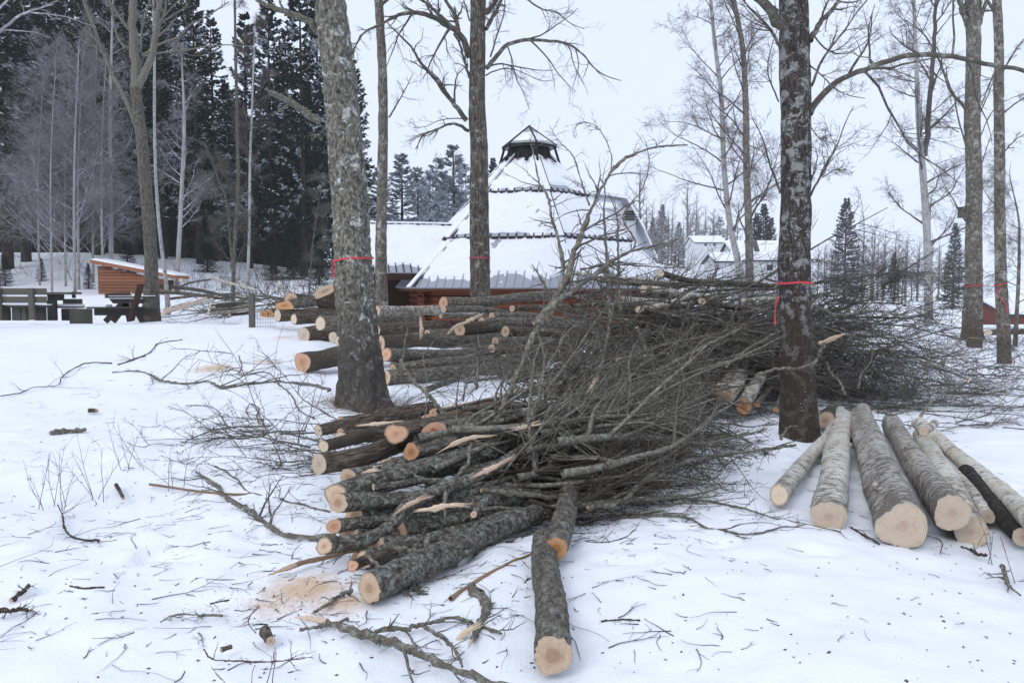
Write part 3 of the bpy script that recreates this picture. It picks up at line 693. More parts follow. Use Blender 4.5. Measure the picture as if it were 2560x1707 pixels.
# --- slim birches before the forest and behind the brush
SP_BIRCH = [(9, 0.15, 1.0, (40, 12), 0.40, 0.4, 8, 0.10, 0.02, 0.5, 0.3, 3), (8, 0.15, 1.0, (38, 14), 0.42, 0.4, 6, 0.12, -0.05, 0.5, 0.2, 3), (6, 0.1, 1.0, (40, 15), 0.6, 0.3, 5, 0.12, -0.14, 0.6, 0.15, 3)]
SP_FROST = [(12, 0.12, 1.0, (42, 12), 0.36, 0.4, 7, 0.12, 0.02, 0.5, 0.25, 3), (8, 0.12, 1.0, (40, 14), 0.45, 0.4, 5, 0.14, -0.06, 0.55, 0.15, 3), (4, 0.1, 1.0, (40, 15), 0.6, 0.3, 4, 0.14, -0.1, 0.7, 0.12, 3)]
def birch(label, t, rows, d, H, n, L, seed, z0, twig='twig_far', spec=SP_BIRCH, mat='birch_tree', ang=52, group='slim birches standing before the forest', limbs=()):
    rng = np.random.RandomState(seed)
    pts, rad = trunk_path(t, rows, d); pts, rad = extend_top(pts, rad, H)
    tr = thing('birch_tree', label, 'tree', pts[0], group)
    mb = MB(); stem(mb, pts, rad, 80, 14, bark_disp(0.006, 8, 0.4, 0.06, seed), seed); 
    Ls = [([at_d(t, x, y, d) for x, y in pp], r0, r1) for pp, r0, r1 in limbs]
    for q, r0, r1 in Ls[:0]: pass
    mb.obj('trunk', M[mat], tr)
    if n: Ls = Ls + auto_limbs(pts, rad, pts[0][2] + z0, pts[-1][2] - 0.3, n, L, rng, ang, 0.03, 0.32)
    if Ls: crown_mesh(Ls, rng, spec, M[twig], 'crown', tr, 0.0001 * d, M['twig_white'] if twig == 'twig_frost' else None)
    return tr
birch('white barked birch with frosted twigs rising behind the log shed', 1, [(548, 180, 10), (540, 500, 16), (540, 800, 19), (545, 1275, 22)], 45, 17, 26, 3.8, 101, 3.0, 'twig_frost', SP_FROST)
birch('thin curving pale birch beside the forked olive tree', 1, [(750, -10, 10), (757, 300, 13), (757, 600, 14), (765, 900, 15), (790, 1200, 17), (812, 1370, 19), (820, 1465, 24)], 26, 15, 0, 2.0, 102, 6.0)
birch('crooked birch with frosted upper twigs, rising between shed and poles', 1, [(895, 380, 10), (902, 560, 14), (892, 900, 19), (882, 1100, 20), (870, 1380, 24)], 42, 13, 22, 3.2, 103, 3.2, 'twig_frost', SP_FROST)
birch('tall bare trunk standing among the felled poles', 1, [(1150, -10, 11), (1155, 300, 14), (1163, 650, 16), (1166, 950, 17), (1150, 1200, 18), (1142, 1480, 20)], 29, 17, 6, 1.5, 104, 9.0, 'twig_far', SP_BIRCH, 'bark_olive')
birch('slender white birch in front of the dark forest edge', 1, [(1245, 250, 7), (1238, 450, 10), (1225, 800, 12), (1222, 1100, 13), (1215, 1410, 15)], 40, 14, 18, 2.6, 105, 5.0, 'twig_far')
birch('bare bushy sapling leaning against the tall bare trunk', 1, [(1000, 700, 5), (1060, 850, 7), (1105, 970, 9), (1125, 1150, 11), (1140, 1330, 13)], 34, 7, 16, 2.0, 106, 1.2, 'twig', SP_BIRCH, 'bark_olive')
birch('thin double-stemmed sapling at the forest edge near the leaning tree', 1, [(1570, 950, 4), (1545, 1100, 6), (1520, 1340, 8)], 34, 6, 8, 1.2, 107, 1.5, 'twig', SP_BIRCH, 'bark_olive')
for k, (x, yb, w, top) in enumerate([(365, 1290, 14, 250), (385, 1310, 13, 330), (320, 1280, 10, 420), (455, 1200, 11, 200), (250, 1200, 10, 350), (500, 1180, 10, 260), (190, 1190, 9, 420)]):
    rng = np.random.RandomState(300 + k)
    birch('young birch with a dense greyish crown of frosted twigs, left of the shed', 1, [(x + 20, top, 3), (x - 5 + 10 * rng.rand(), 800, w * 0.7), (x, yb, w)], 41 + 1.6 * (k % 4), 13, 30, 4.6, 310 + k, 1.6, 'twig_frost', SP_FROST, 'birch_tree', 50, 'young frosted birches left of the shed')
birch('white birch with drooping twigs, left one of the pair behind the brush', 3, [(325, -10, 16), (345, 200, 18), (370, 400, 20), (390, 800, 24), (410, 1000, 26), (470, 1310, 32)], 46, 22, 26, 6.0, 111, 4.5, 'twig_far', group='birches behind the brush pile')
birch('greyer birch with upswept limbs, right one of the pair behind the brush', 3, [(430, -10, 20), (470, 200, 24), (488, 500, 28), (492, 800, 32), (500, 1000, 34), (506, 1310, 38)], 42, 22, 24, 5.5, 112, 4.0, 'twig_far', mat='bark_grey', group='birches behind the brush pile')
birch('tall birch with a double stem and fine drooping twigs beyond the brush', 3, [(1262, -10, 14), (1275, 300, 18), (1285, 550, 24), (1305, 800, 30), (1320, 1000, 32), (1330, 1300, 36)], 44, 21, 28, 5.5, 113, 4.0, 'twig_far', group='birches behind the brush pile',
      limbs=[([(1312, 720), (1340, 420), (1358, 200), (1368, -20)], 0.17, 0.09)])
birch('thin bare sapling at the edge of the slope by the red hut', 3, [(1720, 880, 6), (1745, 1000, 9), (1748, 1200, 13), (1735, 1500, 18)], 21, 5, 9, 1.6, 114, 1.2, 'twig', mat='bark_grey', group=None)

# --- spruces
def make_spruce(seed, H, zc, Lmax, frosty, dead=True, dens=1.0):
    rng = np.random.RandomState(seed)
    tr = thing('spruce_tree', '', 'tree')
    mb = MB(); stem(mb, [(0, 0, -0.6), (0, 0, H * .3), (0.05, 0, H * .7), (0, 0, H)], [0.012 * H + .05, 0.0095 * H, 0.005 * H, 0.01], 24, 8, None, seed); mb.obj('trunk', M['spruce_bark'], tr)
    zs = []; z = zc
    while z < H - 0.15:
        zs.append(z); z += (0.40 + 0.28 * rng.rand()) / dens
    zz = np.repeat(np.array(zs), 7) + rng.normal(0, 0.09, len(zs) * 7)
    m = len(zz); a = rng.rand(m) * 6.283; t = np.clip((H - zz) / (H - zc), 0.02, 1)
    L = Lmax * (t ** 0.72) * (0.65 + 0.5 * rng.rand(m)) + 0.12
    el = np.radians(26 - 52 * t + rng.normal(0, 8, m))
    d = np.stack([np.cos(a) * np.cos(el), np.sin(a) * np.cos(el), np.sin(el)], -1)
    st = np.stack([0 * zz, 0 * zz, zz], -1); n = 6; P = np.empty((m, n, 3)); P[:, 0] = st
    for i in range(1, n):
        d = unit(d + np.array([0, 0, -0.10 + 0.09 * i]) * 0.8 + rng.normal(0, 0.05, (m, 3))); P[:, i] = P[:, i - 1] + d * (L / (n - 1))[:, None]
    cm = MB(); cm.tubes(P, np.linspace(0.03, 0.008, n)[None] * np.ones((m, 1)), 3)
    # hanging needle sprays
    K = 30; idx = np.repeat(np.arange(m), K); M_ = len(idx)
    u = 0.12 + 0.88 * rng.rand(M_) ** .8; f = u * (n - 1); i = np.minimum(f.astype(int), n - 2); w = (f - i)[:, None]
    pos = P[idx, i] * (1 - w) + P[idx, i + 1] * w; T = unit(P[idx, i + 1] - P[idx, i])
    side = unit(np.cross(T, [0, 0, 1.0])) * np.where(rng.rand(M_) < .5, -1, 1)[:, None]
    dr = unit(T * (0.55 + 0.3 * rng.rand(M_))[:, None] + side * (0.6 * rng.rand(M_))[:, None] + np.array([0, 0, -1]) * (0.15 + 0.75 * rng.rand(M_))[:, None])
    ln = (0.20 + 0.30 * rng.rand(M_)) * (0.5 + 0.6 * np.sqrt(np.clip(L[idx] / Lmax, 0, 1))); wd = 0.05 + 0.06 * rng.rand(M_)
    wv = unit(np.cross(dr, rng.normal(0, 1, (M_, 3)))) * wd[:, None]
    V = np.stack([pos - wv * 0.5, pos + dr * (ln * .5)[:, None] - wv, pos + dr * ln[:, None], pos + dr * (ln * .5)[:, None] + wv], 1).reshape(-1, 3)
    fr = (rng.rand(M_) < min(.9, .62 * frosty) * sst(.30, .75, u)) & (vnoise(pos * [.55, .55, .8] + seed, 5) > .12) if 0 < frosty < 2 else np.zeros(M_, bool)
    Vq = V.reshape(-1, 4, 3); cm.add(Vq[~fr].reshape(-1, 3), np.arange((~fr).sum() * 4).reshape(-1, 4))
    if fr.any(): fm = MB(); fm.add(Vq[fr].reshape(-1, 3), np.arange(fr.sum() * 4).reshape(-1, 4)); fm.obj('snowed_sprays', M['needle_snowy'], tr, False)['kind'] = 'stuff'
    cm.obj('crown', M['needle_frost'] if frosty > 1 else M['needle'], tr, False)
    # snow lying on the outer boughs
    if frosty > 0:
        sel = rng.rand(M_) < 0.07 * frosty * np.clip(u * 1.6 - .35, 0, 1.1) * (.4 + 1.2 * (vnoise(pos * .45, 5) > 0)); ps = pos[sel]; k = len(ps)
        if k:
            ds = unit(T[sel] + rng.normal(0, 0.35, (k, 3))); s2 = unit(np.cross(ds, [0, 0, 1.0])); lw = 0.07 + 0.20 * rng.rand(k); w2 = 0.022 + 0.045 * rng.rand(k)
            up = np.array([0, 0, 0.05]); q = ps + up
            V = np.stack([q - ds * lw[:, None], q + s2 * w2[:, None] + up * .4, q + ds * lw[:, None], q - s2 * w2[:, None] - up * .6], 1).reshape(-1, 3)
            sm = MB(); sm.add(V, np.arange(k * 4).reshape(-1, 4)); sm.obj('snow', M['snow_cap'], tr, False)['kind'] = 'stuff'
    if dead:
        nd = 60; zd = 0.8 + (zc + 2.0 - 0.8) * rng.rand(nd); ad = rng.rand(nd) * 6.283
        st = np.stack([0 * zd, 0 * zd, zd], -1); dd = np.stack([np.cos(ad), np.sin(ad), -0.15 + 0 * ad], -1)
        Pd, Rd = grow(st, dd, 1.0 + 1.6 * rng.rand(nd), np.full(nd, .02), 5, .08, -.03, rng)
        dm = MB(); dm.tubes(Pd, Rd, 3); s2, d2, L2, r2 = spawn(Pd, Rd, 9, .2, 1, (50, 15), .35, .4, rng, .6); P2, R2 = grow(s2, d2, L2, np.maximum(r2, .006), 4, .1, -.08, rng); dm.tubes(P2, R2, 3)
        dm.obj('dead_branches', M['dead'], tr)
    return tr
SPR = [make_spruce(1, 24, 6.5, 3.0, 0.8), make_spruce(2, 22, 5.0, 2.9, 1.0), make_spruce(3, 26, 8.0, 3.2, 0.6), make_spruce(4, 20, 3.5, 2.8, 1.0)]
SPR_LOW = [make_spruce(5, 15, 0.8, 2.6, 1.2, False), make_spruce(6, 12, 0.6, 2.4, 2.0, False), make_spruce(7, 21, 0.8, 3.6, 0.0, False, 1.5)]
used = set()
def put_spruce(proto, x, y, sc, label, group, rz=None, rng=random.Random(5), ssx=None):
    rz = rng.random() * 6.283 if rz is None else rz
    loc = (x, y, tz(x, y))
    if id(proto) not in used:
        used.add(id(proto)); o = proto; o.location = loc; o.rotation_euler = (0, 0, rz); o.scale = (ssx or sc, ssx or sc, sc)
    else: o = copy_thing(proto, loc, rz, (ssx or sc, sc))
    o['label'] = label; o['group'] = group
    return o
rs = random.Random(77)
# front row of the forest edge, then the rows behind it: (photo x in tile 1, distance, kind, scale)
front = [(-60, 47, 1, 1.15), (40, 50, 0, 1.1), (130, 53, 3, 1.15), (-150, 44, 0, 1.1), (210, 60, 2, 1.0), (300, 63, 0, 1.05), (395, 62, 1, 1.2), (490, 58, 2, 1.05), (570, 62, 0, 1.15), (650, 60, 1, 1.1),
         (800, 58, 3, 1.1), (890, 60, 0, 1.0), (980, 56, 1, 1.0), (1060, 60, 2, 0.82), (1225, 56, 3, 1.02), (1340, 54, 1, 0.98), (1420, 58, 0, 0.82), (1490, 53, 3, 0.98), (1570, 55, 1, 0.85), (1640, 57, 0, 0.72), (1700, 55, 3, 0.82), (1745, 60, 1, 0.72)]
FRONT_LAB = {800: 'tall dark spruce straight behind the thin curving pale birch', 890: 'tall spruce straight behind the crooked frosted birch', 980: 'tall snowed spruce right beside the crooked frosted birch', 1060: 'lower spruce between crooked birch and tall bare trunk', 1225: 'tall spruce behind the slender white birch', 1340: 'tall spruce just past the slender white birch',
  1490: 'snowed spruce behind the broken limb stub of the leaning tree', 1700: 'dark spruce whose edge shows between leaning tree and slim trunk', 1745: 'dark spruce straight behind the slim straight trunk', 570: 'tall spruce behind the fork of the olive tree'}
for k, (x, d, kind, sc) in enumerate(front):
    p = at_d(1, x, 1300, d); sc = sc * (.86 if 850 < x < 1450 else 1.0)
    put_spruce(SPR[kind], p[0], p[1], sc, FRONT_LAB.get(x, 'tall dark spruce with lightly snowed boughs along the forest edge'), 'spruces along the forest edge')
for k in range(34):
    x = -260 + k * 59 + rs.uniform(-20, 20); d = 68 + 9 * (k % 3) + rs.uniform(-2, 2)
    p = at_d(1, x, 1300, d)
    if x > 1580: continue
    put_spruce(SPR[rs.choice((0, 1, 2, 2))], p[0], p[1], rs.uniform(0.88, 1.10) if x < 850 else rs.uniform(0.6, 0.78), 'dark spruce deep inside the forest behind the edge trees', 'spruces deep inside the forest')
for k in range(30):
    x = -240 + k * 62 + rs.uniform(-18, 18); d = 72 + 12 * (k % 2) + rs.uniform(-2, 2)
    if x > 1600: continue
    p = at_d(1, x, 1300, d); put_spruce(SPR_LOW[2], p[0], p[1], rs.uniform(.5, .8), 'shaded spruce with boughs down to the ground deep in the forest', 'bushy spruces deep in the forest', ssx=rs.uniform(.7, 1.0))
# smaller frosted spruces behind the hut
for (t, x, top, d, kind, lab) in [(2, 530, 470, 60, 0, 'half dark half frosted spruce above the wing roof of the hut'), (2, 640, 560, 58, 0, 'snow laden spruce nearest the hut roof, behind its wing'), (2, 390, 560, 57, 0, 'dark spruce behind the slim straight trunk'),
                           (2, 870, 440, 75, 1, 'pale frosted spruce behind the hut and wing'), (2, 770, 520, 80, 1, 'greyish frosted spruce among pale twigs behind the wing'), (2, 950, 580, 85, 1, 'low frosted spruce just left of the limbed trunk'), (2, 720, 600, 66, 1, 'small frosty spruce over the wing ridge'), (2, 1130, 510, 110, 2, 'small dark spruce tip beside the hut roof slope')]:
    b = at_d(t, x, top, d); z0 = tz(b[0], b[1]); H = {0: 15, 1: 12, 2: 21}[kind]
    sc = (b[2] - z0) / H
    put_spruce(SPR_LOW[kind], b[0], b[1], sc, lab, 'frosted spruces behind the hut', ssx=sc * (1.45 if kind < 2 else 1.0))
# far spruces on the misty slope
for (x, top, d, kind, lab, wx) in [(1755, 468, 130, 2, 'dark spruce standing behind the white house', 1.25), (1738, 490, 128, 2, 'shorter dark spruce beside the white house chimney side', 1.1), (1772, 500, 135, 2, 'dark spruce touching the white house roof end', 1.1), (1945, 455, 165, 2, 'big pale misty spruce standing alone past the dark trunk', 1.25), (2195, 512, 120, 2, 'narrow dark spruce in mist left of the forked tree', 1.0),
                           (1522, 470, 230, 2, 'misty spruce on the far slope above the hut shoulder', 1.3), (1560, 510, 260, 2, 'faint spruce on the far misty slope', 1.3), (1500, 500, 240, 2, 'grey spruce low on the far misty slope', 1.2), (2055, 580, 150, 2, 'small misty spruce in front of bare far trees', 1.2), (1655, 500, 250, 1, 'faint frosted spruce behind the birch pair', 1.4), (1620, 520, 240, 1, 'pale spruce between the far roof and birches', 1.4)]:
    b = at_d(0, x, top, d); z0 = tz(b[0], b[1]); H = {1: 12, 2: 21}[kind]; sc = (b[2] - z0) / H
    put_spruce(SPR_LOW[kind], b[0], b[1], sc, lab, 'far spruces in the mist', ssx=sc * wx)
# far bare trees on the slope
def far_tree(seed, H):
    rng = np.random.RandomState(seed); tr = thing('bare_tree', '', 'tree')
    pts = [np.array([0, 0, -1.0]), np.array([0.1, 0, H * .4]), np.array([0, 0.1, H * .75]), np.array([0.1, 0, H])]; rad = [.02 * H * .6, .012 * H, .006 * H, .01]
    mb = MB(); stem(mb, pts, rad, 14, 6, None, seed); mb.obj('trunk', M['bark_grey'], tr)
    crown_mesh(auto_limbs(pts, rad, H * .2, H * .97, 26, H * .26, rng, 45, 0.05, .5), rng, [(9, .15, 1, (38, 12), .38, .4, 6, .1, .02, .7, .3, 3), (7, .1, 1, (40, 15), .45, .4, 5, .12, -.08, .8, .2, 3)], M['twig_frost'] if seed % 2 else M['twig_far'], 'crown', tr)
    return tr
FT = [far_tree(401, 18), far_tree(402, 18), far_tree(403, 17)]
far_pos = [(1440, 430, 190), (1470, 385, 170), (1580, 395, 200), (1600, 440, 230), (1420, 470, 210), (1500, 450, 240), (1545, 470, 250), (1640, 480, 220), (1985, 485, 170), (2010, 500, 175), (2035, 525, 180), (2060, 520, 185), (2085, 540, 170), (2110, 560, 180), (2135, 545, 200), (2160, 570, 190), (1920, 560, 185), (1900, 590, 190), (2180, 560, 210), (1695, 500, 200), (1720, 520, 190), (1000, 350, 95), (1040, 340, 98), (1060, 380, 92), (975, 400, 90), (2030, 560, 150), (2075, 570, 155)]
far_pos += [(1880 + 15.5 * i, 545 + rs.uniform(-20, 45), 200 + rs.uniform(-25, 60)) for i in range(23)] + [(1400 + 17 * i, 480 + rs.uniform(-25, 50), 215 + rs.uniform(-20, 60)) for i in range(17)]
_used = set()
for k, (x, top, d) in enumerate(far_pos):
    b = at_d(0, x, top, d); z0 = tz(b[0], b[1]); pr = FT[k % 3]; sc = (b[2] - z0) / 17.8
    if id(pr) in _used: o = copy_thing(pr, (b[0], b[1], z0), rs.random() * 6.28, (sc * 1.15, sc))
    else: _used.add(id(pr)); o = pr; o.location = (b[0], b[1], z0); o.scale = (sc * 1.15, sc * 1.15, sc)
    if x < 1100: o['label'] = 'bare frosted tree behind the hut and its wing'; o['group'] = 'bare frosted trees behind the hut'
    elif x > 1850: o['label'] = 'bare grey tree in the misty far row beyond the brush'; o['group'] = 'bare trees in the far misty row'
    else: o['label'] = 'bare tree on the far misty slope above the houses'; o['group'] = 'bare trees on the far slope'
# young brush along the foot of the forest edge
mb = MB(); rng = np.random.RandomState(55)
for k in range(130):
    x = rng.uniform(780, 1700) if k < 90 else rng.uniform(-100, 1700); d = rng.uniform(36, 46) if k < 90 else rng.uniform(46, 58); p = at_d(1, x, 1380, d); z = tz(p[0], p[1]); n = rng.randint(1, 5)
    st = np.repeat(np.array([[p[0], p[1], z - .05]]), n, 0) + rng.normal(0, .15, (n, 3)) * [1, 1, 0]
    di = np.stack([rng.normal(0, .35, n), rng.normal(0, .35, n), np.ones(n)], -1)
    P, R = grow(st, di, rng.uniform(0.4, 1.0, n) * rng.choice([.9, 1.4, 2.8]), np.full(n, .011), 7, .16, -.02, rng); mb.tubes(P, R, 3)
    s2, d2, L2, r2 = spawn(P, R, 7, .2, 1, (45, 15), .35, .3, rng, .7); P, R = grow(s2, d2, L2, np.maximum(r2, .004), 5, .12, 0, rng); mb.tubes(P, R, 3)
tag(mb.obj('undergrowth', M['dead']), 'tangled leafless undergrowth along the foot of the forest', 'undergrowth', None, 'stuff')
# low spruces and dark bushes at the forest foot
for k, (x, top, d, lab) in enumerate([(20, 1240, 44, 'dark low spruce bush on the bank at the forest foot'), (-20, 1330, 36, 'dark spruce bush behind the backed bench'), (200, 1265, 46, 'wide low spruce bush under the young birches'), (430, 1290, 43, 'small dark bush just left of the log shed'), (620, 1130, 50, 'young spruce standing behind the shed roof'), (1010, 1090, 52, 'young dark spruce among the forest edge trunks'), (1330, 1150, 50, 'young spruce at the forest edge behind the brush'), (1430, 1060, 51, 'taller young spruce at the forest edge'), (1560, 1120, 48, 'young spruce close to the leaning trunk')]):
    b = at_d(1, x, top, d); z0 = tz(b[0], b[1]); sc = max(.06, (b[2] - z0) / 20.8)
    put_spruce(SPR_LOW[2], b[0], b[1], sc, lab, 'low spruces at the forest foot', ssx=sc * 1.5)
# ------------------------------------------------------------------ the hexagonal log hut
KD = 25.0
KX = float(at_d(2, 1365, 1335, KD)[0]); KZ0 = tz(KX, KD - 2) - 0.05
kc = np.array([KX, KD, 0.0])
hut = thing('hexagonal_log_hut', 'hexagonal red brown log hut with snowy tiered metal roof and smoke cowl', 'hut', (KX, KD, KZ0))
PHI = math.radians(14)
def kpt(r, k, z):      # corner k of the hexagon of radius r
    a = PHI + k * math.pi / 3
    return np.array([KX + r * math.sin(a), KD - r * math.cos(a), z])
TIERS = [(4.62, 1.56, 3.05, 3.05), (3.25, 2.97, 1.75, 4.45), (1.95, 4.36, 0.68, 5.58)]
# each tier: (outer r, outer z, inner r, inner z)
for ti, (r0, z0, r1, z1) in enumerate(TIERS):
    for k in range(6):
        a, b, c, d = kpt(r0, k, z0), kpt(r0, k + 1, z0), kpt(r1, k + 1, z1), kpt(r1, k, z1)
        nrm = np.cross(b - a, d - a); nrm /= np.linalg.norm(nrm); nrm = nrm if nrm[2] > 0 else -nrm
        mb = MB(); q = np.array([a, b, c, d]); mb.add(np.concatenate([q, q - nrm * 0.05]), [[0, 1, 2, 3], [7, 6, 5, 4], [0, 4, 5, 1], [1, 5, 6, 2], [2, 6, 7, 3], [3, 7, 4, 0]])
        panel = mb.obj('roof_panel', M['metal_roof'], hut, False)
        mid = (a + b) / 2; vis = k in (5, 0, 4, 1)
        if vis:
            # raised sheet ribs
            W = np.linalg.norm(b - a); nr = int(W / 0.24); e = (b - a) / W; upv = unit(((c + d) / 2 - mid)[None])[0]
            Hs = np.linalg.norm((c + d) / 2 - mid)
            if ti < 3:
                for i in range(1, nr):
                    s = i / nr; p0 = a + e * W * s - upv * 0.02
                    lim = Hs * min(1.0, (min(s, 1 - s) * W) / max(0.05, (W - np.linalg.norm(c - d)) / 2))
                    lr = min(0.62 if ti == 0 else 0.12, lim)
                    if lr < 0.12: continue
                    rb_ = MB(); rb_.bar(p0 + nrm * 0.014, p0 + upv * lr + nrm * 0.014, 0.035, 0.032, nrm); o = rb_.obj('rib', M['roof_edge'] if ti else M['metal_roof'], panel, False); o.location = (0, 0, 0)
                # wavy dark drip edge under the tier above
                if ti > 0:
                    for i in range(nr):
                        p0 = a + e * W * (i + 0.5) / nr - nrm * 0.03 - upv * 0.012
                        rb_ = MB(); rb_.bar(p0 - e * W / nr * 0.36, p0 + e * W / nr * 0.36, 0.03, 0.075, (0, 0, 1)); o = rb_.obj('edge_piece', M['roof_edge'], panel, False); o.location = (0, 0, 0)
                    rb_ = MB(); rb_.bar(a - nrm * 0.055 + upv * .03, b - nrm * 0.055 + upv * .03, 0.03, 0.06, (0, 0, 1)); o = rb_.obj('edge_board', M['roof_edge'], panel, False); o.location = (0, 0, 0)
        # lying snow, thinning out towards the lower edge
        nu, nv = 56, 46; U, Vv = np.meshgrid(np.linspace(0, 1, nu), np.linspace(0, 1, nv))
        Pq = (a * (1 - U[..., None]) + b * U[..., None]) * (1 - Vv[..., None]) + (d * (1 - U[..., None]) + c * U[..., None]) * Vv[..., None]
        hgt = np.linalg.norm((c + d) / 2 - mid)
        edge = (0.34 if ti == 0 else 0.12) + 0.16 * vnoise(Pq * 1.4, 7) + 0.07 * vnoise(Pq * 5, 8)
        topm = 0.55 if ti == 2 else -1
        th = 0.052 * sst(0, 0.16, Vv * hgt - edge) * (0.75 + 0.6 * vnoise(Pq * 2.2, 9) + 0.30 * vnoise(Pq * 9, 19)) * sst(0.0, 0.02, U) * sst(1.0, 0.98, U)
        th = th + 0.010 * sst(0, 0.5, vnoise(Pq * 6, 21) - 0.1) * sst(0.02, .3, Vv * hgt)
        if ti == 2: th = th * sst(1.02, 0.84, Vv + 0.18 * vnoise(Pq * 4, 12))
        th = th - 0.012 * sst(0.25, 0.5, vnoise(Pq * 7, 17)) - 0.006
        sb = MB(); idx = (np.arange(nv - 1)[:, None] * nu + np.arange(nu - 1)[None]).ravel()
        sb.add(Pq + nrm * th[..., None], np.stack([idx, idx + 1, idx + nu + 1, idx + nu], -1)); o = sb.obj('roof_snow', M['snow_cap'], panel); o.location = (0, 0, 0)
        # hip capping
        hb = MB(); hb.bar(a + nrm * 0.02 + (kpt(r0 + .04, k, z0) - a), d + nrm * 0.02, 0.16, 0.03, kpt(1, k, 1.2) - kpt(0, k, 0)); hb.obj('hip_cap', M['snow_cap'], hut, False)
        hb = MB(); so = (b - a) / np.linalg.norm(b - a) * 0.13
        hb.bar(a + nrm * 0.03 + so * .8 + upv_ if False else a + nrm * 0.03 + so, d + nrm * 0.03 + so, 0.03, 0.03, nrm); hb.obj('hip_edge_strip', M['roof_edge'], hut, False)
# log walls: courses between corners, ends crossing
RW = 4.05
for k in range(6):
    for i in range(9):
        z = KZ0 + 0.08 + i * 0.185 + (0.09 if k % 2 else 0)
        if z > 1.62: continue
        a, b = kpt(RW, k, z), kpt(RW, k + 1, z); e = unit((b - a)[None])[0]
        mb = MB(); P = np.array([a - e * 0.22, a, (a + b) / 2, b, b + e * 0.22]); mb.tubes(P[None], np.array([[.1, .1, .1, .1, .1]]), 10)
        mb.add(np.stack([a - e * 0.221 + 0.1 * (np.cross(e, [0, 0, 1]) * math.cos(t) + np.array([0, 0, 1]) * math.sin(t)) for t in np.arange(10) * .6283]), [list(range(10))])
        mb.obj('wall_log', M['red_log'], hut)
# fascia under the eaves
for k in range(6):
    a, b = kpt(4.5, k, 1.50), kpt(4.5, k + 1, 1.50); mb = MB(); mb.bar(a, b, 0.03, 0.10); mb.obj('eaves_board', M['red_log'], hut, False)
    a, b = kpt(4.5, k, 1.56), kpt(4.5, k + 1, 1.56)
# smoke cowl
sc_ = MB(); n = 24; aa = np.arange(n) * 2 * np.pi / n
V = np.concatenate([np.stack([KX + r * np.sin(aa), KD - r * np.cos(aa), np.full(n, z)], -1) for r, z in ((0.76, 5.48), (0.66, 5.70), (0.62, 5.88))]); F = []
for lv in (0, 1):
    for j in range(n): F.append([lv * n + j, lv * n + (j + 1) % n, (lv + 1) * n + (j + 1) % n, (lv + 1) * n + j])
sc_.add(V, F); cw = sc_.obj('smoke_collar', M['soot'], hut)
zc0, zc1 = 5.89, 6.52
cp = MB(); V = [kpt(0.86, k, zc0) for k in range(6)] + [np.array([KX, KD, zc1])]; cp.add(V, [[k, (k + 1) % 6, 6] for k in range(6)])
cp.add([kpt(0.86, k, zc0 - 0.05) for k in range(6)], [list(range(6))[::-1]])
cowl = cp.obj('cowl_roof', M['metal_roof'], hut, False)
for k in range(6):
    mb = MB(); mb.bar(kpt(0.88, k, zc0 + .01), np.array([KX, KD, zc1 + .01]), 0.04, 0.03); o = mb.obj('cowl_hip', M['roof_edge'], cowl, False); o.location = (0, 0, 0)
    mb = MB(); mb.bar(kpt(0.86, k, zc0 - 0.025), kpt(0.86, k + 1, zc0 - 0.025), 0.03, 0.07); o = mb.obj('cowl_edge', M['soot'], cowl, False); o.location = (0, 0, 0)
    mb = MB(); mb.bar(kpt(0.80, k, zc0 - 0.03), kpt(1.0, k, 5.22), 0.07, 0.07, (0, 1, 0)); mb.obj('cowl_post', M['soot'], hut, False)
    a, b, c = kpt(0.80, k, zc0 + .045), kpt(0.80, k + 1, zc0 + .045), np.array([KX, KD, zc1 - .02]) * 1.0
    mb = MB(); ins = [a * .94 + c * .06, b * .94 + c * .06, c * .92 + (a + b) / 2 * .08]; up = np.array([0, 0, .012]); cen = (a + b) / 2
    mb.add([ins[0] + up, ins[1] + up, ins[2] + up], [[0, 1, 2]]); o = mb.obj('cowl_snow', M['snow_cap'], cowl); o.location = (0, 0, 0)
# dark planks round the smoke hole
for k in range(18):
    a = PHI + k * math.pi / 9; r0 = 0.82 + 0.20 * ((k * 7) % 5) / 5
    p = np.array([KX + r0 * math.sin(a), KD - r0 * math.cos(a), 5.58 - (r0 - .68) * .96 + .045]); q = np.array([KX + .62 * math.sin(a), KD - .62 * math.cos(a), 5.68])
    mb = MB(); mb.bar(p, q, 0.11, 0.03, (math.sin(a), -math.cos(a), 1)); mb.obj('soot_board', M['soot'] if k % 3 else M['old_wood_dark'], hut, False)
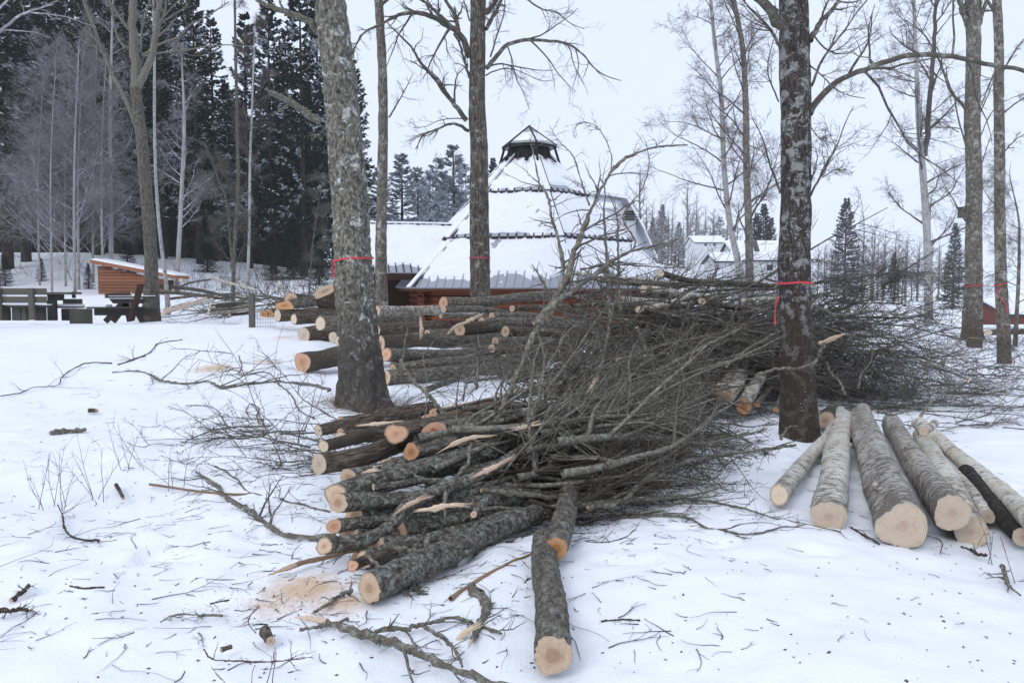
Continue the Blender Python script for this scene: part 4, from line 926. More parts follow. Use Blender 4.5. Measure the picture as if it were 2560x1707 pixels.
# entrance wing to the left
wa = PHI - math.pi / 2; wd = np.array([math.sin(wa), -math.cos(wa), 0]); ws = np.array([-wd[1], wd[0], 0]); ws = ws if ws[1] < 0 else -ws
wing = lambda t, s, z: np.array([KX, KD, 0]) + wd * t + ws * s + np.array([0, 0, z])
RZ, EZ, HW = 3.42, 1.98, 1.75
for sgn in (1, -1):
    a, b, c, d = wing(2.2, sgn * HW, EZ), wing(5.55, sgn * HW, EZ), wing(5.75, 0, RZ), wing(1.6, 0, RZ)
    nrm = np.cross(b - a, d - a); nrm /= np.linalg.norm(nrm); nrm = nrm if nrm[2] > 0 else -nrm
    mb = MB(); q = np.array([a, b, c, d]); mb.add(np.concatenate([q, q - nrm * .06]), [[0, 1, 2, 3], [7, 6, 5, 4], [0, 4, 5, 1], [1, 5, 6, 2], [2, 6, 7, 3], [3, 7, 4, 0]])
    pn = mb.obj('wing_roof_panel', M['metal_roof'], hut, False)
    nu, nv = 70, 50; U, Vv = np.meshgrid(np.linspace(0, 1, nu), np.linspace(0, 1, nv))
    Pq = (a * (1 - U[..., None]) + b * U[..., None]) * (1 - Vv[..., None]) + (d * (1 - U[..., None]) + c * U[..., None]) * Vv[..., None]
    th = 0.06 * sst(0, .16, Vv * 2.2 - (.22 + .16 * vnoise(Pq * 1.6, 7))) * (.8 + .6 * vnoise(Pq * 2.2, 9) + .3 * vnoise(Pq * 9, 3)) + .004 * vnoise(Pq * 12, 3)
    th = th - 0.012 * sst(0.3, 0.5, vnoise(Pq * 7, 17)) - .004
    sb = MB(); idx = (np.arange(nv - 1)[:, None] * nu + np.arange(nu - 1)[None]).ravel(); sb.add(Pq + nrm * th[..., None], np.stack([idx, idx + 1, idx + nu + 1, idx + nu], -1)); o = sb.obj('roof_snow', M['snow_cap'], pn); o.location = (0, 0, 0)
    upv = unit((d - a)[None])[0] * .2 + unit((c - b)[None])[0] * .8; upv = unit(upv[None])[0]
    for i in range(1, 16):
        p0 = a + (b - a) * i / 16; mb = MB(); mb.bar(p0 + nrm * .014, p0 + upv * (0.40 if i % 3 else .6) + nrm * .014, .025, .03, nrm); o = mb.obj('rib', M['roof_edge'], pn, False); o.location = (0, 0, 0)
    mb = MB(); mb.bar(wing(2.6, sgn * (HW - .05), EZ - .11), wing(5.5, sgn * (HW - .05), EZ - .11), .05, .2); mb.obj('wing_fascia', M['dark_wood'], hut, False)
for i in range(20):
    t = 1.9 + i * .19; mb = MB(); mb.bar(wing(t, 0, RZ + .03), wing(t + .11, 0, RZ + .03), .12, .05); mb.obj('ridge_piece', M['roof_edge'], hut, False)
mb = MB(); mb.bar(wing(1.6, 0, RZ + .075), wing(5.7, 0, RZ + .075), .2, .05); mb.obj('ridge_snow', M['snow_cap'], hut, False)
for t, s in ((5.3, 1.5), (5.3, -1.5), (3.6, 1.5)):
    mb = MB(); zb = KZ0 - .3; mb.tubes(np.array([[wing(t, s, zb), wing(t, s, 1.0), wing(t, s, EZ - .05)]]), np.full((1, 3), .09), 8); mb.obj('wing_post', M['dark_wood'], hut)
mb = MB(); mb.bar(wing(3.1, -1.4, .9), wing(5.3, -1.4, .9), .06, 2.0); mb.obj('wing_back_wall', M['dark_wood'], hut, False)
mb = MB(); mb.bar(wing(2.55, 1.78, EZ - .02), wing(3.45, 1.9, 1.22), .07, .22, (0, -1, .2)); mb.obj('barge_board', M['dark_wood'], hut, False)
mb = MB(); mb.bar(wing(2.40, 1.80, EZ - .16), wing(3.25, 1.92, 1.14), .03, .05, (0, -1, .2)); mb.obj('barge_trim', M['metal_roof'], hut, False)
# the dormer-like back wing on the right side
dp = at_d(2, 1960, 900, 27.5); dz = dp[2]
mb = MB(); mb.box((dp[0] - .55, 27.4, dz - 1.2), (1.9, 1.6, 2.9)); dm_ = mb.obj('back_wing_wall', M['white_wall'], hut, False)
q = [np.array([dp[0] - 1.7, 26.4, dz + .9]), np.array([dp[0] + .05, 26.3, dz + .62]), np.array([dp[0] + .62, 26.3, dz - .35]), np.array([dp[0] + 1.1, 26.3, dz - 1.4])]
mb = MB(); bk = [p + np.array([0, 2.6, 0]) for p in q]; mb.add(np.array(q + bk + [p + [0, 0, -.1] for p in q] + [p + [0, 0, -.1] for p in bk]), [[0, 1, 5, 4], [1, 2, 6, 5], [2, 3, 7, 6], [0, 8, 9, 1], [1, 9, 10, 2], [2, 10, 11, 3]])
mb.obj('back_wing_snowy_roof', M['snow_cap'], hut, False)
for i in range(4):
    mb = MB(); mb.bar((dp[0] + .02, 26.56, dz + .12 - i * .085), (dp[0] + .36, 26.56, dz + .12 - i * .085), .03, .05); mb.obj('vent_slat', M['old_wood_dark'], hut, False)

# ------------------------------------------------------------------ the low log shed
SHD = 40.0
sl = at_d(7, 648, 350, SHD); srt = at_d(7, 1075, 300, SHD); ZS = tz(sl[0], SHD) - .05
shed = thing('log_shed', 'low orange brown log shed with a slanting snow covered roof', 'shed', (sl[0], SHD, ZS))
zl = at_d(7, 648, 172, SHD)[2]; zr = at_d(7, 1075, 262, SHD)[2]; x0, x1 = sl[0], srt[0]; ZB = min(ZS, sl[2] - .05)
ncr = 9; hc = (zl - ZB) / ncr
for i in range(ncr):
    z = ZB + (i + .5) * hc; xe = x1 if z < zr else x1 - (x1 - x0) * (z - zr) / (zl - zr)
    if xe < x0 + .3: continue
    mb = MB(); mb.tubes(np.array([[(x0 - .0, SHD, z), ((x0 + xe) / 2, SHD, z), (xe, SHD, z)]]), np.full((1, 3), hc * .56), 10)
    mb.add([(x0, SHD + hc * .56 * math.cos(t), z + hc * .56 * math.sin(t)) for t in np.arange(10) * .6283], [list(range(10))]); mb.obj('wall_log', M['orange_log'], shed)
    mb = MB(); mb.tubes(np.array([[(x0 + .05, SHD, z), (x0 + .05, SHD + .6, z), (x0 + .05, SHD + 1.1, z)]]), np.full((1, 3), hc * .56), 8); mb.obj('side_log', M['orange_log'], shed)
mb = MB(); mb.add([(x0, SHD - .02, zl - hc * 1.2), (x1, SHD - .02, zr - hc * 1.6), (x1, SHD - .02, zr + .02), (x0, SHD - .02, zl + .02), (x0, SHD + .06, zl - hc * 1.2), (x1, SHD + .06, zr - hc * 1.6), (x1, SHD + .06, zr + .02), (x0, SHD + .06, zl + .02)], [[0, 1, 2, 3], [7, 6, 5, 4], [0, 4, 5, 1], [3, 2, 6, 7]]); mb.obj('gable_board', M['orange_log'], shed, False)
mb = MB(); mb.box(((x0 + x1) / 2, SHD + 1.1, (ZB + zr) / 2), (x1 - x0, .1, zr - ZB)); mb.obj('back_wall', M['orange_log'], shed, False)
ra_, rb2 = at_d(7, 588, 128, SHD - .4), at_d(7, 1145, 232, SHD - .4)
q = np.array([ra_, rb2, rb2 + [0, 1.7, .0], ra_ + [0, 1.7, 0]]); mb = MB(); dn = np.array([0, 0, -.17]); mb.add(np.concatenate([q, q + dn]), [[0, 1, 2, 3], [7, 6, 5, 4], [0, 4, 5, 1], [1, 5, 6, 2], [2, 6, 7, 3], [3, 7, 4, 0]]); mb.obj('roof', M['orange_log'], shed, False)
nu, nv = 40, 24; U, Vv = np.meshgrid(np.linspace(0, 1, nu), np.linspace(0, 1, nv)); Pq = (q[0] * (1 - U[..., None]) + q[1] * U[..., None]) * (1 - Vv[..., None]) + (q[3] * (1 - U[..., None]) + q[2] * U[..., None]) * Vv[..., None]
th = .10 * np.minimum(np.minimum(sst(0, .04, U), sst(1, .97, U)), np.minimum(sst(0, .06, Vv), sst(1, .94, Vv))) * (1 + .4 * vnoise(Pq * 2, 4))
sb = MB(); idx = (np.arange(nv - 1)[:, None] * nu + np.arange(nu - 1)[None]).ravel(); Pq[..., 2] += th + .004; sb.add(Pq, np.stack([idx, idx + 1, idx + nu + 1, idx + nu], -1)); sb.obj('roof_snow', M['snow_cap'], shed)

# ------------------------------------------------------------------ houses beyond
def house(name, label, t, x0, x1, yr, ye, yb, d, depth, wall, chim=None, panels=(), wins=(), over=0.3):
    a = at_d(t, x0, ye, d); b = at_d(t, x1, ye, d); zr_ = at_d(t, x0, yr, d + depth / 2)[2]; zb = at_d(t, x0, yb, d)[2]
    h = thing(name, label, 'house', ((a[0] + b[0]) / 2, d, zb)); ze = a[2]
    mb = MB(); X0, X1 = a[0] + over, b[0] - over; zt = tz((X0 + X1) / 2, d) - .5; zb2 = min(zb, zt)
    mb.box(((X0 + X1) / 2, d + depth / 2, (zb2 + ze) / 2), (X1 - X0, depth - 2 * over, ze - zb2)); mb.obj('wall', M[wall], h, False)
    m = d + depth / 2
    for xx in (X0, X1): mb = MB(); mb.add([(xx, d + over, ze - .01), (xx, d + depth - over, ze - .01), (xx, m, zr_ - .05)], [[0, 1, 2]]); mb.obj('gable', M[wall], h, False)
    for s, y in ((1, d), (-1, d + depth)):
        q = np.array([(a[0], y, ze), (b[0], y, ze), (b[0], m, zr_), (a[0], m, zr_)]); mb = MB(); mb.add(np.concatenate([q, q + [0, 0, -.15]]), [[0, 1, 2, 3], [7, 6, 5, 4], [0, 4, 5, 1], [1, 5, 6, 2], [2, 6, 7, 3], [3, 7, 4, 0]]); rf_ = mb.obj('roof', M['dark_panel'], h, False)
        mb = MB(); mb.add(np.concatenate([q + [0, 0, .22], q + [0, 0, .01]]), [[0, 1, 2, 3], [0, 4, 5, 1], [1, 5, 6, 2], [3, 7, 4, 0]]); o = mb.obj('roof_snow', M['snow_cap'], rf_, False); o.location = (0, 0, 0)
    for (u0, u1, w0, w1) in panels:
        def rp(u, w): return np.array([a[0] + (b[0] - a[0]) * u, d + (m - d) * w, ze + (zr_ - ze) * w + .26])
        mb = MB(); mb.add([rp(u0, w0), rp(u1, w0), rp(u1 + .06, w1), rp(u0 + .06, w1)], [[0, 1, 2, 3]]); mb.obj('bare_roof_strip', M['dark_panel'], h, False)
    for (u0, u1, w0, w1) in wins:
        xw0, xw1 = X0 + (X1 - X0) * u0, X0 + (X1 - X0) * u1; z0_, z1_ = zb + (ze - zb) * w0, zb + (ze - zb) * w1
        mb = MB(); mb.box(((xw0 + xw1) / 2, d + over - .02, (z0_ + z1_) / 2), (xw1 - xw0, .06, z1_ - z0_)); f_ = mb.obj('window', M['white_wall'], h, False)
        mb = MB(); mb.box(((xw0 + xw1) / 2, d + over - .06, (z0_ + z1_) / 2), ((xw1 - xw0) * .85, .03, (z1_ - z0_) * .85)); o = mb.obj('pane', M['glass'], f_, False); o.location = (0, 0, 0)
    if chim:
        mb = MB(); cx = a[0] + (b[0] - a[0]) * chim; mb.box((cx, m, zr_ + .4), (.6, .6, 1.2)); mb.obj('chimney', M['red_wall'], h, False)
    return h
house('white_house', 'white walled house with a snowy roof showing two dark strips', 3, 440, 800, 1118, 1200, 1275, 85, 9, 'white_wall', None, [(.20, .27, .35, .98), (.30, .37, .35, .98)], [(.12, .2, .35, .75), (.4, .5, .35, .75)])
house('white_annex', 'low white annex under a snowy roof joined before the white house', 3, 345, 470, 1172, 1205, 1275, 82, 6, 'white_wall')
house('slope_house', 'snowy roofed pale house half lost in mist on the slope', 3, 250, 400, 1092, 1118, 1140, 165, 10, 'white_wall', None, (), [(.3, .4, .2, .8), (.6, .7, .2, .8)])
house('red_hut', 'low red walled hut with thick snowy roof at the slope foot', 3, 1690, 2100, 1392, 1450, 1522, 60, 6, 'red_wall', None, (), [(.3, .36, .3, .8), (.45, .52, .3, .8)])
mb = MB(); p = at_d(3, 1300, 1330, 78)
# ------------------------------------------------------------------ picnic tables and benches
def benchset():
    d = 21.5
    P = lambda x, y, o=0.0: at_d(11, x, y, d + o)
    def board(th, xa, xb, ya, yb, o, mat, name, dep=.045):
        a, b = P(xa, ya, o), P(xb, yb, o); mb = MB(); mb.box((a + b) / 2, (abs(b[0] - a[0]), dep, abs(a[2] - b[2]))); return mb.obj(name, M[mat], th, False)
    g = P(210, 435); zg = tz(g[0], g[1])
    t = thing('backed_bench', 'weathered plank bench with two backrest boards at the snow brow', 'bench', (g[0], g[1], zg - .1))
    board(t, -40, 428, 150, 210, 0, 'old_wood', 'backrest'); board(t, -40, 428, 225, 285, 0, 'old_wood', 'backrest')
    board(t, 262, 320, 148, 440, -.06, 'old_wood', 'post', .09); board(t, -30, 20, 150, 440, -.06, 'old_wood', 'post', .09)
    a, b = P(-40, 308, .25), P(440, 308, .25); mb = MB(); mb.box((a + b) / 2 + [0, 0, -.02], (b[0] - a[0], .42, .05)); st_ = mb.obj('seat', M['old_wood_dark'], t, False)
    mb = MB(); mb.box((a + b) / 2 + [0, 0, .022], (b[0] - a[0], .38, .03)); o = mb.obj('seat_snow', M['snow_cap'], st_, False); o.location = (0, 0, 0)
    for (xa, xb, m_) in ((-30, 30, 'dark_wood'), (38, 92, 'old_wood_dark'), (118, 200, 'old_wood'), (205, 255, 'old_wood'), (325, 420, 'old_wood_dark')): board(t, xa, xb, 318, 445, .3, m_, 'base_board', .12)
    g = P(600, 435, .9); 
    t2 = thing('plank_table', 'plank table with far bench and round stump leg next to the backed bench', 'table', (g[0], g[1], zg - .1))
    board(t2, 430, 690, 185, 205, .9, 'old_wood', 'table_top', .7); board(t2, 440, 585, 205, 262, .75, 'old_wood_dark', 'cross_beam', .08); board(t2, 440, 522, 262, 445, .75, 'old_wood_dark', 'post', .12)
    board(t2, 662, 694, 180, 240, 1.3, 'old_wood', 'backrest_post'); board(t2, 580, 756, 247, 300, 1.3, 'old_wood', 'backrest'); s2_ = board(t2, 525, 750, 315, 330, 1.1, 'old_wood_dark', 'seat', .36)
    a, b = P(525, 312, 1.1), P(750, 312, 1.1); mb = MB(); mb.box((a + b) / 2 + [0, 0, .02], (b[0] - a[0], .34, .07)); o = mb.obj('seat_snow', M['snow_cap'], s2_, False); o.location = (0, 0, 0)
    board(t2, 572, 690, 335, 445, 1.0, 'old_wood_dark', 'base_board', .12)
    a, b = P(745, 440, .9), P(745, 340, .9); mb = MB(); mb.tubes(np.array([[a - [0, 0, .15], (a + b) / 2, b]]), np.full((1, 3), .29), 18); mb.add([b + .29 * np.array([math.cos(k * .349), math.sin(k * .349), 0]) for k in range(18)], [list(range(18))]); mb.obj('stump_leg', M['old_wood'], t2)
    # the dark picnic table at the forked tree
    d0 = 21.8; P = lambda x, y, o=0.0: at_d(11, x, y, d0 + o)
    g = P(1080, 440); t3 = thing('picnic_table', 'dark picnic table with slanted legs beside the forked olive tree', 'table', (g[0], g[1], tz(g[0], g[1]) - .05))
    for i in range(4):
        a, b = P(975, 232), P(1330, 232); o_ = np.array([0, .02 + i * .19, 0]); mb = MB(); mb.bar(a + o_, b + o_, .17, .045); tp = mb.obj('table_plank', M['old_wood_dark'], t3, False)
        if i: 
            mb = MB(); mb.bar(a + o_ + [0, 0, .03], b + o_ + [0, 0, .03], .15, .02); o = mb.obj('plank_snow', M['snow_cap'], tp, False); o.location = (0, 0, 0)
    q = [P(1000, 245), P(1340, 245), P(1310, 290), P(1040, 290)]; mb = MB(); V = np.array(q + [p_ + [0, .08, 0] for p_ in q]); mb.add(V, [[0, 1, 2, 3], [7, 6, 5, 4], [0, 4, 5, 1], [1, 5, 6, 2], [2, 6, 7, 3], [3, 7, 4, 0]]); mb.obj('end_beam', M['old_wood_dark'], t3, False)
    a, b = P(870, 365), P(1440, 365); mb = MB(); mb.bar(a, b, .07, .20); mb.obj('bench_beam', M['old_wood_dark'], t3, False)
    for xa, xb in ((1125, 990), (1170, 1060), (1215, 1330), (1160, 1215)): 
        mb = MB(); mb.bar(P(xa if xa != 1160 else 1040, 285, .03), P({990: 960, 1060: 1060, 1330: 1330, 1215: 985}[xb], 450, .03), .07, .14, (0, 1, 0)) if False else mb.bar(P(xa, 285, .03), P(xb - 20, 455, .03), .14, .07, (0, 1, 0)); mb.obj('leg', M['old_wood_dark'], t3, False)
    a, b = P(835, 326, -.1), P(1010, 326, -.1)
    for i in range(2):
        mb = MB(); mb.bar(a + [0, -.15 + .2 * i, 0], b + [0.9, -.15 + .2 * i, 0], .18, .045); mb.obj('seat_plank', M['old_wood_dark'], t3, False)
    mb = MB(); mb.bar(a + [.1, -.05, .05], b + [0, -.05, .05], .36, .06); mb.obj('seat_snow', M['snow_cap'], t3, False)
    g = P(1215, 440, -.3); o = MB(); o.bar(P(1205, 445, -.35), P(1295, 110, -.35), .30, .05, (1, 0, -.2)); pl_ = o.obj('leaning_plank', M['dark_wood'], None, False); tag(pl_, 'dark plank leaning against the picnic table by the forked tree', 'plank')
benchset()
# stack of pale netting leaning behind the plank
p = at_d(7, 1715, 440, 20.0); cr = thing('wire_crate', 'small white wire crate among the cut wood', 'crate', (p[0], p[1], tz(p[0], p[1])))
zb = tz(p[0], p[1]) + .02; w, dp_, h = .52, .4, .36
mb = MB()
for i in range(9):
    x = p[0] - w / 2 + w * i / 8
    for y in (p[1] - dp_ / 2, p[1] + dp_ / 2): mb.bar((x, y, zb), (x, y, zb + h), .008, .008, (0, 1, 0))
for i in range(5):
    z = zb + h * i / 4
    for y in (p[1] - dp_ / 2, p[1] + dp_ / 2): mb.bar((p[0] - w / 2, y, z), (p[0] + w / 2, y, z), .008, .008)
    for x in (p[0] - w / 2, p[0] + w / 2): mb.bar((x, p[1] - dp_ / 2, z), (x, p[1] + dp_ / 2, z), .008, .008)
o = mb.obj('mesh_sides', M['white_wire'], cr, False); o['kind'] = 'stuff'
mb = MB(); 
for y in (p[1] - dp_ / 2, p[1] + dp_ / 2): mb.bar((p[0] - w / 2, y, zb + h), (p[0] + w / 2, y, zb + h), .03, .03)
for x in (p[0] - w / 2, p[0] + w / 2): mb.bar((x, p[1] - dp_ / 2, zb + h), (x, p[1] + dp_ / 2, zb + h), .03, .03)
mb.obj('rim', M['white_wire'], cr, False)
p0 = at_d(7, 1645, 470, 19.6); p1 = at_d(7, 1645, 345, 19.6); p0[2] = tz(p0[0], p0[1]) - .1
mb = MB(); mb.bar(p0, p1, .12, .14, (0, 1, 0)); tag(mb.obj('fence_post', M['old_wood'], None, False), 'grey square post standing beside the white wire crate', 'post')
# nest box on the stout forked trunk
a = at_d(3, 1490, 983, 23.75); nb_ = thing('nest_box', 'small square wooden nest box on the stout forked trunk', 'nest box', a)
mb = MB(); mb.box(a, (.22, .2, .28)); mb.obj('body', M['old_wood'], nb_, False)
mb = MB(); mb.bar(a + [-.15, 0, .15], a + [.15, 0, .19], .26, .03); mb.obj('lid', M['old_wood_dark'], nb_, False)
mb = MB(); mb.add([a + [.03 * math.cos(k * .6283), -.102, .04 + .03 * math.sin(k * .6283)] for k in range(10)], [list(range(10))]); mb.obj('entrance_hole', M['soot'], nb_, False)
# ------------------------------------------------------------------ felled logs
def log_disp(seed, rough, lob=0.06):
    def f(bc, a, s, r):
        return rough * (np.abs(vnoise(bc * [38, 38, 14], seed)) - .3) + 0.5 * rough * vnoise(bc * 90, seed + 3) + r * lob * (np.sin(2 * a + seed) * .5 + np.sin(3 * a + 2 * seed) * .5) + r * 0.10 * vnoise(bc * [5, 5, 3] + seed, seed + 1)
    return f
def end_disc(ring, c, parent, mat, seed, dome=0.0, tilt=None, name='cut_face'):
    n = len(ring); c = ring.mean(0); mb = MB(); V = [c]; bc = [(0.0, 0.0, 0.0)]; F3 = []; 
    for lv, k in enumerate((0.33, 0.66, 1.0)):
        for j in range(n):
            V.append(c + (ring[j] - c) * k); a = 2 * math.pi * j / n; bc.append((k * math.cos(a), k * math.sin(a), 0))
    bc = np.array(bc); bc[:, 2] = 0
    for j in range(n): F3.append([0, 1 + j, 1 + (j + 1) % n])
    mb.add(np.array(V), np.array(F3), bc)
    F4 = [[1 + l * n + j, 1 + (l + 1) * n + j, 1 + (l + 1) * n + (j + 1) % n, 1 + l * n + (j + 1) % n] for l in (0, 1) for j in range(n)]
    mb.f.append(np.array(F4))
    return mb.obj(name, M[mat], parent, False)
LOGN = [0]
def make_log(label, pts, rA, rB, bark='bark_log', cut='cut_tan', name='log', rough=0.006, lob=0.06, group=None, bevel=0.0, both=True, knots=2, rings=None, sides=28, oblique=None, cat='log'):
    """a bent log from pts[0] (butt) to pts[-1]"""
    LOGN[0] += 1; seed = LOGN[0]; rng = np.random.RandomState(900 + seed)
    pts = [np.asarray(p, float) for p in pts]; L = sum(np.linalg.norm(b - a) for a, b in zip(pts[:-1], pts[1:]))
    th = thing(name, label, cat, pts[0] - np.array([0, 0, rA]), group)
    mb = MB(); rings = rings or int(min(160, max(24, L / max(rA, .02) * 1.6 + 10)))
    if len(pts) == 2: pts = [pts[0], pts[0] * .62 + pts[1] * .38 + rng.normal(0, .012 * L, 3) * [1, 1, .3], pts[1]]
    V, c, r = stem(mb, pts, np.interp(np.linspace(0, 1, len(pts)), [0, 1], [rA, rB]), rings, sides, log_disp(seed, rough, lob), seed)
    if oblique is not None:     # saw cut not square to the stem
        ax = unit((c[1] - c[0])[None])[0]; ob = np.asarray(oblique, float)
        sh = ((V[0] - c[0]) @ ob)[:, None] * ax; 
        for k_ in range(0, 4): V[k_] = V[k_] + sh * (1 - k_ / 4)
        mb.v[0] = V.reshape(-1, 3)
    # knots and cut-off branch stubs
    for k in range(knots):
        i = rng.randint(3, rings - 3); j = rng.randint(sides); o = unit((V[i, j] - c[i])[None])[0]; T = unit((c[i + 1] - c[i])[None])[0]
        o = unit((o + T * 0.5)[None])[0]; kr = r[i] * rng.uniform(.15, .3)
        mb.tubes(np.array([[c[i] + o * r[i] * .6, c[i] + o * r[i] * 1.05, c[i] + o * (r[i] * 1.12 + kr * .6)]]), np.array([[kr * 1.3, kr, kr * .85]]), 8)
    mb.obj('bark', M[bark], th)
    end_disc(V[0], c[0], th, cut, seed)
    if both: end_disc(V[-1][::-1], c[-1], th, cut, seed + 50)
    return th
def PX(t, x, y, d): return at_d(t, x, y, d)
def rpx(t, w, d): return m_per(t, w, d)

# --- the birch logs at the right: (face centre, face radius px, far end, far radius px) in tile 6
def ground_log(label, t, face, rp, far, rq, bark, cut, hA=None, hB=None, mids=(), **kw):
    p = at_h(t, face[0], face[1], 0.08); r = rpx(t, rp, p[1]); p = at_h(t, face[0], face[1], r * .82 if hA is None else hA); r = rpx(t, rp, p[1])
    q = at_h(t, far[0], far[1], .08); r2 = rpx(t, rq, q[1]); q = at_h(t, far[0], far[1], r2 * .9 if hB is None else hB); r2 = rpx(t, rq, q[1])
    ms = [at_h(t, x, y, (r + r2) / 2) for x, y in mids]
    return make_log(label, [p] + ms + [q], r, r2, bark, cut, **kw)
GB = 'birch logs laid side by side in the snow'
ground_log('thin birch log with obliquely cut end and peeled cream patches', 6, (878, 1150), 46, (1182, 738), 24, 'birch', 'cut_pale', mids=[(1010, 985), (1120, 860)], name='birch_log', group=GB, hA=.10, hB=.16, oblique=(0, .5, .9))
ground_log('birch log with yellowish lichened bark, between the thin log and the thickest', 6, (1120, 1258), 82, (1192, 772), 42, 'birch', 'cut_pale', mids=[(1148, 1080), (1165, 930)], name='birch_log', group=GB, lob=.10, rough=.008)
ground_log('thickest birch log with broad fluted pale face and dark rough bark', 6, (1478, 1302), 116, (1275, 752), 50, 'birch_rough', 'cut_pale', mids=[(1395, 1080), (1320, 890)], name='birch_log', group=GB, lob=.17, rough=.012, sides=44)
ground_log('rough grey birch log whose face shows two grey heart spots', 6, (1728, 1240), 88, (1425, 795), 44, 'birch_rough', 'cut_pale', mids=[(1590, 1060), (1500, 920)], name='birch_log', group=GB, lob=.11, rough=.010, hA=.20, sides=36)
ground_log('smooth white birch log half sunk in snow under the grey one', 6, (1812, 1335), 80, (1570, 860), 38, 'birch', 'cut_pale', mids=[(1720, 1120), (1640, 980)], name='birch_log', group=GB, lob=.08, rough=.004, hA=.05)
ground_log('small pale log end peeping out beside the dark log', 6, (1898, 1258), 34, (1690, 1000), 26, 'birch', 'cut_pale', name='birch_log', group=GB, hA=.05)
ground_log('dark brown barked log lying below the long white birch log', 6, (2072, 1358), 48, (1800, 1040), 40, 'birch_dark', 'cut_pale', name='birch_log', group=GB)
ground_log('long white birch log on top at the outer side of the row', 6, (2260, 1400), 74, (1560, 800), 34, 'birch', 'cut_pale', mids=[(1990, 1160), (1760, 970)], name='birch_log', group=GB, hA=.24, hB=.24, rough=.006)
ground_log('short log with tan face tucked behind the dark patchy trunk', 6, (1105, 785), 44, (1160, 722), 36, 'bark_olive', 'cut_tan', name='log', hA=.14)
ground_log('short rounded log end resting on the long white birch', 6, (1585, 838), 22, (1640, 800), 18, 'birch', 'cut_pale', name='birch_log', hA=.34, hB=.34)
# logs poking out from under the big brush pile
for (fx, fy, fr, qx, qy, qr, h, b, c, lab) in [(705, 718, 40, 790, 570, 26, .14, 'birch', 'cut_orange', 'birch log with orange cut end under the big brush pile'), (770, 706, 14, 830, 640, 11, .18, 'bark_log', 'cut_orange', 'thin log with small orange end next to the orange cut birch'), (862, 732, 14, 900, 640, 11, .14, 'bark_log', 'cut_orange', 'thin orange ended log almost hidden by the dark patchy trunk'),
                                    (618, 672, 40, 690, 560, 30, .2, 'birch', 'cut_tan', 'pale birch log behind twigs under the big brush pile'), (560, 640, 22, 640, 560, 18, .4, 'birch', 'cut_tan', 'pale birch stem sticking out left under the brush pile')]:
    p = at_d(6, fx, fy, 9.3); q = at_d(6, qx, qy, 10.6)
    make_log(lab, [p, q], rpx(6, fr, 9.3), rpx(6, qr, 10.6), b, c, name='birch_log' if b == 'birch' else 'log')

# --- near pile of limbs and tops, tile 5
GN = 'limb logs at the butt end of the near brush pile'
def lg5(label, pts, ds, ra, rb_, bark, cut, tile=5, rest=False, face=30, **kw):
    if rest:
        sh = float(at_h(tile, *pts[0], rpx(tile, ra, ds[0]) * .85)[1]) - ds[0]; ds = [d + sh for d in ds]
    P = [at_d(tile, x, y, d) for (x, y), d in zip(pts, ds)]
    if face:      # the saw cut is turned somewhat towards the open snow
        ax = unit((P[1] - P[0])[None])[0]; tc = unit((np.array([0, 0, CAM_H]) - P[0])[None])[0]; tc = tc - ax * (tc @ ax); kw['oblique'] = unit(tc[None])[0] * math.tan(math.radians(face))
    return make_log(label, P, rpx(tile, ra, ds[0]), rpx(tile, rb_, ds[-1]), bark, cut, **kw)
p1_ = at_h(5, 665, 1078, .09); d1 = float(p1_[1])
ground_log('big butt log with tan sawn face lowest in the near pile', 5, (668, 1076), 86, (1540, 690), 52, 'bark_lichen', 'cut_tan', hA=.085, mids=[(1000, 930), (1260, 800)], rough=.010, lob=.05, sides=40)
ground_log('lone trunk log pointing to the viewer with dark heart in its face', 5, (1620, 1425), 100, (1572, 830), 64, 'bark_log', 'cut_tan', hA=.075, mids=[(1600, 1150), (1578, 980)], rough=.010, lob=.09, sides=44)
ground_log('upper trunk piece lying behind the lone trunk log with reddish cut', 5, (1640, 870), 62, (1730, 480), 50, 'bark_log', 'cut_orange', hA=.12, hB=.12, rough=.008)
lg5('lichened log with bright ringed face on top of the near pile', [(505, 636), (820, 620), (1200, 580), (1690, 600)], [4.7, 4.95, 5.25, 5.7], 50, 22, 'bark_lichen', 'cut_tan', rough=.010, group=GN)
lg5('thick log with ragged yellowish end behind the bright ringed log', [(492, 592), (800, 500), (1150, 410), (1420, 320)], [5.05, 5.3, 5.7, 6.1], 62, 58, 'bark_lichen', 'cut_tan', rough=.012, lob=.12, group=GN)
lg5('small log with pink centred face below the bright ringed log', [(486, 756), (660, 735), (900, 700)], [4.65, 4.8, 5.0], 38, 34, 'bark_lichen', 'cut_pink', rough=.008, group=GN)
lg5('long limb with round pale face bending up over the near pile', [(434, 860), (650, 825), (760, 770), (840, 680), (960, 600), (1200, 510), (1400, 400), (1560, 280), (1720, 130)], [4.45, 4.6, 4.7, 4.8, 4.95, 5.25, 5.65, 6.05, 6.45], 42, 22, 'bark_lichen', 'cut_tan', rough=.007, group=GN)
lg5('short reddish ended stick wedged above the big butt log', [(583, 960), (680, 920), (770, 890)], [4.3, 4.4, 4.5], 31, 26, 'bark_brown', 'cut_pink', rough=.004, group=GN)
lg5('short flat piece over the reddish ended stick', [(600, 915), (700, 890), (800, 850)], [4.6, 4.7, 4.8], 24, 20, 'bark_brown', 'cut_pink', rough=.004, group=GN)
for k, (a, b, c, dd, w) in enumerate([((820, 780), (1200, 700), (1560, 640), 4.9, 46), ((900, 900), (1200, 830), (1500, 720), 4.85, 40), ((780, 700), (1100, 640), (1450, 520), 5.1, 40), ((950, 760), (1300, 600), (1600, 480), 5.2, 36)]):
    lg5('dark lichened limb inside the near brush pile', [a, b, c], [dd, dd + .3, dd + .7], w, w * .7, 'bark_lichen', 'cut_tan', rough=.009, group='dark limbs inside the near pile')
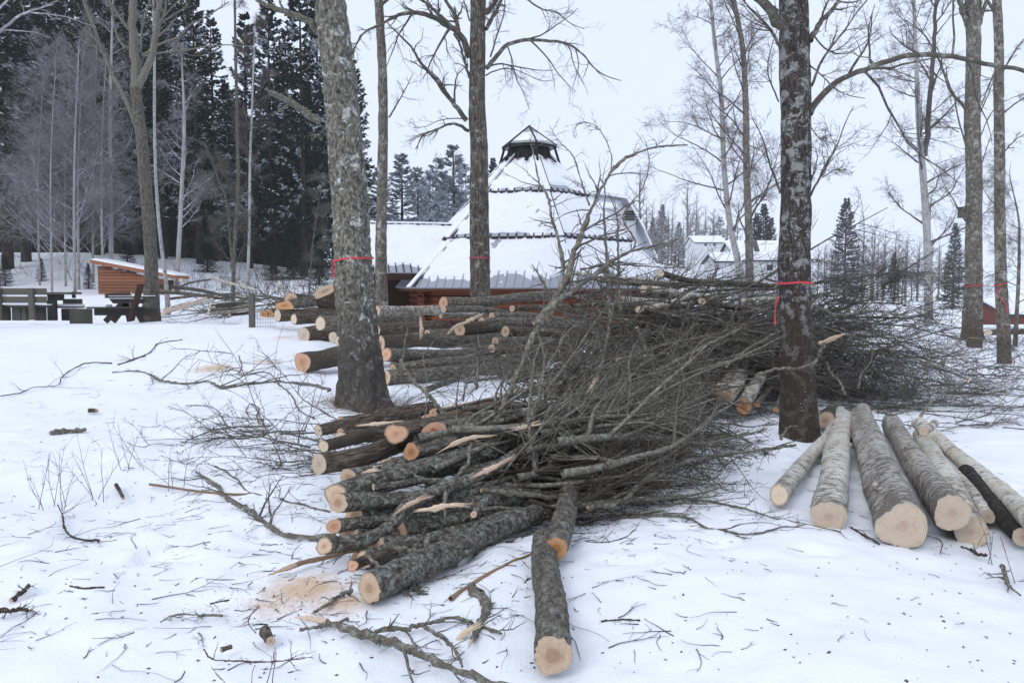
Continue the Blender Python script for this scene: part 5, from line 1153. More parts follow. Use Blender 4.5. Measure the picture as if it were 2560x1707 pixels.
for k, (a, b, c, dd, w) in enumerate([((640, 690), (950, 640), (1300, 590), 4.95, 52), ((560, 800), (860, 800), (1250, 720), 4.72, 48), ((700, 850), (1000, 830), (1400, 700), 4.62, 44), ((640, 560), (900, 500), (1250, 400), 5.35, 50), ((760, 450), (1000, 400), (1300, 330), 5.75, 46)]):
    lg5('dark lichened limb inside the near brush pile', [a, b, c], [dd, dd + .25, dd + .6], w, w * .75, 'bark_lichen', 'cut_tan', rough=.010, group='dark limbs inside the near pile')
lg5('broken stub with yellow sawn end hanging in the near pile', [(1210, 695), (1240, 650), (1290, 600)], [4.6, 4.7, 4.8], 18, 17, 'bark_lichen', 'cut_tan', group=GN)
lg5('small lichened stick with bright yellow end lying on the near pile', [(690, 552), (740, 548), (900, 525), (1060, 520)], [4.9, 4.9, 5.0, 5.1], 18, 14, 'bark_lichen', 'cut_tan', group=GN)
lg5('dark log with tan end squeezed behind the thick ragged log', [(560, 505), (800, 455), (1100, 380), (1350, 300)], [5.35, 5.6, 5.95, 6.3], 42, 40, 'bark_lichen', 'cut_tan', rough=.010, group=GN)
lg5('stout dark log filling the pile under the bright ringed one', [(590, 700), (850, 680), (1150, 640), (1450, 600)], [4.85, 5.0, 5.2, 5.45], 56, 46, 'bark_lichen', 'cut_tan', rough=.012, group=GN)
lg5('dark log with tan end just over the big butt log', [(640, 930), (850, 870), (1150, 800), (1450, 700)], [4.45, 4.65, 4.95, 5.3], 50, 44, 'bark_lichen', 'cut_tan', rough=.012, group=GN)
lg5('brown log filling the gap below the pale ended pair', [(520, 300), (720, 280), (950, 240), (1250, 190)], [6.25, 6.4, 6.65, 6.95], 36, 36, 'bark_brown', 'cut_pale', rough=.008)
lg5('greyish log between the foot of the leaning tree and the middle row', [(520, 215), (760, 195), (1050, 165), (1380, 130)], [7.1, 7.25, 7.45, 7.7], 28, 28, 'bark_log', 'cut_pink', rough=.008)
# second group behind it
GM = 'cut logs lying at the foot of the leaning tree'
lg5('dark brown log with split pale face at the left of the middle row', [(408, 435), (600, 405), (790, 340), (900, 300)], [5.7, 5.8, 6.1, 6.3], 55, 48, 'bark_brown', 'cut_pale', group=GM)
lg5('log with pale end and light bark above the dark brown one', [(432, 342), (600, 300), (780, 250)], [6.1, 6.25, 6.5], 33, 30, 'bark_olive', 'cut_pale', group=GM)
lg5('log with pale end touching the flare of the leaning tree', [(405, 262), (560, 225), (760, 180), (1000, 140)], [6.9, 7.0, 7.2, 7.4], 30, 32, 'bark_brown', 'cut_pale', group=GM)
lg5('short stub log between the pale ended logs', [(520, 268), (600, 245), (700, 230)], [6.7, 6.8, 6.9], 20, 20, 'bark_brown', 'cut_pink', group=GM)
lg5('log with pink face split by a dark rot hollow', [(806, 278), (950, 245), (1200, 200)], [5.9, 6.1, 6.4], 52, 46, 'bark_brown', 'cut_pink', group=GM, lob=.16)
lg5('log with an oval pink face dotted in red paint', [(1008, 275), (1200, 235), (1450, 190)], [5.9, 6.2, 6.5], 56, 48, 'bark_log', 'cut_pink', group=GM)
lg5('short log with rough brown face beneath the red marked log', [(885, 372), (1000, 340), (1180, 300)], [5.6, 5.7, 5.9], 42, 38, 'bark_log', 'cut_orange', group=GM, lob=.14)
for k, (a, b) in enumerate([((1000, 170), (1420, 70)), ((960, 200), (1390, 115)), ((1060, 205), (1430, 140))]):
    lg5('pinkish debarked stem lying beyond the leaning tree', [a, ((a[0] + b[0]) / 2, (a[1] + b[1]) / 2 + 6), b], [7.0, 7.3, 7.6], 22, 17, 'peeled', 'cut_pink', group='pinkish debarked stems', rough=.002)
# red paint dots on the marked face
fc = at_d(5, 1008, 262, 5.86)
for k, (x, y, w) in enumerate([(996, 252, 6), (1006, 270, 4.5), (998, 282, 3.5)]):
    c = at_d(5, x, y, 5.87); mb = MB(); r = rpx(5, w, 5.85); pv_ = unit(at_d(5, x, y, 6.0)[None] - c)[0]; e1 = unit(np.cross(pv_, [0, 0, 1.])[None])[0]; e2 = np.cross(e1, pv_); ring = lambda k: c + pv_ * k
    mb.tubes(np.array([[ring(0), ring(.03), ring(.06)]]), np.full((1, 3), r), 8); mb.add([c + r * (e1 * math.cos(a) * (1 + .3 * math.sin(3 * a)) + e2 * math.sin(a)) - pv_ * .001 for a in np.arange(8) * .785], [list(range(8))]); tag(mb.obj('paint_mark', M['ribbon']), 'red paint dot on the oval pink log face', 'paint mark', 'red paint dots on the log face')

# --- the big stack of long trunks behind, tile 4: (label, points, distances, r start, r end, bark, cut)
GS = 'long trunks in the big stack'
STACK = [
 ('brown barked log with round pale face highest at the stack end', [(220, 326), (420, 322), (700, 318), (930, 316)], [18.6, 18.9, 19.4, 19.8], 36, 32, 'bark_brown', 'cut_pale'),
 ('brown log with narrow pale face half over the pale faced one', [(316, 348), (520, 338), (760, 335), (1000, 335)], [17.6, 17.9, 18.4, 18.8], 33, 30, 'bark_brown', 'cut_pale'),
 ('grey log with big cracked pale face close to the leaning trunk', [(473, 374), (620, 366), (830, 355), (1050, 350)], [16.0, 16.3, 16.8, 17.2], 41, 36, 'bark_log', 'cut_pale'),
 ('dark brown log with broad pale face lying on the snow', [(372, 442), (520, 424), (720, 420), (900, 420)], [15.5, 15.8, 16.3, 16.7], 49, 42, 'bark_brown', 'cut_pale'),
 ('log with pale face just left of the leaning trunk', [(546, 455), (700, 450), (900, 440)], [15.0, 15.3, 15.8], 35, 32, 'bark_log', 'cut_pale'),
 ('smaller pale faced log touching the leaning trunk', [(578, 476), (700, 470), (900, 465)], [14.6, 14.9, 15.4], 27, 25, 'bark_log', 'cut_pale'),
 ('thickest grey trunk with a slanting pale end lowest at the stack front', [(366, 602), (480, 585), (600, 560), (760, 545), (900, 540)], [13.0, 13.2, 13.5, 13.9, 14.3], 62, 52, 'bark_olive', 'cut_pink'),
 ('thick dark trunk with thin pink face right of the leaning tree', [(856, 555), (1050, 562), (1300, 560), (1500, 525), (1750, 500)], [12.7, 13.0, 13.4, 13.8, 14.3], 42, 36, 'bark_log', 'cut_pink'),
 ('hollow reddish log end below the thick dark trunk', [(903, 622), (1000, 618), (1150, 612)], [12.9, 13.1, 13.4], 28, 26, 'bark_brown', 'cut_orange'),
 ('low grey trunk on the snow at the front of the stack', [(860, 690), (1080, 675), (1400, 640), (1760, 655)], [12.0, 12.2, 12.6, 13.2], 42, 38, 'bark_log', 'cut_tan'),
 ('grey trunk in mid stack with small knots', [(830, 488), (1040, 470), (1250, 480), (1500, 460), (1700, 450)], [13.6, 13.8, 14.2, 14.6, 15.0], 42, 32, 'bark_olive', 'cut_tan'),
 ('smooth grey trunk above the knotty one', [(1290, 408), (1500, 388), (1700, 385), (1900, 395)], [14.3, 14.7, 15.1, 15.5], 40, 30, 'bark_olive', 'cut_tan'),
 ('brown grey trunk with flaking bark mid stack', [(800, 412), (1000, 398), (1260, 385), (1420, 380)], [15.2, 15.5, 16.0, 16.4], 38, 32, 'bark_brown', 'cut_tan'),
 ('pale barked trunk with a large peeled patch near stack top', [(800, 300), (960, 300), (1190, 296), (1420, 320)], [16.2, 16.5, 17.0, 17.4], 35, 26, 'birch_rough', 'cut_tan'),
 ('topmost grey trunk with pink end before the hut wall', [(1197, 250), (1400, 250), (1600, 225), (1880, 198)], [15.9, 16.2, 16.6, 17.1], 36, 24, 'bark_log', 'cut_pink'),
 ('thin trunk just beneath the topmost pink ended one', [(1198, 290), (1400, 288), (1580, 312), (1800, 335)], [15.6, 15.9, 16.3, 16.8], 19, 16, 'bark_log', 'cut_tan'),
 ('dark curved trunk right beneath the topmost trunks', [(1480, 330), (1700, 330), (1850, 345), (2050, 370)], [15.4, 15.7, 16.0, 16.4], 22, 16, 'bark_log', 'cut_tan'),
 ('slim trunk slanting down across the stack front', [(1090, 765), (1250, 705), (1420, 645), (1560, 580), (1750, 540)], [11.5, 11.7, 12.0, 12.4, 12.8], 20, 14, 'bark_lichen', 'cut_tan'),
 ('grey trunk hidden among the lower stack', [(900, 640), (1200, 600), (1500, 590), (1800, 600)], [12.6, 12.9, 13.3, 13.8], 30, 26, 'bark_log', 'cut_tan'),
 ('thin grey trunk between the mid stack trunks', [(1100, 430), (1400, 425), (1700, 430)], [14.8, 15.2, 15.6], 24, 20, 'bark_log', 'cut_tan'),
 ('grey trunk running under the topmost stems towards the brush', [(1420, 365), (1650, 362), (1880, 372), (2120, 385)], [14.6, 14.9, 15.3, 15.8], 28, 22, 'bark_log', 'cut_tan'),
 ('dark trunk half buried in brush at mid stack', [(1560, 420), (1780, 425), (2000, 440), (2200, 450)], [13.9, 14.2, 14.6, 15.0], 30, 24, 'bark_brown', 'cut_tan'),
 ('dark grey trunk beneath the half buried one', [(1500, 480), (1750, 478), (1980, 490), (2200, 505)], [13.5, 13.8, 14.2, 14.6], 28, 24, 'bark_log', 'cut_tan'),
 ('low dark trunk running right under the brush', [(1540, 560), (1760, 560), (2000, 570), (2200, 580)], [12.9, 13.2, 13.6, 14.0], 32, 26, 'bark_log', 'cut_tan'),
 ('thin dark trunk low under the brush edge', [(1480, 520), (1700, 518), (1950, 530)], [13.2, 13.5, 13.9], 24, 20, 'bark_brown', 'cut_tan'),
 ('upper brown trunk vanishing behind the upright branches', [(1600, 285), (1800, 280), (2000, 300), (2200, 330)], [15.9, 16.2, 16.6, 17.0], 20, 15, 'bark_brown', 'cut_tan'),
 ('slender stem over the peeled trunk', [(1180, 330), (1400, 335), (1600, 350)], [15.6, 15.9, 16.3], 14, 10, 'bark_log', 'cut_tan'),
]
for lab, pts, ds, a, b, bk, ct in STACK:
    lg5(lab, pts, ds, a, b, bk, ct, tile=4, rest=lab.split()[0] in ('thickest', 'low') or 'on the snow' in lab, face=22, group=GS, rough=.010, lob=.05, sides=24, knots=3)
GT = 'stems lying on top of the brush pile'
TOP = [
 ('pale ended stem sticking up at the top of the brush pile', [(298, 66), (420, 98), (650, 112), (860, 128)], [11.5, 11.7, 12.0, 12.3], 15, 12, 'bark_olive', 'cut_pale'),
 ('ragged broken birch stem on top of the brush pile', [(212, 142), (320, 150), (430, 172), (560, 178)], [11.2, 11.3, 11.5, 11.7], 18, 13, 'birch', 'cut_pale'),
 ('grey stem with round end low on the brush pile top', [(104, 196), (260, 205), (450, 225)], [11.0, 11.2, 11.5], 18, 14, 'birch', 'cut_tan'),
 ('birch stem lying aslant on the brush pile', [(188, 243), (300, 225), (430, 178)], [10.8, 10.9, 11.1], 16, 12, 'birch', 'cut_pale'),
 ('stubby stem with bright round cut in the brush pile', [(500, 202), (580, 220), (680, 240)], [10.5, 10.7, 11.0], 16, 13, 'bark_brown', 'cut_pale'),
 ('long thin stem lying across the whole pile top', [(-10, 98), (200, 118), (500, 118), (900, 132)], [11.8, 11.9, 12.1, 12.5], 12, 10, 'bark_log', 'cut_tan'),
 ('pale stem end showing low in the brush pile', [(90, 490), (150, 478), (260, 470)], [9.8, 9.9, 10.0], 14, 11, 'birch', 'cut_pale'),
 ('thin pale stem along the pile crest near the hut', [(-140, 60), (0, 85), (200, 95), (400, 120)], [12.3, 12.4, 12.5, 12.7], 11, 8, 'birch', 'cut_pale'),
 ('thin light stem behind the ribbon in the brush', [(700, 196), (790, 190), (860, 188)], [10.2, 10.3, 10.5], 9, 7, 'birch', 'cut_pale')]
for lab, pts, ds, a, b, bk, ct in TOP:
    lg5(lab, pts, ds, a, b, bk, ct, tile=6, group=GT, rough=.006, lob=.05, sides=18, knots=2)
# --- chunks and small wood left of the stack, tile 7
def chunk(label, t, poly, d, depth, bark, cut, slope=(0.25, 1.0, -0.5), name='wood_chunk'):
    """a split or slant-cut block: face outline in pixels at distance d, body running back and down"""
    F = np.array([at_d(t, x, y, d) for x, y in poly]); s = unit(np.array([slope], float))[0] * depth
    th = thing(name, label, 'wood chunk', F.mean(0) - [0, 0, .2]); n = len(F)
    mb = MB(); mb.add(np.concatenate([F, F + s * .5 + unit(F - F.mean(0)) * .01, F + s]), [[j, (j + 1) % n, n + (j + 1) % n, n + j] for j in range(n)] + [[n + j, n + (j + 1) % n, 2 * n + (j + 1) % n, 2 * n + j] for j in range(n)]); mb.obj('bark', M[bark], th)
    end_disc(F, F.mean(0), th, cut, 3)
    return th
chunk('big stump block with a slanting pale sawn top', 7, [(2050, 345), (2090, 312), (2150, 290), (2198, 272), (2205, 310), (2170, 345), (2110, 372), (2065, 388), (2052, 372)], 19.0, .85, 'bark_brown', 'cut_tan', (0.25, .55, -1.0))
chunk('split block with an orange triangular face beside the wire crate', 7, [(1797, 452), (1800, 415), (1850, 402), (1885, 388), (1915, 425), (1925, 450), (1860, 456)], 18.6, .6, 'bark_olive', 'cut_orange', (.7, .6, .12))
lg5('grey rounded log lying behind the split block', [(1900, 385), (1960, 392), (2040, 400)], [19.2, 19.4, 19.7], 40, 36, 'bark_olive', 'cut_tan', tile=7)
for lab, x, y, r, c in [('round orange log end in the snow by the wire crate', 1758, 482, 26, 'cut_orange'), ('round brown log end left beside the wire crate', 1722, 482, 22, 'cut_orange'), ('pale cut end with a red ribbon scrap behind the leaning tree', 2270, 395, 20, 'cut_tan')]:
    lg5(lab, [(x, y), (x + 60, y - 8), (x + 130, y - 18)], [18.9, 19.1, 19.4], r, r * .9, 'bark_brown', c, tile=7)
GW = 'thin poles in the small stack by the post'
rngw = random.Random(9)
for k, (x, y, r, xe, ye) in enumerate([(1360, 478, 11, 1640, 452), (1365, 455, 11, 1640, 438), (1420, 478, 12, 1650, 445), (1430, 460, 9, 1640, 420), (1400, 440, 9, 1630, 415), (1372, 430, 8, 1600, 405), (1440, 490, 10, 1640, 478), (1500, 490, 10, 1645, 470), (1410, 420, 8, 1560, 400), (1480, 425, 8, 1640, 405)]):
    d = 21.0 + .08 * k
    lg5('thin greyish pole in the small stack left of the post', [(x, y), ((x + xe) / 2, (y + ye) / 2 + 2), (xe, ye)], [d, d + .3, d + .7], r, r * .85, rngw.choice(['bark_olive', 'birch_rough', 'bark_log']), 'cut_pale', tile=7, group=GW, sides=14, name='pole', cat='pole')
for lab, pts, ds, r, b in [('pale peeled pole lying on snow before the small stack', [(1062, 478), (1200, 430), (1345, 378)], [20.5, 21.5, 22.6], 10, 'peeled'), ('second pale pole parallel to the peeled one', [(1075, 455), (1200, 418), (1390, 385)], [21.5, 22.5, 23.6], 9, 'birch'), ('short pale pole ending at the small stack', [(1180, 455), (1290, 415), (1400, 395)], [20.8, 21.5, 22.2], 9, 'birch'),
                       ('long dark pole nearest the olive forked tree', [(1020, 335), (1250, 355), (1500, 390)], [25, 25.6, 26.4], 12, 'bark_log'), ('long grey pole behind the dark one', [(1030, 300), (1250, 320), (1520, 375)], [27, 27.6, 28.4], 13, 'bark_olive'), ('long grey pole crossing the dark poles', [(1100, 385), (1300, 362), (1560, 350)], [24.5, 25, 25.6], 9, 'bark_log'), ('pale tapering stem slanting among the poles', [(1372, 246), (1520, 285), (1690, 330)], [28, 27.6, 27], 9, 'birch'),
                       ('thin crooked pole rising towards the forest', [(1130, 330), (1240, 280), (1380, 258)], [28, 29, 30], 9, 'bark_log'), ('pale stem pointing up out of the pole heap', [(1822, 292), (1850, 320), (1900, 350)], [22.5, 22.6, 22.8], 8, 'birch'), ('stout short log with pale end at the heap edge', [(1180, 262), (1215, 270), (1260, 285)], [31, 31.2, 31.5], 12, 'birch'), ('greyish pole under the crossing pole', [(1300, 395), (1500, 375), (1700, 385)], [23.6, 24, 24.4], 8, 'bark_olive'), ('thin pole nearest the fence post', [(1560, 395), (1700, 365), (1900, 400)], [22.4, 22.6, 23], 8, 'bark_log')]:
    lg5(lab, pts, ds, r, r * .7, b, 'cut_pale', tile=7, group='long poles heaped before the forest', sides=14, name='pole', cat='pole')
lg5('cut log lying on the picnic table top', [(684, 362), (760, 356), (858, 350)], [22.0, 22.05, 22.1], 12, 15, 'bark_olive', 'cut_pale', tile=7)
lg5('pale ended log in snow near the slender pale trunk', [(1902, 356), (1960, 352), (2078, 350)], [20, 20.2, 20.5], 15, 14, 'bark_brown', 'cut_pale', tile=6)
p = at_h(6, 1835, 435, 0.0); mb = MB(); 
make_log('low cut stump in the snow before the stout forked tree', [p + [0, 0, .28], p + [0, 0, -.1]], rpx(6, 32, p[1]), rpx(6, 36, p[1]), 'bark_brown', 'cut_tan', name='tree_stump', cat='stump')
# ------------------------------------------------------------------ the brush piles
def clampz(P, R=None, lift=0.006):
    g = terrain(P[..., 0], P[..., 1]) + lift
    P[..., 2] = np.where(P[..., 2] < g, g + 0.25 * np.minimum(g - P[..., 2], .12), P[..., 2])
    return P
def clear(P, R, clearf):
    if clearf is None: return P, R
    j = np.random.RandomState(len(P)).rand(len(P), 1) ** 1.5 * .13; k = ~np.any(clearf(P[..., 0], P[..., 1], j), axis=1); return P[k], R[k]
def logs_free(x, y, j=0.0):      # keep the birch logs and the dark trunk clear of brush in front of them
    q = x / y
    return ((q > .345 - j) & (y < 8.9)) | ((q > .27 - j) & (y < 5.6)) | ((q > .40) & (y < 8.7 + 11 * j))
def tops(mb, st, di, L, r0, rng, k1, k2, k3=0, grav=-0.02, ang=(44, 18), w=.085, flat=1.0, cf=logs_free):
    P, R = grow(st, di, L, r0, 12, w, grav, rng, .18); clampz(P); P, R = clear(P, R, cf); mb.tubes(P, R, 5)
    s, d, l, r = spawn(P, R, k1, .08, 1, ang, .34, .45, rng, .62); d[:, 2] *= flat
    P2, R2 = grow(s, d, l, np.maximum(r, .0035), 8, .12, grav * 1.2, rng, .3); clampz(P2); P2, R2 = clear(P2, R2, cf); mb.tubes(P2, R2, 4)
    s, d, l, r = spawn(P2, R2, k2, .1, 1, ang, .42, .4, rng, .65); d[:, 2] *= flat
    P3, R3 = grow(s, d, l, np.maximum(r, .0024), 6, .14, grav, rng, .4); clampz(P3); P3, R3 = clear(P3, R3, cf); mb.tubes(P3, R3, 3)
    if k3:
        s, d, l, r = spawn(P3, R3, k3, .15, 1, ang, .5, .3, rng, .75)
        P4, R4 = grow(s, d, l, np.maximum(r, .0019), 4, .14, 0, rng, .5); clampz(P4); P4, R4 = clear(P4, R4, cf); mb.tubes(P4, R4, 3)
def pile(label, n, X, Y, Z, dirf, Lr, rr, seed, k1, k2, k3, mat, **kw):
    rng = np.random.RandomState(seed); mb = MB()
    x = rng.uniform(*X, n); y = rng.uniform(*Y, n); zz = rng.uniform(*Z, n); z = terrain(x, y, False) + zz
    st = np.stack([x, y, z], -1); di = dirf(x, y, zz, rng, n)
    tops(mb, st, di, rng.uniform(*Lr, n), rng.uniform(*rr, n), rng, k1, k2, k3, **kw)
    o = mb.obj('brush_pile', M[mat]); return tag(o, label, 'brush pile', None, 'stuff')
# the big pile behind the dark trunk: stems lie roughly along the slope, tips to the right
def d_back(x, y, z, rng, n): return np.stack([np.ones(n), rng.normal(-.02, .38, n), rng.normal(.06, .17, n) - .10 * z], -1)
pile('big tangled pile of grey limbs and twigs behind the dark patchy trunk', 110, (.35, 2.9), (10.3, 13.2), (.1, 1.45), d_back, (2.2, 3.9), (.014, .034), 501, 12, 7, 2, 'twig', grav=-.010)
pile('right flank of the big brush pile, fine twigs pointing away', 64, (2.6, 4.3), (10.4, 13.4), (.05, 1.15), lambda x, y, z, rng, n: np.stack([np.ones(n), rng.normal(-.05, .30, n), rng.normal(.0, .10, n) - .10 * z], -1), (1.3, 2.9), (.008, .018), 502, 13, 8, 2, 'twig', grav=-.016)
pile('feathery crest twigs sticking out over the big brush pile', 34, (.8, 5.0), (11.0, 13.2), (.8, 1.35), lambda x, y, z, rng, n: np.stack([np.ones(n), rng.normal(0, .3, n), rng.normal(.10, .10, n)], -1), (1.8, 3.0), (.008, .016), 503, 10, 7, 2, 'twig_dark', grav=-.004)
# between the two piles
pile('matted middle of the brush where both piles run together', 84, (-.2, 1.7), (6.8, 9.8), (.05, .62), lambda x, y, z, rng, n: np.stack([np.ones(n), rng.normal(.12, .60, n), rng.normal(.04, .13, n) - .12 * z], -1), (1.4, 2.9), (.014, .032), 504, 10, 6, 1, 'twig', grav=-.020)
# near pile: butts at the left, tops fanning to the right and away
def d_near(x, y, z, rng, n):
    return np.stack([np.ones(n), rng.normal(.42, .48, n), rng.normal(.05, .16, n) - .16 * z], -1)
pile('near fan of lichened limbs and tops over the butt logs', 78, (-.75, .35), (5.0, 6.6), (.06, .58), d_near, (1.6, 3.5), (.016, .038), 505, 11, 5, 1, 'branch', grav=-.012)
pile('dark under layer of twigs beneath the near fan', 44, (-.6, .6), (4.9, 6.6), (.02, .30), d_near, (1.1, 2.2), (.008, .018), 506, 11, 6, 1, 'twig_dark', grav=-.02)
pile('low twig skirt spreading over snow in front of the near fan', 26, (.1, 1.0), (4.8, 6.2), (.05, .25), lambda x, y, z, rng, n: np.stack([np.ones(n), rng.normal(.05, .30, n), rng.normal(-.03, .05, n)], -1), (1.0, 1.9), (.006, .013), 507, 10, 6, 1, 'twig', grav=-.02)
# broken twigs round the foot of the leaning tree and the stack
pile('scattered fine twigs round the foot of the leaning tree', 30, (-2.6, -.6), (6.6, 9.6), (.01, .12), lambda x, y, z, rng, n: np.stack([rng.normal(0, 1, n), rng.normal(0, .6, n), rng.normal(0.05, .06, n)], -1), (.7, 1.8), (.005, .012), 508, 9, 5, 1, 'twig', grav=-.02)
pile('loose twigs hanging over the front of the trunk stack', 22, (-1.2, 1.2), (9.6, 12.2), (.05, .75), lambda x, y, z, rng, n: np.stack([rng.normal(.7, .5, n), rng.normal(0, .5, n), rng.normal(.10, .15, n)], -1), (.8, 2.0), (.006, .014), 509, 8, 6, 1, 'twig', grav=-.02)
# far heap of brush and branches at the forest foot
pile('grey brush heap lying beyond the poles before the forest', 50, (-9.5, -4.5), (24, 31), (.05, .5), lambda x, y, z, rng, n: np.stack([rng.normal(0, 1, n), rng.normal(0, .4, n), rng.normal(.06, .08, n)], -1), (1.5, 3.5), (.012, .03), 510, 8, 5, 0, 'twig', grav=-.01)
pile('low brush beside the slender trunk at the slope edge', 24, (6.0, 8.4), (11.5, 16), (.02, .4), lambda x, y, z, rng, n: np.stack([rng.normal(.6, .6, n), rng.normal(0, .4, n), rng.normal(.03, .06, n)], -1), (1.2, 2.8), (.006, .014), 511, 10, 6, 1, 'twig', grav=-.015)

pile('sparse thin twigs strewn over snow right of the birch logs', 26, (4.0, 6.6), (8.6, 12.0), (.01, .10), lambda x, y, z, rng, n: np.stack([np.ones(n), rng.normal(-.1, .35, n), rng.normal(.0, .04, n)], -1), (.9, 2.2), (.004, .010), 512, 9, 5, 0, 'twig', grav=-.01, cf=None)
pile('loose twigs lying over snow between the near fan and the dark trunk', 34, (.9, 2.2), (6.2, 8.2), (.01, .12), lambda x, y, z, rng, n: np.stack([np.ones(n), rng.normal(.1, .5, n), rng.normal(.0, .05, n)], -1), (.6, 1.3), (.004, .010), 513, 9, 5, 1, 'twig', grav=-.01, cf=lambda x, y, j=0: (x / y > .34 + j * .2) & (y < 8.6))
# ------------------------------------------------------------------ single branches one can pick out
def single(label, t, pts, ds, r0, r1, mat='branch', k=(5, 3), seed=0, name='branch', group=None, lump=.35, tipmat=None, cat='branch'):
    rng = np.random.RandomState(seed + 7000)
    if ds is None: P = [at_h(t, x, y, r0 * .8) for x, y in pts]
    elif np.isscalar(ds): P = [at_d(t, x, y, ds) for x, y in pts]
    else: P = [at_d(t, x, y, d) for (x, y), d in zip(pts, np.interp(np.linspace(0, 1, len(pts)), np.linspace(0, 1, len(ds)), ds))]
    n = max(24, len(pts) * 7); c = resample(P, n)
    if ds is None: c[:, 2] = np.maximum(c[:, 2], terrain(c[:, 0], c[:, 1]) + r0 * .5)
    lump = .08 if mat.startswith('split') else lump
    R = np.linspace(r0, r1, n) * (1 + lump * vnoise(np.stack([np.arange(n) * .45, np.full(n, seed * 3.1), np.zeros(n)], -1), seed))
    c[1:] += rng.normal(0, 1, (n - 1, 3)) * R[1:, None] * (.06 if mat.startswith('split') else .30)
    th = thing(name, label, cat, P[0], group); mb = MB(); mb.tubes(c[None], R[None], 9)
    mb.obj('stem', M[mat], th)
    tw = MB()
    if k[0]:
        s, d, l, r = spawn(c[None], R[None], k[0], .12, 1, (45, 16), .20, .3, rng, .5, 0, .06)
        d[:, 2] = d[:, 2] * .6 + .05; Pt, Rt = grow(s, d, l, np.maximum(r, .0022), 7, .14, 0, rng, .3); clampz(Pt); tw.tubes(Pt, Rt, 4)
        if k[1]:
            s, d, l, r = spawn(Pt, Rt, k[1], .15, 1, (42, 16), .5, .3, rng, .7, 0, .03); Pt, Rt = grow(s, d, l, np.maximum(r, .0016), 5, .14, 0, rng, .4); clampz(Pt); tw.tubes(Pt, Rt, 3)
        o = tw.obj('side_twigs', M['twig'] if mat != 'twig_red' else M['twig_red'], th); o['kind'] = 'stuff'
    # the broken or sawn butt
    T = unit((c[0] - c[2])[None])[0]; q = MB(); a = np.arange(9) * 2 * np.pi / 9
    u = unit(np.cross(T, [0.3, .2, .9])[None])[0]; v = np.cross(T, u)
    if tipmat:      # a long split end
        m = 12; cc = np.array([c[0] - T * R[0] * 3 + T * R[0] * 13 * i / (m - 1) for i in range(m)]); rr = R[0] * np.interp(np.linspace(0, 1, m), [0, .4, 1], [1.06, .95, .25]) * (1 + .25 * rng.normal(0, 1, m) * .5)
        cc += rng.normal(0, 1, (m, 3)) * R[0] * .12; q.tubes(cc[None], rr[None], 6); q.obj('split_end', M[tipmat], th, False)
    else:
        q.add(np.concatenate([[c[0] + T * .001], [c[0] + T * .001 + R[0] * .97 * (u * math.cos(x) + v * math.sin(x)) for x in a]]), [[0, 1 + j, 1 + (j + 1) % 9] for j in range(9)], np.concatenate([[(0, 0, 0)], [(math.cos(x), math.sin(x), 0) for x in a]])); q.obj('broken_end', M['cut_tan'], th, False)
    return th
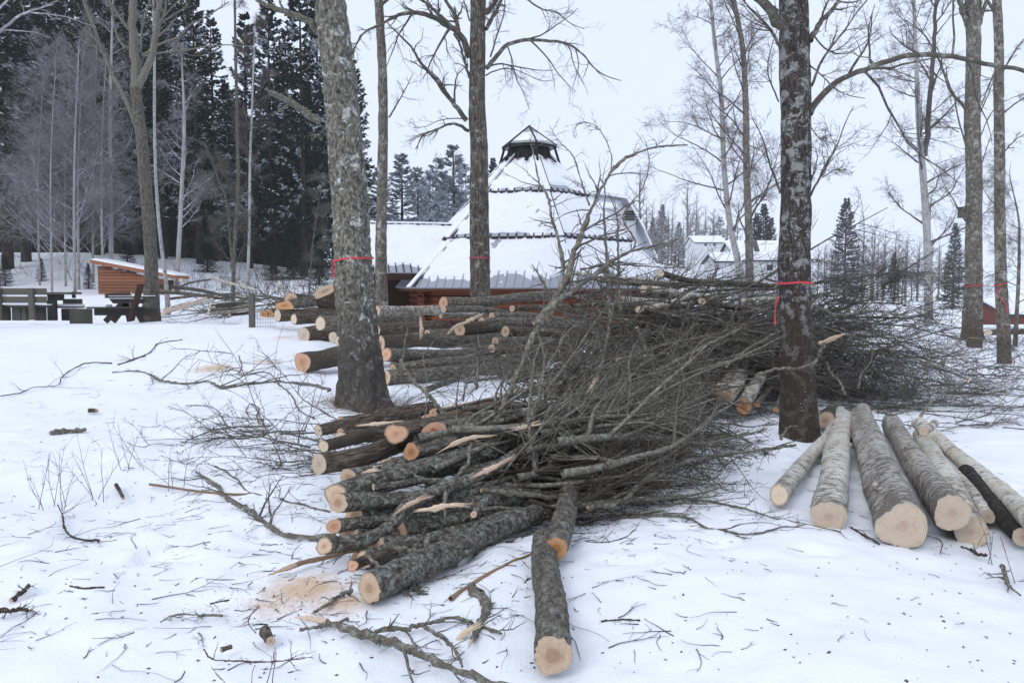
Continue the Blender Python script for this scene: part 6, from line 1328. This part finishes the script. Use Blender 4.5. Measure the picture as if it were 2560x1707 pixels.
# upright and arching branches of the near fan, against the hut
UP = [
 ('long grey branch rising slantwise from the near pile across the hut roof', 2, [(1480, 1560), (1590, 1330), (1680, 1080), (1770, 850), (1850, 690), (1960, 540), (2110, 460), (2250, 432), (2400, 425)], [6.4, 7.2], .028, .006),
 ('crooked branch curving upright in front of the hut roof centre', 2, [(1600, 1420), (1585, 1200), (1550, 1010), (1510, 900), (1490, 760), (1440, 690), (1410, 560), (1370, 380)], [6.6, 7.0], .018, .004),
 ('upright lichened branch standing in the brush right of the hut centre', 2, [(1890, 1560), (1885, 1330), (1870, 1100), (1855, 880), (1855, 690), (1830, 640)], [6.8, 7.0], .020, .005),
 ('branch with a bend rising beside the lichened upright one', 2, [(1960, 1500), (1950, 1200), (1945, 1000), (1930, 850), (1885, 740)], [7.0, 7.2], .016, .004),
 ('thin arching branch tip hooking over beside the smoke cowl', 2, [(1760, 820), (1700, 640), (1640, 480), (1560, 400), (1500, 300)], [6.9, 7.0], .008, .002),
 ('slim arched twig looping high above the hut shoulder', 2, [(1900, 600), (1905, 500), (1870, 400), (1800, 300), (1700, 280), (1650, 340)], [7.0, 7.0], .006, .002),
 ('stout branch slanting up across the hut wall', 2, [(1400, 1590), (1560, 1440), (1700, 1340), (1860, 1220), (2000, 1130), (2160, 1090), (2340, 1040)], [6.2, 7.0], .026, .007),
 ('branch crossing low over the hut wall to the right', 2, [(1700, 1240), (1860, 1210), (2100, 1215), (2300, 1230)], [6.9, 7.1], .010, .004),
 ('thin branch running up the right hut slope', 2, [(1920, 1180), (2060, 1080), (1980, 900), (2110, 700), (2150, 560), (2130, 400)], [7.3, 7.3], .009, .003),
 ('grey branch climbing from the stack front into the brush', 4, [(1490, 985), (1580, 790), (1660, 600), (1760, 380), (1880, 240), (2020, 140), (2160, 40)], [6.2, 7.0], .024, .012),
 ('slender branch upright before the big trunk stack', 4, [(940, 620), (960, 560), (968, 480), (985, 400), (975, 360)], [7.5, 7.5], .012, .004),
 ('lichen tufted branch falling from the stack towards the marked log', 4, [(945, 590), (990, 680), (1080, 770), (1160, 850), (1240, 950)], [7.2, 6.4], .014, .020),
 ('pale lichened stick standing upright by the stack', 4, [(1385, 760), (1400, 640), (1405, 530), (1400, 440)], [7.4, 7.6], .015, .009),
 ('lichened stem leaning right within the brush', 4, [(1770, 690), (1850, 560), (1930, 420), (2000, 380)], [6.8, 7.4], .014, .008),
 ('upright grey stem where brush meets stack', 4, [(2100, 700), (2140, 560), (2160, 430), (2200, 260), (2240, 100)], [6.9, 7.3], .018, .008),
 ('bent stem hanging over the pink debarked stems', 4, [(1310, 830), (1340, 700), (1380, 650)], [6.4, 6.5], .009, .004),
 ('curved thin branch hugging the red marked log', 4, [(1050, 1090), (1090, 900), (1100, 700), (1080, 560), (1140, 480)], [6.0, 6.5], .006, .003),
 ('broken branch with splintered tip rising beside the dark trunk', 10, [(1070, 450), (1030, 530), (1000, 590), (960, 640)], [7.5, 7.6], .020, .014),
 ('long arched limb lying out to the right over the birch log tops', 10, [(1770, 1000), (1840, 900), (1960, 820), (2110, 745)], [8.1, 8.6], .016, .010),
 ('dark thin branch across the tops of the birch logs', 10, [(1440, 960), (1560, 990), (1680, 960), (1770, 930)], [7.9, 8.2], .012, .007),
 ('thin branch running in front of the dark patchy trunk', 10, [(560, 700), (700, 655), (850, 650), (990, 610)], [6.8, 7.2], .011, .010),
 ('lower thin branch across the foot of the dark trunk', 10, [(740, 1170), (800, 1080), (870, 1070)], [6.9, 7.0], .012, .004),
 ('slender stem rising right of the dark trunk amid brush', 10, [(1310, 800), (1330, 700), (1400, 600), (1420, 510)], [8.6, 8.8], .008, .003),
 ('grey stem slanting behind the birch log tops', 10, [(1210, 840), (1170, 740), (1110, 680), (1080, 600)], [8.4, 8.6], .014, .010),
]
for k, (lab, t, pts, ds, a, b) in enumerate(UP): single(lab, t, pts, ds, a, b, 'branch', (15, 4) if k < 9 else (9, 3), k, tipmat='split' if 'splinter' in lab else None)
# limbs of the near fan seen one by one
FAN = [
 ('long lichened limb sweeping right from the near pile', 5, [(1250, 570), (1500, 590), (1700, 610), (1900, 560), (2100, 500)], [5.2, 5.9], .022, .010),
 ('limb running out low to the right of the near fan', 5, [(1130, 890), (1350, 870), (1540, 800), (1800, 680), (2000, 580), (2200, 480)], [4.6, 5.8], .016, .008),
 ('grey limb lying towards the dark trunk', 5, [(1560, 370), (1750, 350), (1950, 330), (2150, 290)], [6.0, 6.6], .018, .009),
 ('limb crossing the fan top towards the big pile', 5, [(1500, 400), (1700, 230), (1900, 130), (2100, 40)], [5.8, 7.2], .022, .012),
 ('parallel limb just below the crossing one', 5, [(1600, 420), (1800, 270), (2000, 200), (2200, 100)], [5.8, 7.0], .018, .010),
 ('dark drooping limb at the near fan front', 5, [(1100, 760), (1115, 850), (1120, 990)], [4.5, 4.5], .014, .012),
 ('stick standing out before the big butt log', 5, [(975, 800), (950, 920), (930, 1050), (860, 1225)], [4.5, 4.0], .012, .016),
 ('dark stick hanging down over the big butt log', 5, [(650, 900), (740, 980), (850, 1050), (970, 1110)], [4.3, 4.05], .012, .010),
 ('lichened limb bending below the long bent one', 5, [(770, 850), (900, 880), (1080, 900), (1180, 890)], [4.45, 4.5], .020, .014),
 ('limb with pale stripped bark lying across the pile centre', 5, [(1060, 700), (1070, 560), (1120, 500), (1180, 430), (1190, 330)], [4.9, 5.5], .012, .014),
 ('long limb reaching right along the snow toward birch logs', 6, [(-60, 1210), (120, 1170), (260, 1040), (420, 990), (600, 950), (760, 935), (960, 905)], [5.2, 6.8], .017, .010),
 ('limb lying on snow before the birch logs', 6, [(0, 1215), (160, 1240), (420, 1260), (560, 1330), (720, 1350), (860, 1330), (1010, 1300)], None, .013, .004),
 ('second thin limb on snow before the thick birch log', 6, [(330, 1160), (520, 1180), (700, 1215), (860, 1265), (1030, 1305), (1180, 1340)], None, .009, .004),
 ('twisted grey limb in the middle brush', 6, [(180, 330), (300, 560), (520, 530), (700, 470), (880, 380)], [8.2, 9.0], .020, .010),
 ('pale grey limb diagonal across the brush pile', 6, [(250, 560), (420, 470), (560, 400), (700, 330)], [8.4, 9.4], .020, .012),
 ('stout stem among brush left of the dark trunk', 6, [(620, 520), (720, 440), (860, 360), (1040, 300)], [9.0, 9.8], .018, .010),
 ('pale limb lying over the brush right of the trunk', 6, [(1040, 220), (1180, 270), (1300, 250), (1480, 270)], [9.6, 10.2], .016, .008),
]
for k, (lab, t, pts, ds, a, b) in enumerate(FAN): single(lab, t, pts, ds, a, b, 'branch', (8, 4), 60 + k)
# branches lying on the open snow at the left and in front
SNOWB = [
 ('long wavy grey branch lying on snow left of the leaning tree', 7, [(735, 866), (880, 862), (980, 880), (1060, 920), (1230, 938), (1340, 925), (1470, 962), (1620, 945), (1900, 930), (2060, 950), (2160, 985)], .014, .024, 'branch', (8, 3), None),
 ('curved branch with a bare reddish side on the left snow', 7, [(770, 815), (860, 785), (960, 745), (1060, 680), (1190, 655)], .014, .010, 'twig_dark', (4, 2), None),
 ('thin crooked branch stretched over the far left snow', 7, [(0, 1018), (120, 1000), (240, 960), (335, 955), (400, 900), (470, 845), (600, 800), (730, 805)], .006, .010, 'twig_dark', (5, 2), None),
 ('short lichen covered stick lying alone on the left snow', 7, [(330, 1262), (430, 1248), (560, 1243)], .026, .020, 'branch', (1, 0), None),
 ('lichen thick branch curving from the near pile onto left snow', 8, [(1860, 760), (1720, 760), (1580, 745), (1490, 700), (1390, 640), (1290, 570), (1200, 480), (1090, 400)], .020, .010, 'branch', (8, 3), None),
 ('straight bare tan stick left of the near pile', 8, [(830, 466), (960, 485), (1100, 505), (1250, 520), (1400, 522)], .010, .009, 'split_dark', (0, 0), None),
 ('forked thin branch left of the ringed log', 8, [(1830, 655), (1700, 630), (1590, 600), (1520, 545), (1400, 520), (1310, 450), (1190, 370)], .009, .005, 'branch', (6, 3), None),
 ('branch leading from the middle logs out onto the snow', 8, [(1770, 222), (1640, 205), (1460, 185), (1290, 200), (1170, 188)], .012, .006, 'branch', (7, 3), None),
 ('bowed thin branch above the reddish sapling shoots', 8, [(1060, 165), (1180, 185), (1260, 205), (1330, 210), (1450, 185)], .006, .004, 'branch', (5, 2), None),
 ('kinked lichened branch pointing at the leaning tree foot', 7, [(1560, 760), (1580, 830), (1600, 900), (1720, 880), (1830, 950), (1900, 1010), (1980, 1130), (2050, 1165)], .010, .010, 'branch', (8, 3), None),
 ('looping lichened twig on snow before the leaning tree', 7, [(1700, 1220), (1680, 1150), (1690, 1100), (1640, 1070), (1610, 1110), (1650, 1180)], .011, .007, 'branch', (4, 2), None),
 ('forked grey branch on snow below the loop', 7, [(1500, 1250), (1440, 1150), (1400, 1100), (1320, 1080), (1210, 1080)], .010, .006, 'branch', (6, 3), None),
 ('thick dead branch with pale split end in the foreground', 5, [(415, 1245), (600, 1300), (760, 1350), (960, 1430), (1130, 1500), (1330, 1575), (1400, 1600)], .019, .014, 'branch', (4, 2), 'split'),
 ('lichened branch joining the foreground dead branch', 5, [(640, 1310), (780, 1290), (940, 1270), (1010, 1250), (1100, 1230), (1220, 1260), (1350, 1310)], .012, .007, 'branch', (8, 3), None),
 ('forked stick pointing down from the lichened foreground branch', 5, [(960, 1280), (1060, 1340), (1110, 1390), (1150, 1480)], .010, .006, 'branch', (5, 2), None),
 ('reddish brown bare stick slanting by the lone trunk log', 5, [(1560, 875), (1420, 940), (1280, 1020), (1150, 1090), (1090, 1130)], .006, .013, 'split_dark', (0, 0), None),
 ('curved grey root like piece in front of the near pile', 5, [(1200, 1350), (1260, 1220), (1275, 1160), (1230, 1110), (1190, 1090)], .012, .030, 'branch', (2, 0), 'split'),
 ('small dark twig heap piece left of the big butt log', 5, [(380, 1205), (470, 1150), (520, 1110), (575, 1095)], .007, .012, 'branch', (4, 1), None),
 ('thin dark stick left of the split foreground end', 5, [(310, 1290), (420, 1275), (500, 1260), (560, 1230)], .007, .006, 'branch', (4, 2), None),
 ('split orange stick poking left out of the near pile', 5, [(258, 968), (340, 940), (440, 918), (560, 885), (660, 860)], .014, .016, 'split_dark', (0, 0), 'split'),
 ('dark lichened twig cluster at the right bottom snow', 6, [(1970, 1500), (1985, 1540), (2010, 1600), (2060, 1640)], .012, .006, 'branch', (6, 3), None),
 ('angular dark twig lying before the thick birch face', 6, [(1770, 1405), (1820, 1420), (1850, 1440), (1890, 1445)], .006, .012, 'twig_dark', (2, 1), None),
 ('dark twig propped against the thick birch log', 6, [(1232, 1312), (1290, 1345), (1370, 1390)], .007, .006, 'twig_dark', (3, 1), None),
 ('thin dark twig curving in the lower right snow', 6, [(1560, 1340), (1640, 1360), (1670, 1440)], .003, .003, 'twig_dark', (3, 1), None),
 ('bent dark branch at the far left foreground snow', 8, [(0, 1160), (60, 1165), (110, 1155), (160, 1165)], .012, .008, 'twig_dark', (7, 3), None),
 ('dark bark strip with twigs above the bent dark branch', 8, [(60, 1110), (100, 1080), (140, 1050), (160, 1025)], .012, .008, 'twig_dark', (5, 2), None),
 ('smooth thin stick lying straight on the left snow', 8, [(388, 1040), (480, 1048), (580, 1036)], .006, .005, 'twig_dark', (0, 0), None),
 ('thin crooked twig with a forked tip on the left snow', 8, [(320, 580), (350, 650), (360, 710), (400, 755), (480, 775), (550, 777)], .004, .008, 'twig_dark', (4, 1), None),
 ('small lichened forked twig lying low in the snow', 8, [(1235, 1195), (1110, 1190), (950, 1195), (890, 1230)], .006, .003, 'branch', (5, 2), None),
 ('slim twig near the brown wood stub', 8, [(1430, 1150), (1390, 1190), (1380, 1240), (1420, 1290)], .003, .002, 'twig_red', (4, 1), None),
 ('thin stick between the sawdust and the open snow', 8, [(1165, 1127), (1210, 1118), (1270, 1108)], .004, .004, 'twig_dark', (1, 0), None),
 ('bare twig with side shoots at the lower edge', 8, [(1130, 1380), (1180, 1435), (1300, 1445), (1460, 1450), (1560, 1445), (1690, 1430)], .003, .003, 'twig_red', (8, 2), None),
 ('long thin twig curving over snow right of the lone trunk', 5, [(1720, 835), (1840, 860), (1950, 850), (2071, 760)], .005, .003, 'twig', (5, 2), None),
 ('dark stick lying flat right of the lone trunk', 5, [(1870, 1247), (1960, 1250), (2071, 1260)], .005, .004, 'twig_dark', (3, 1), None),
]
for k, (lab, t, pts, a, b, m_, kk, tip) in enumerate(SNOWB): single(lab, t, pts, None, a, b, m_, kk, 120 + k, tipmat=tip)
# pale splintered pieces in the pile
def splinter(label, t, pts, d, w, mat='split'):
    P = [at_d(t, x, y, d) for x, y in pts]; n = 14; c = resample(P, n); rng = np.random.RandomState(int(pts[0][0]))
    r = rpx(t, w, d) * np.interp(np.linspace(0, 1, n), [0, .3, .7, 1], [.25, 1, .9, .35]) * (1 + .3 * rng.normal(0, 1, n) * .6)
    mb = MB(); mb.tubes(c[None], np.abs(r)[None], 6); th = thing('splinter', label, 'splinter', c[0], 'pale splintered wood pieces'); mb.obj('wood', M[mat], th, False)
    mb = MB(); e = unit((c[-1] - c[-3])[None])[0]
    for k in range(6):
        o = rng.normal(0, 1, 3) * r[-3] * .5; mb.tubes(np.array([[c[-3] + o, c[-1] + o * 1.3, c[-1] + e * r.max() * (2 + 2 * rng.rand()) + o * 1.6]]), np.array([[r.max() * .25, r.max() * .2, r.max() * .04]]), 4)
    for k in range(5):
        o = rng.normal(0, 1, 3) * abs(r[2]) * .5; mb.tubes(np.array([[c[2] + o, c[0] + o, c[0] - unit((c[2] - c[0])[None])[0] * r.max() * (1 + 2 * rng.rand()) + o]]), np.array([[r.max() * .22, r.max() * .18, r.max() * .04]]), 4)
    o = mb.obj('slivers', M[mat], th, False); o['kind'] = 'stuff'
splinter('long cream split strip lying between the logs', 5, [(1050, 362), (1120, 325), (1200, 298), (1275, 288)], 5.5, 13)
splinter('short splintered tan end of a branch in the near pile', 5, [(1428, 250), (1470, 243), (1522, 232)], 5.7, 15)
splinter('frayed pale wood tuft in the middle of the near pile', 5, [(960, 670), (1010, 665), (1060, 650), (1110, 650)], 4.6, 16)
splinter('pink stripped patch along the long bent limb', 5, [(1230, 490), (1300, 458), (1365, 425)], 5.05, 13, 'peeled')
splinter('second stripped patch lower on the long bent limb', 5, [(830, 672), (880, 640), (940, 620)], 4.66, 14, 'peeled')
splinter('cream strip standing beside the dark rot log', 5, [(620, 235), (720, 225), (820, 215)], 6.1, 9)
splinter('upright splinter among the mid stack trunks', 4, [(1062, 440), (1068, 410), (1066, 380)], 13.6, 13, 'peeled')
splinter('bright torn wood on the stack near the peeled trunk', 4, [(1320, 370), (1355, 352), (1390, 338)], 14.2, 12)
splinter('torn pale knot on the smooth grey trunk', 4, [(1235, 420), (1255, 400), (1278, 385)], 13.9, 9)
splinter('light chip lying by the curved root piece', 5, [(1120, 1350), (1160, 1310), (1210, 1280)], 3.55, 18)
splinter('tan chip beside the curved root piece', 5, [(1265, 1255), (1300, 1268), (1332, 1280)], 3.75, 14, 'split_dark')
splinter('pale upright sliver in the brush fan', 5, [(1800, 60), (1820, 35), (1838, 8)], 6.6, 9)
splinter('tan sliver lying in the brush fan top', 5, [(2000, 150), (2012, 135), (2022, 118)], 6.6, 8)
splinter('pale torn branch end out on the right snow', 10, [(2060, 775), (2090, 755), (2120, 738)], 8.6, 9)
splinter('yellow cut stub on the thick lichened log', 5, [(655, 475), (672, 470), (690, 468)], 5.05, 12)
# brown stub and bits on the snow
def bit(label, t, pts, r, mat='cone'):
    P = [at_h(t, x, y, r * .7) for x, y in pts]; make_log(label, P, r, r * .8, 'bark_brown', 'cut_tan', name='wood_stub', cat='wood stub', rough=.004, sides=14, knots=1)
bit('short brown wood stub lying on the snow left of the split branch', 8, [(1468, 1282), (1485, 1310), (1500, 1335)], .026)
bit('tiny curled bark bit with white snow below the left twigs', 8, [(1225, 1385), (1255, 1375), (1285, 1365)], .012)
bit('short reddish brown stick stub standing in the left snow', 8, [(645, 470), (665, 505), (685, 545)], .014)
bit('pair of dark bark bits near the red shoots', 8, [(125, 262), (160, 255), (190, 245)], .016)
bit('small dark bark bit above the red shoots', 8, [(225, 240), (245, 235), (262, 228)], .016)
bit('lichen ball bit on the left snow', 7, [(580, 1112), (605, 1112), (632, 1115)], .03)
# ------------------------------------------------------------------ thin reddish shoots growing through the snow
def shoots(label, t, x, y, n, H, spread, seed):
    rng = np.random.RandomState(seed); b = at_h(t, x, y); st = np.array([[b[0], b[1], tz(b[0], b[1]) - .03]]) + rng.normal(0, spread * .25, (n, 3)) * [1, 1, 0]
    di = np.stack([rng.normal(0, .33, n), rng.normal(0, .25, n), np.ones(n)], -1); th = thing('shoots', label, 'shoots', st[0], 'reddish shoots growing through the snow')
    P, R = grow(st, di, rng.uniform(.5, 1, n) * H, np.full(n, .0028), 9, .06, 0, rng, .35)
    for i in range(n):
        mb = MB(); mb.tubes(P[i:i + 1], R[i:i + 1], 4); s, d, l, r = spawn(P[i:i + 1], R[i:i + 1], 3, .3, 1, (38, 10), .3, .3, rng, .6); P2, R2 = grow(s, d, l, np.maximum(r, .0015), 5, .08, .02, rng, .5); mb.tubes(P2, R2, 3); mb.obj('stem', M['twig_red'], th)
shoots('thin reddish shoots in a fan on the left snow', 8, 275, 560, 8, .62, .3, 1); shoots('sparse reddish shoots beside the straight tan stick', 8, 540, 500, 5, .7, .25, 2); shoots('reddish shoots near the forked thin branch', 8, 740, 400, 5, .5, .2, 3)
shoots('single file of thin shoots by the leaning tree', 7, 1965, 1290, 3, .8, .1, 4); shoots('fine shoots by the lower edge of the snow', 8, 1470, 1560, 4, .3, .3, 5); shoots('a few thin shoots at the right bottom edge', 6, 1990, 1480, 5, .35, .4, 6); shoots('thin shoots between near pile and left snow', 8, 960, 470, 4, .5, .2, 7)
# ------------------------------------------------------------------ litter on the snow
rng = np.random.RandomState(77); mb = MB(); m = 2600
u = rng.rand(m); x = np.where(u < .68, rng.normal(-.5, 1.5, m), rng.uniform(-6.5, 6.5, m)); y = np.where(u < .68, rng.uniform(3.3, 9.5, m), 2.7 + 13 * rng.rand(m) ** 1.2)
keep = (x > -0.75 * y) & (x < .75 * y) & ~((x > .6) & (y < 5.6) & (rng.rand(m) < .5)); x, y = x[keep], y[keep]; m = len(x)
st = np.stack([x, y, terrain(x, y) + .004], -1); a = rng.rand(m) * 6.283
P, R = grow(st, np.stack([np.cos(a), np.sin(a), np.full(m, .03)], -1), rng.gamma(1.6, .07, m) + .02, rng.uniform(.0012, .0034, m), 6, .26, 0, rng, .4)
P[..., 2] = terrain(P[..., 0], P[..., 1]) + .003 + np.abs(P[..., 2] - P[:, :1, 2]) * .3; mb.tubes(P, R, 3)
sel = rng.rand(m) < .45; s, d, l, r = spawn(P[sel], R[sel], 2, .2, .9, (42, 12), .5, .3, rng, .7); d[:, 2] = .04
P2, R2 = grow(s, d, l, np.maximum(r, .001), 4, .14, 0, rng, .5); clampz(P2, None, .003); mb.tubes(P2, R2, 3)
tag(mb.obj('twig_litter', M['twig_dark']), 'fine twigs and shoots littering the trampled snow', 'twig litter', None, 'stuff')
def chips(name, label, n, xs, ys, sz, mat, seed, conv=None):
    rng = np.random.RandomState(seed); x = xs(rng, n); y = ys(rng, n); s = rng.uniform(*sz, n); a = rng.rand(n) * 6.283
    c = np.stack([x, y, terrain(x, y) + s * .22], -1); e = np.stack([np.cos(a), np.sin(a), rng.normal(0, .25, n)], -1); f = np.stack([-np.sin(a), np.cos(a), rng.normal(0, .25, n)], -1); g = np.cross(e, f)
    w = s * rng.uniform(.3, .8, n); V = np.stack([c - e * s[:, None], c + f * w[:, None], c + e * s[:, None], c - f * w[:, None], c + g * (s * .35)[:, None]], 1).reshape(-1, 3)
    b = (np.arange(n) * 5)[:, None]; F = np.concatenate([b + k for k in ([0, 1, 4], [1, 2, 4], [2, 3, 4], [3, 0, 4])], 0); mb = MB(); mb.add(V, F)
    tag(mb.obj(name, M[mat], None, False), label, 'litter', None, 'stuff')
chips('bark_litter', 'dark crumbs of bark and lichen on the snow', 1800, lambda r, n: r.normal(.2, 2.2, n), lambda r, n: 2.8 + 10 * r.rand(n) ** 1.3, (.003, .012), 'cone', 5)
for k, (sx, sy, rx, ry, w) in enumerate(SAWDUST):
    chips('sawdust', ['sawdust sprinkled left of the big butt log', 'thin outer sawdust towards the open snow', 'sawdust packed against the big butt log', 'orange sawdust patch beyond the long wavy branch', 'sawdust streak before the thickest stack trunk', 'small sawdust spot near the curved bare branch', 'sawdust in front of the stack ends', 'faint sawdust by the brow of the snow', 'sawdust under the upper stack ends', 'sawdust amid twigs before the near pile', 'sawdust on snow behind the birch logs', 'sawdust beyond the right flank of brush'][k],
          int(500 * w), lambda r, n: sx + r.normal(0, .38, n) * rx, lambda r, n: sy + r.normal(0, .38, n) * ry, (.002, .007), 'split', 40 + k)

# dry grass and roots round the foot of the leaning tree
rng = np.random.RandomState(91); m = 420; a = rng.rand(m) * 6.283; rr_ = .34 + .22 * rng.rand(m) ** 2
bx, by = A_base[0] + rr_ * np.cos(a), A_base[1] + rr_ * np.sin(a); st = np.stack([bx, by, terrain(bx, by) - .01], -1)
P, R = grow(st, np.stack([np.cos(a) * .8 + rng.normal(0, .5, m), np.sin(a) * .8 + rng.normal(0, .5, m), .5 + .5 * rng.rand(m)], -1), rng.uniform(.08, .28, m), np.full(m, .0022), 5, .15, -.12, rng, .4)
mb = MB(); mb.tubes(clampz(P), R, 3); tag(mb.obj('dry_grass', M['split_dark']), 'dry brown grass round the foot of the leaning tree', 'grass', None, 'stuff')
# ------------------------------------------------------------------ the misty air
hz = MB(); hz.box((0, 1500, 22.0), (4900, 3560, 52)); haze = hz.obj('haze', None, None, False)
haze['kind'] = 'stuff'; haze['label'] = 'thin winter mist filling the air'
hm = bpy.data.materials.new('mist'); hm.use_nodes = True; hm.node_tree.nodes.clear()
ho = hm.node_tree.nodes.new('ShaderNodeOutputMaterial'); hv = hm.node_tree.nodes.new('ShaderNodeVolumePrincipled')
hv.inputs['Color'].default_value = (0.96, 0.98, 1.0, 1); hv.inputs['Density'].default_value = 0.0005
hv.inputs['Anisotropy'].default_value = 0.2
hm.node_tree.links.new(hv.outputs[0], ho.inputs['Volume']); haze.data.materials.append(hm)
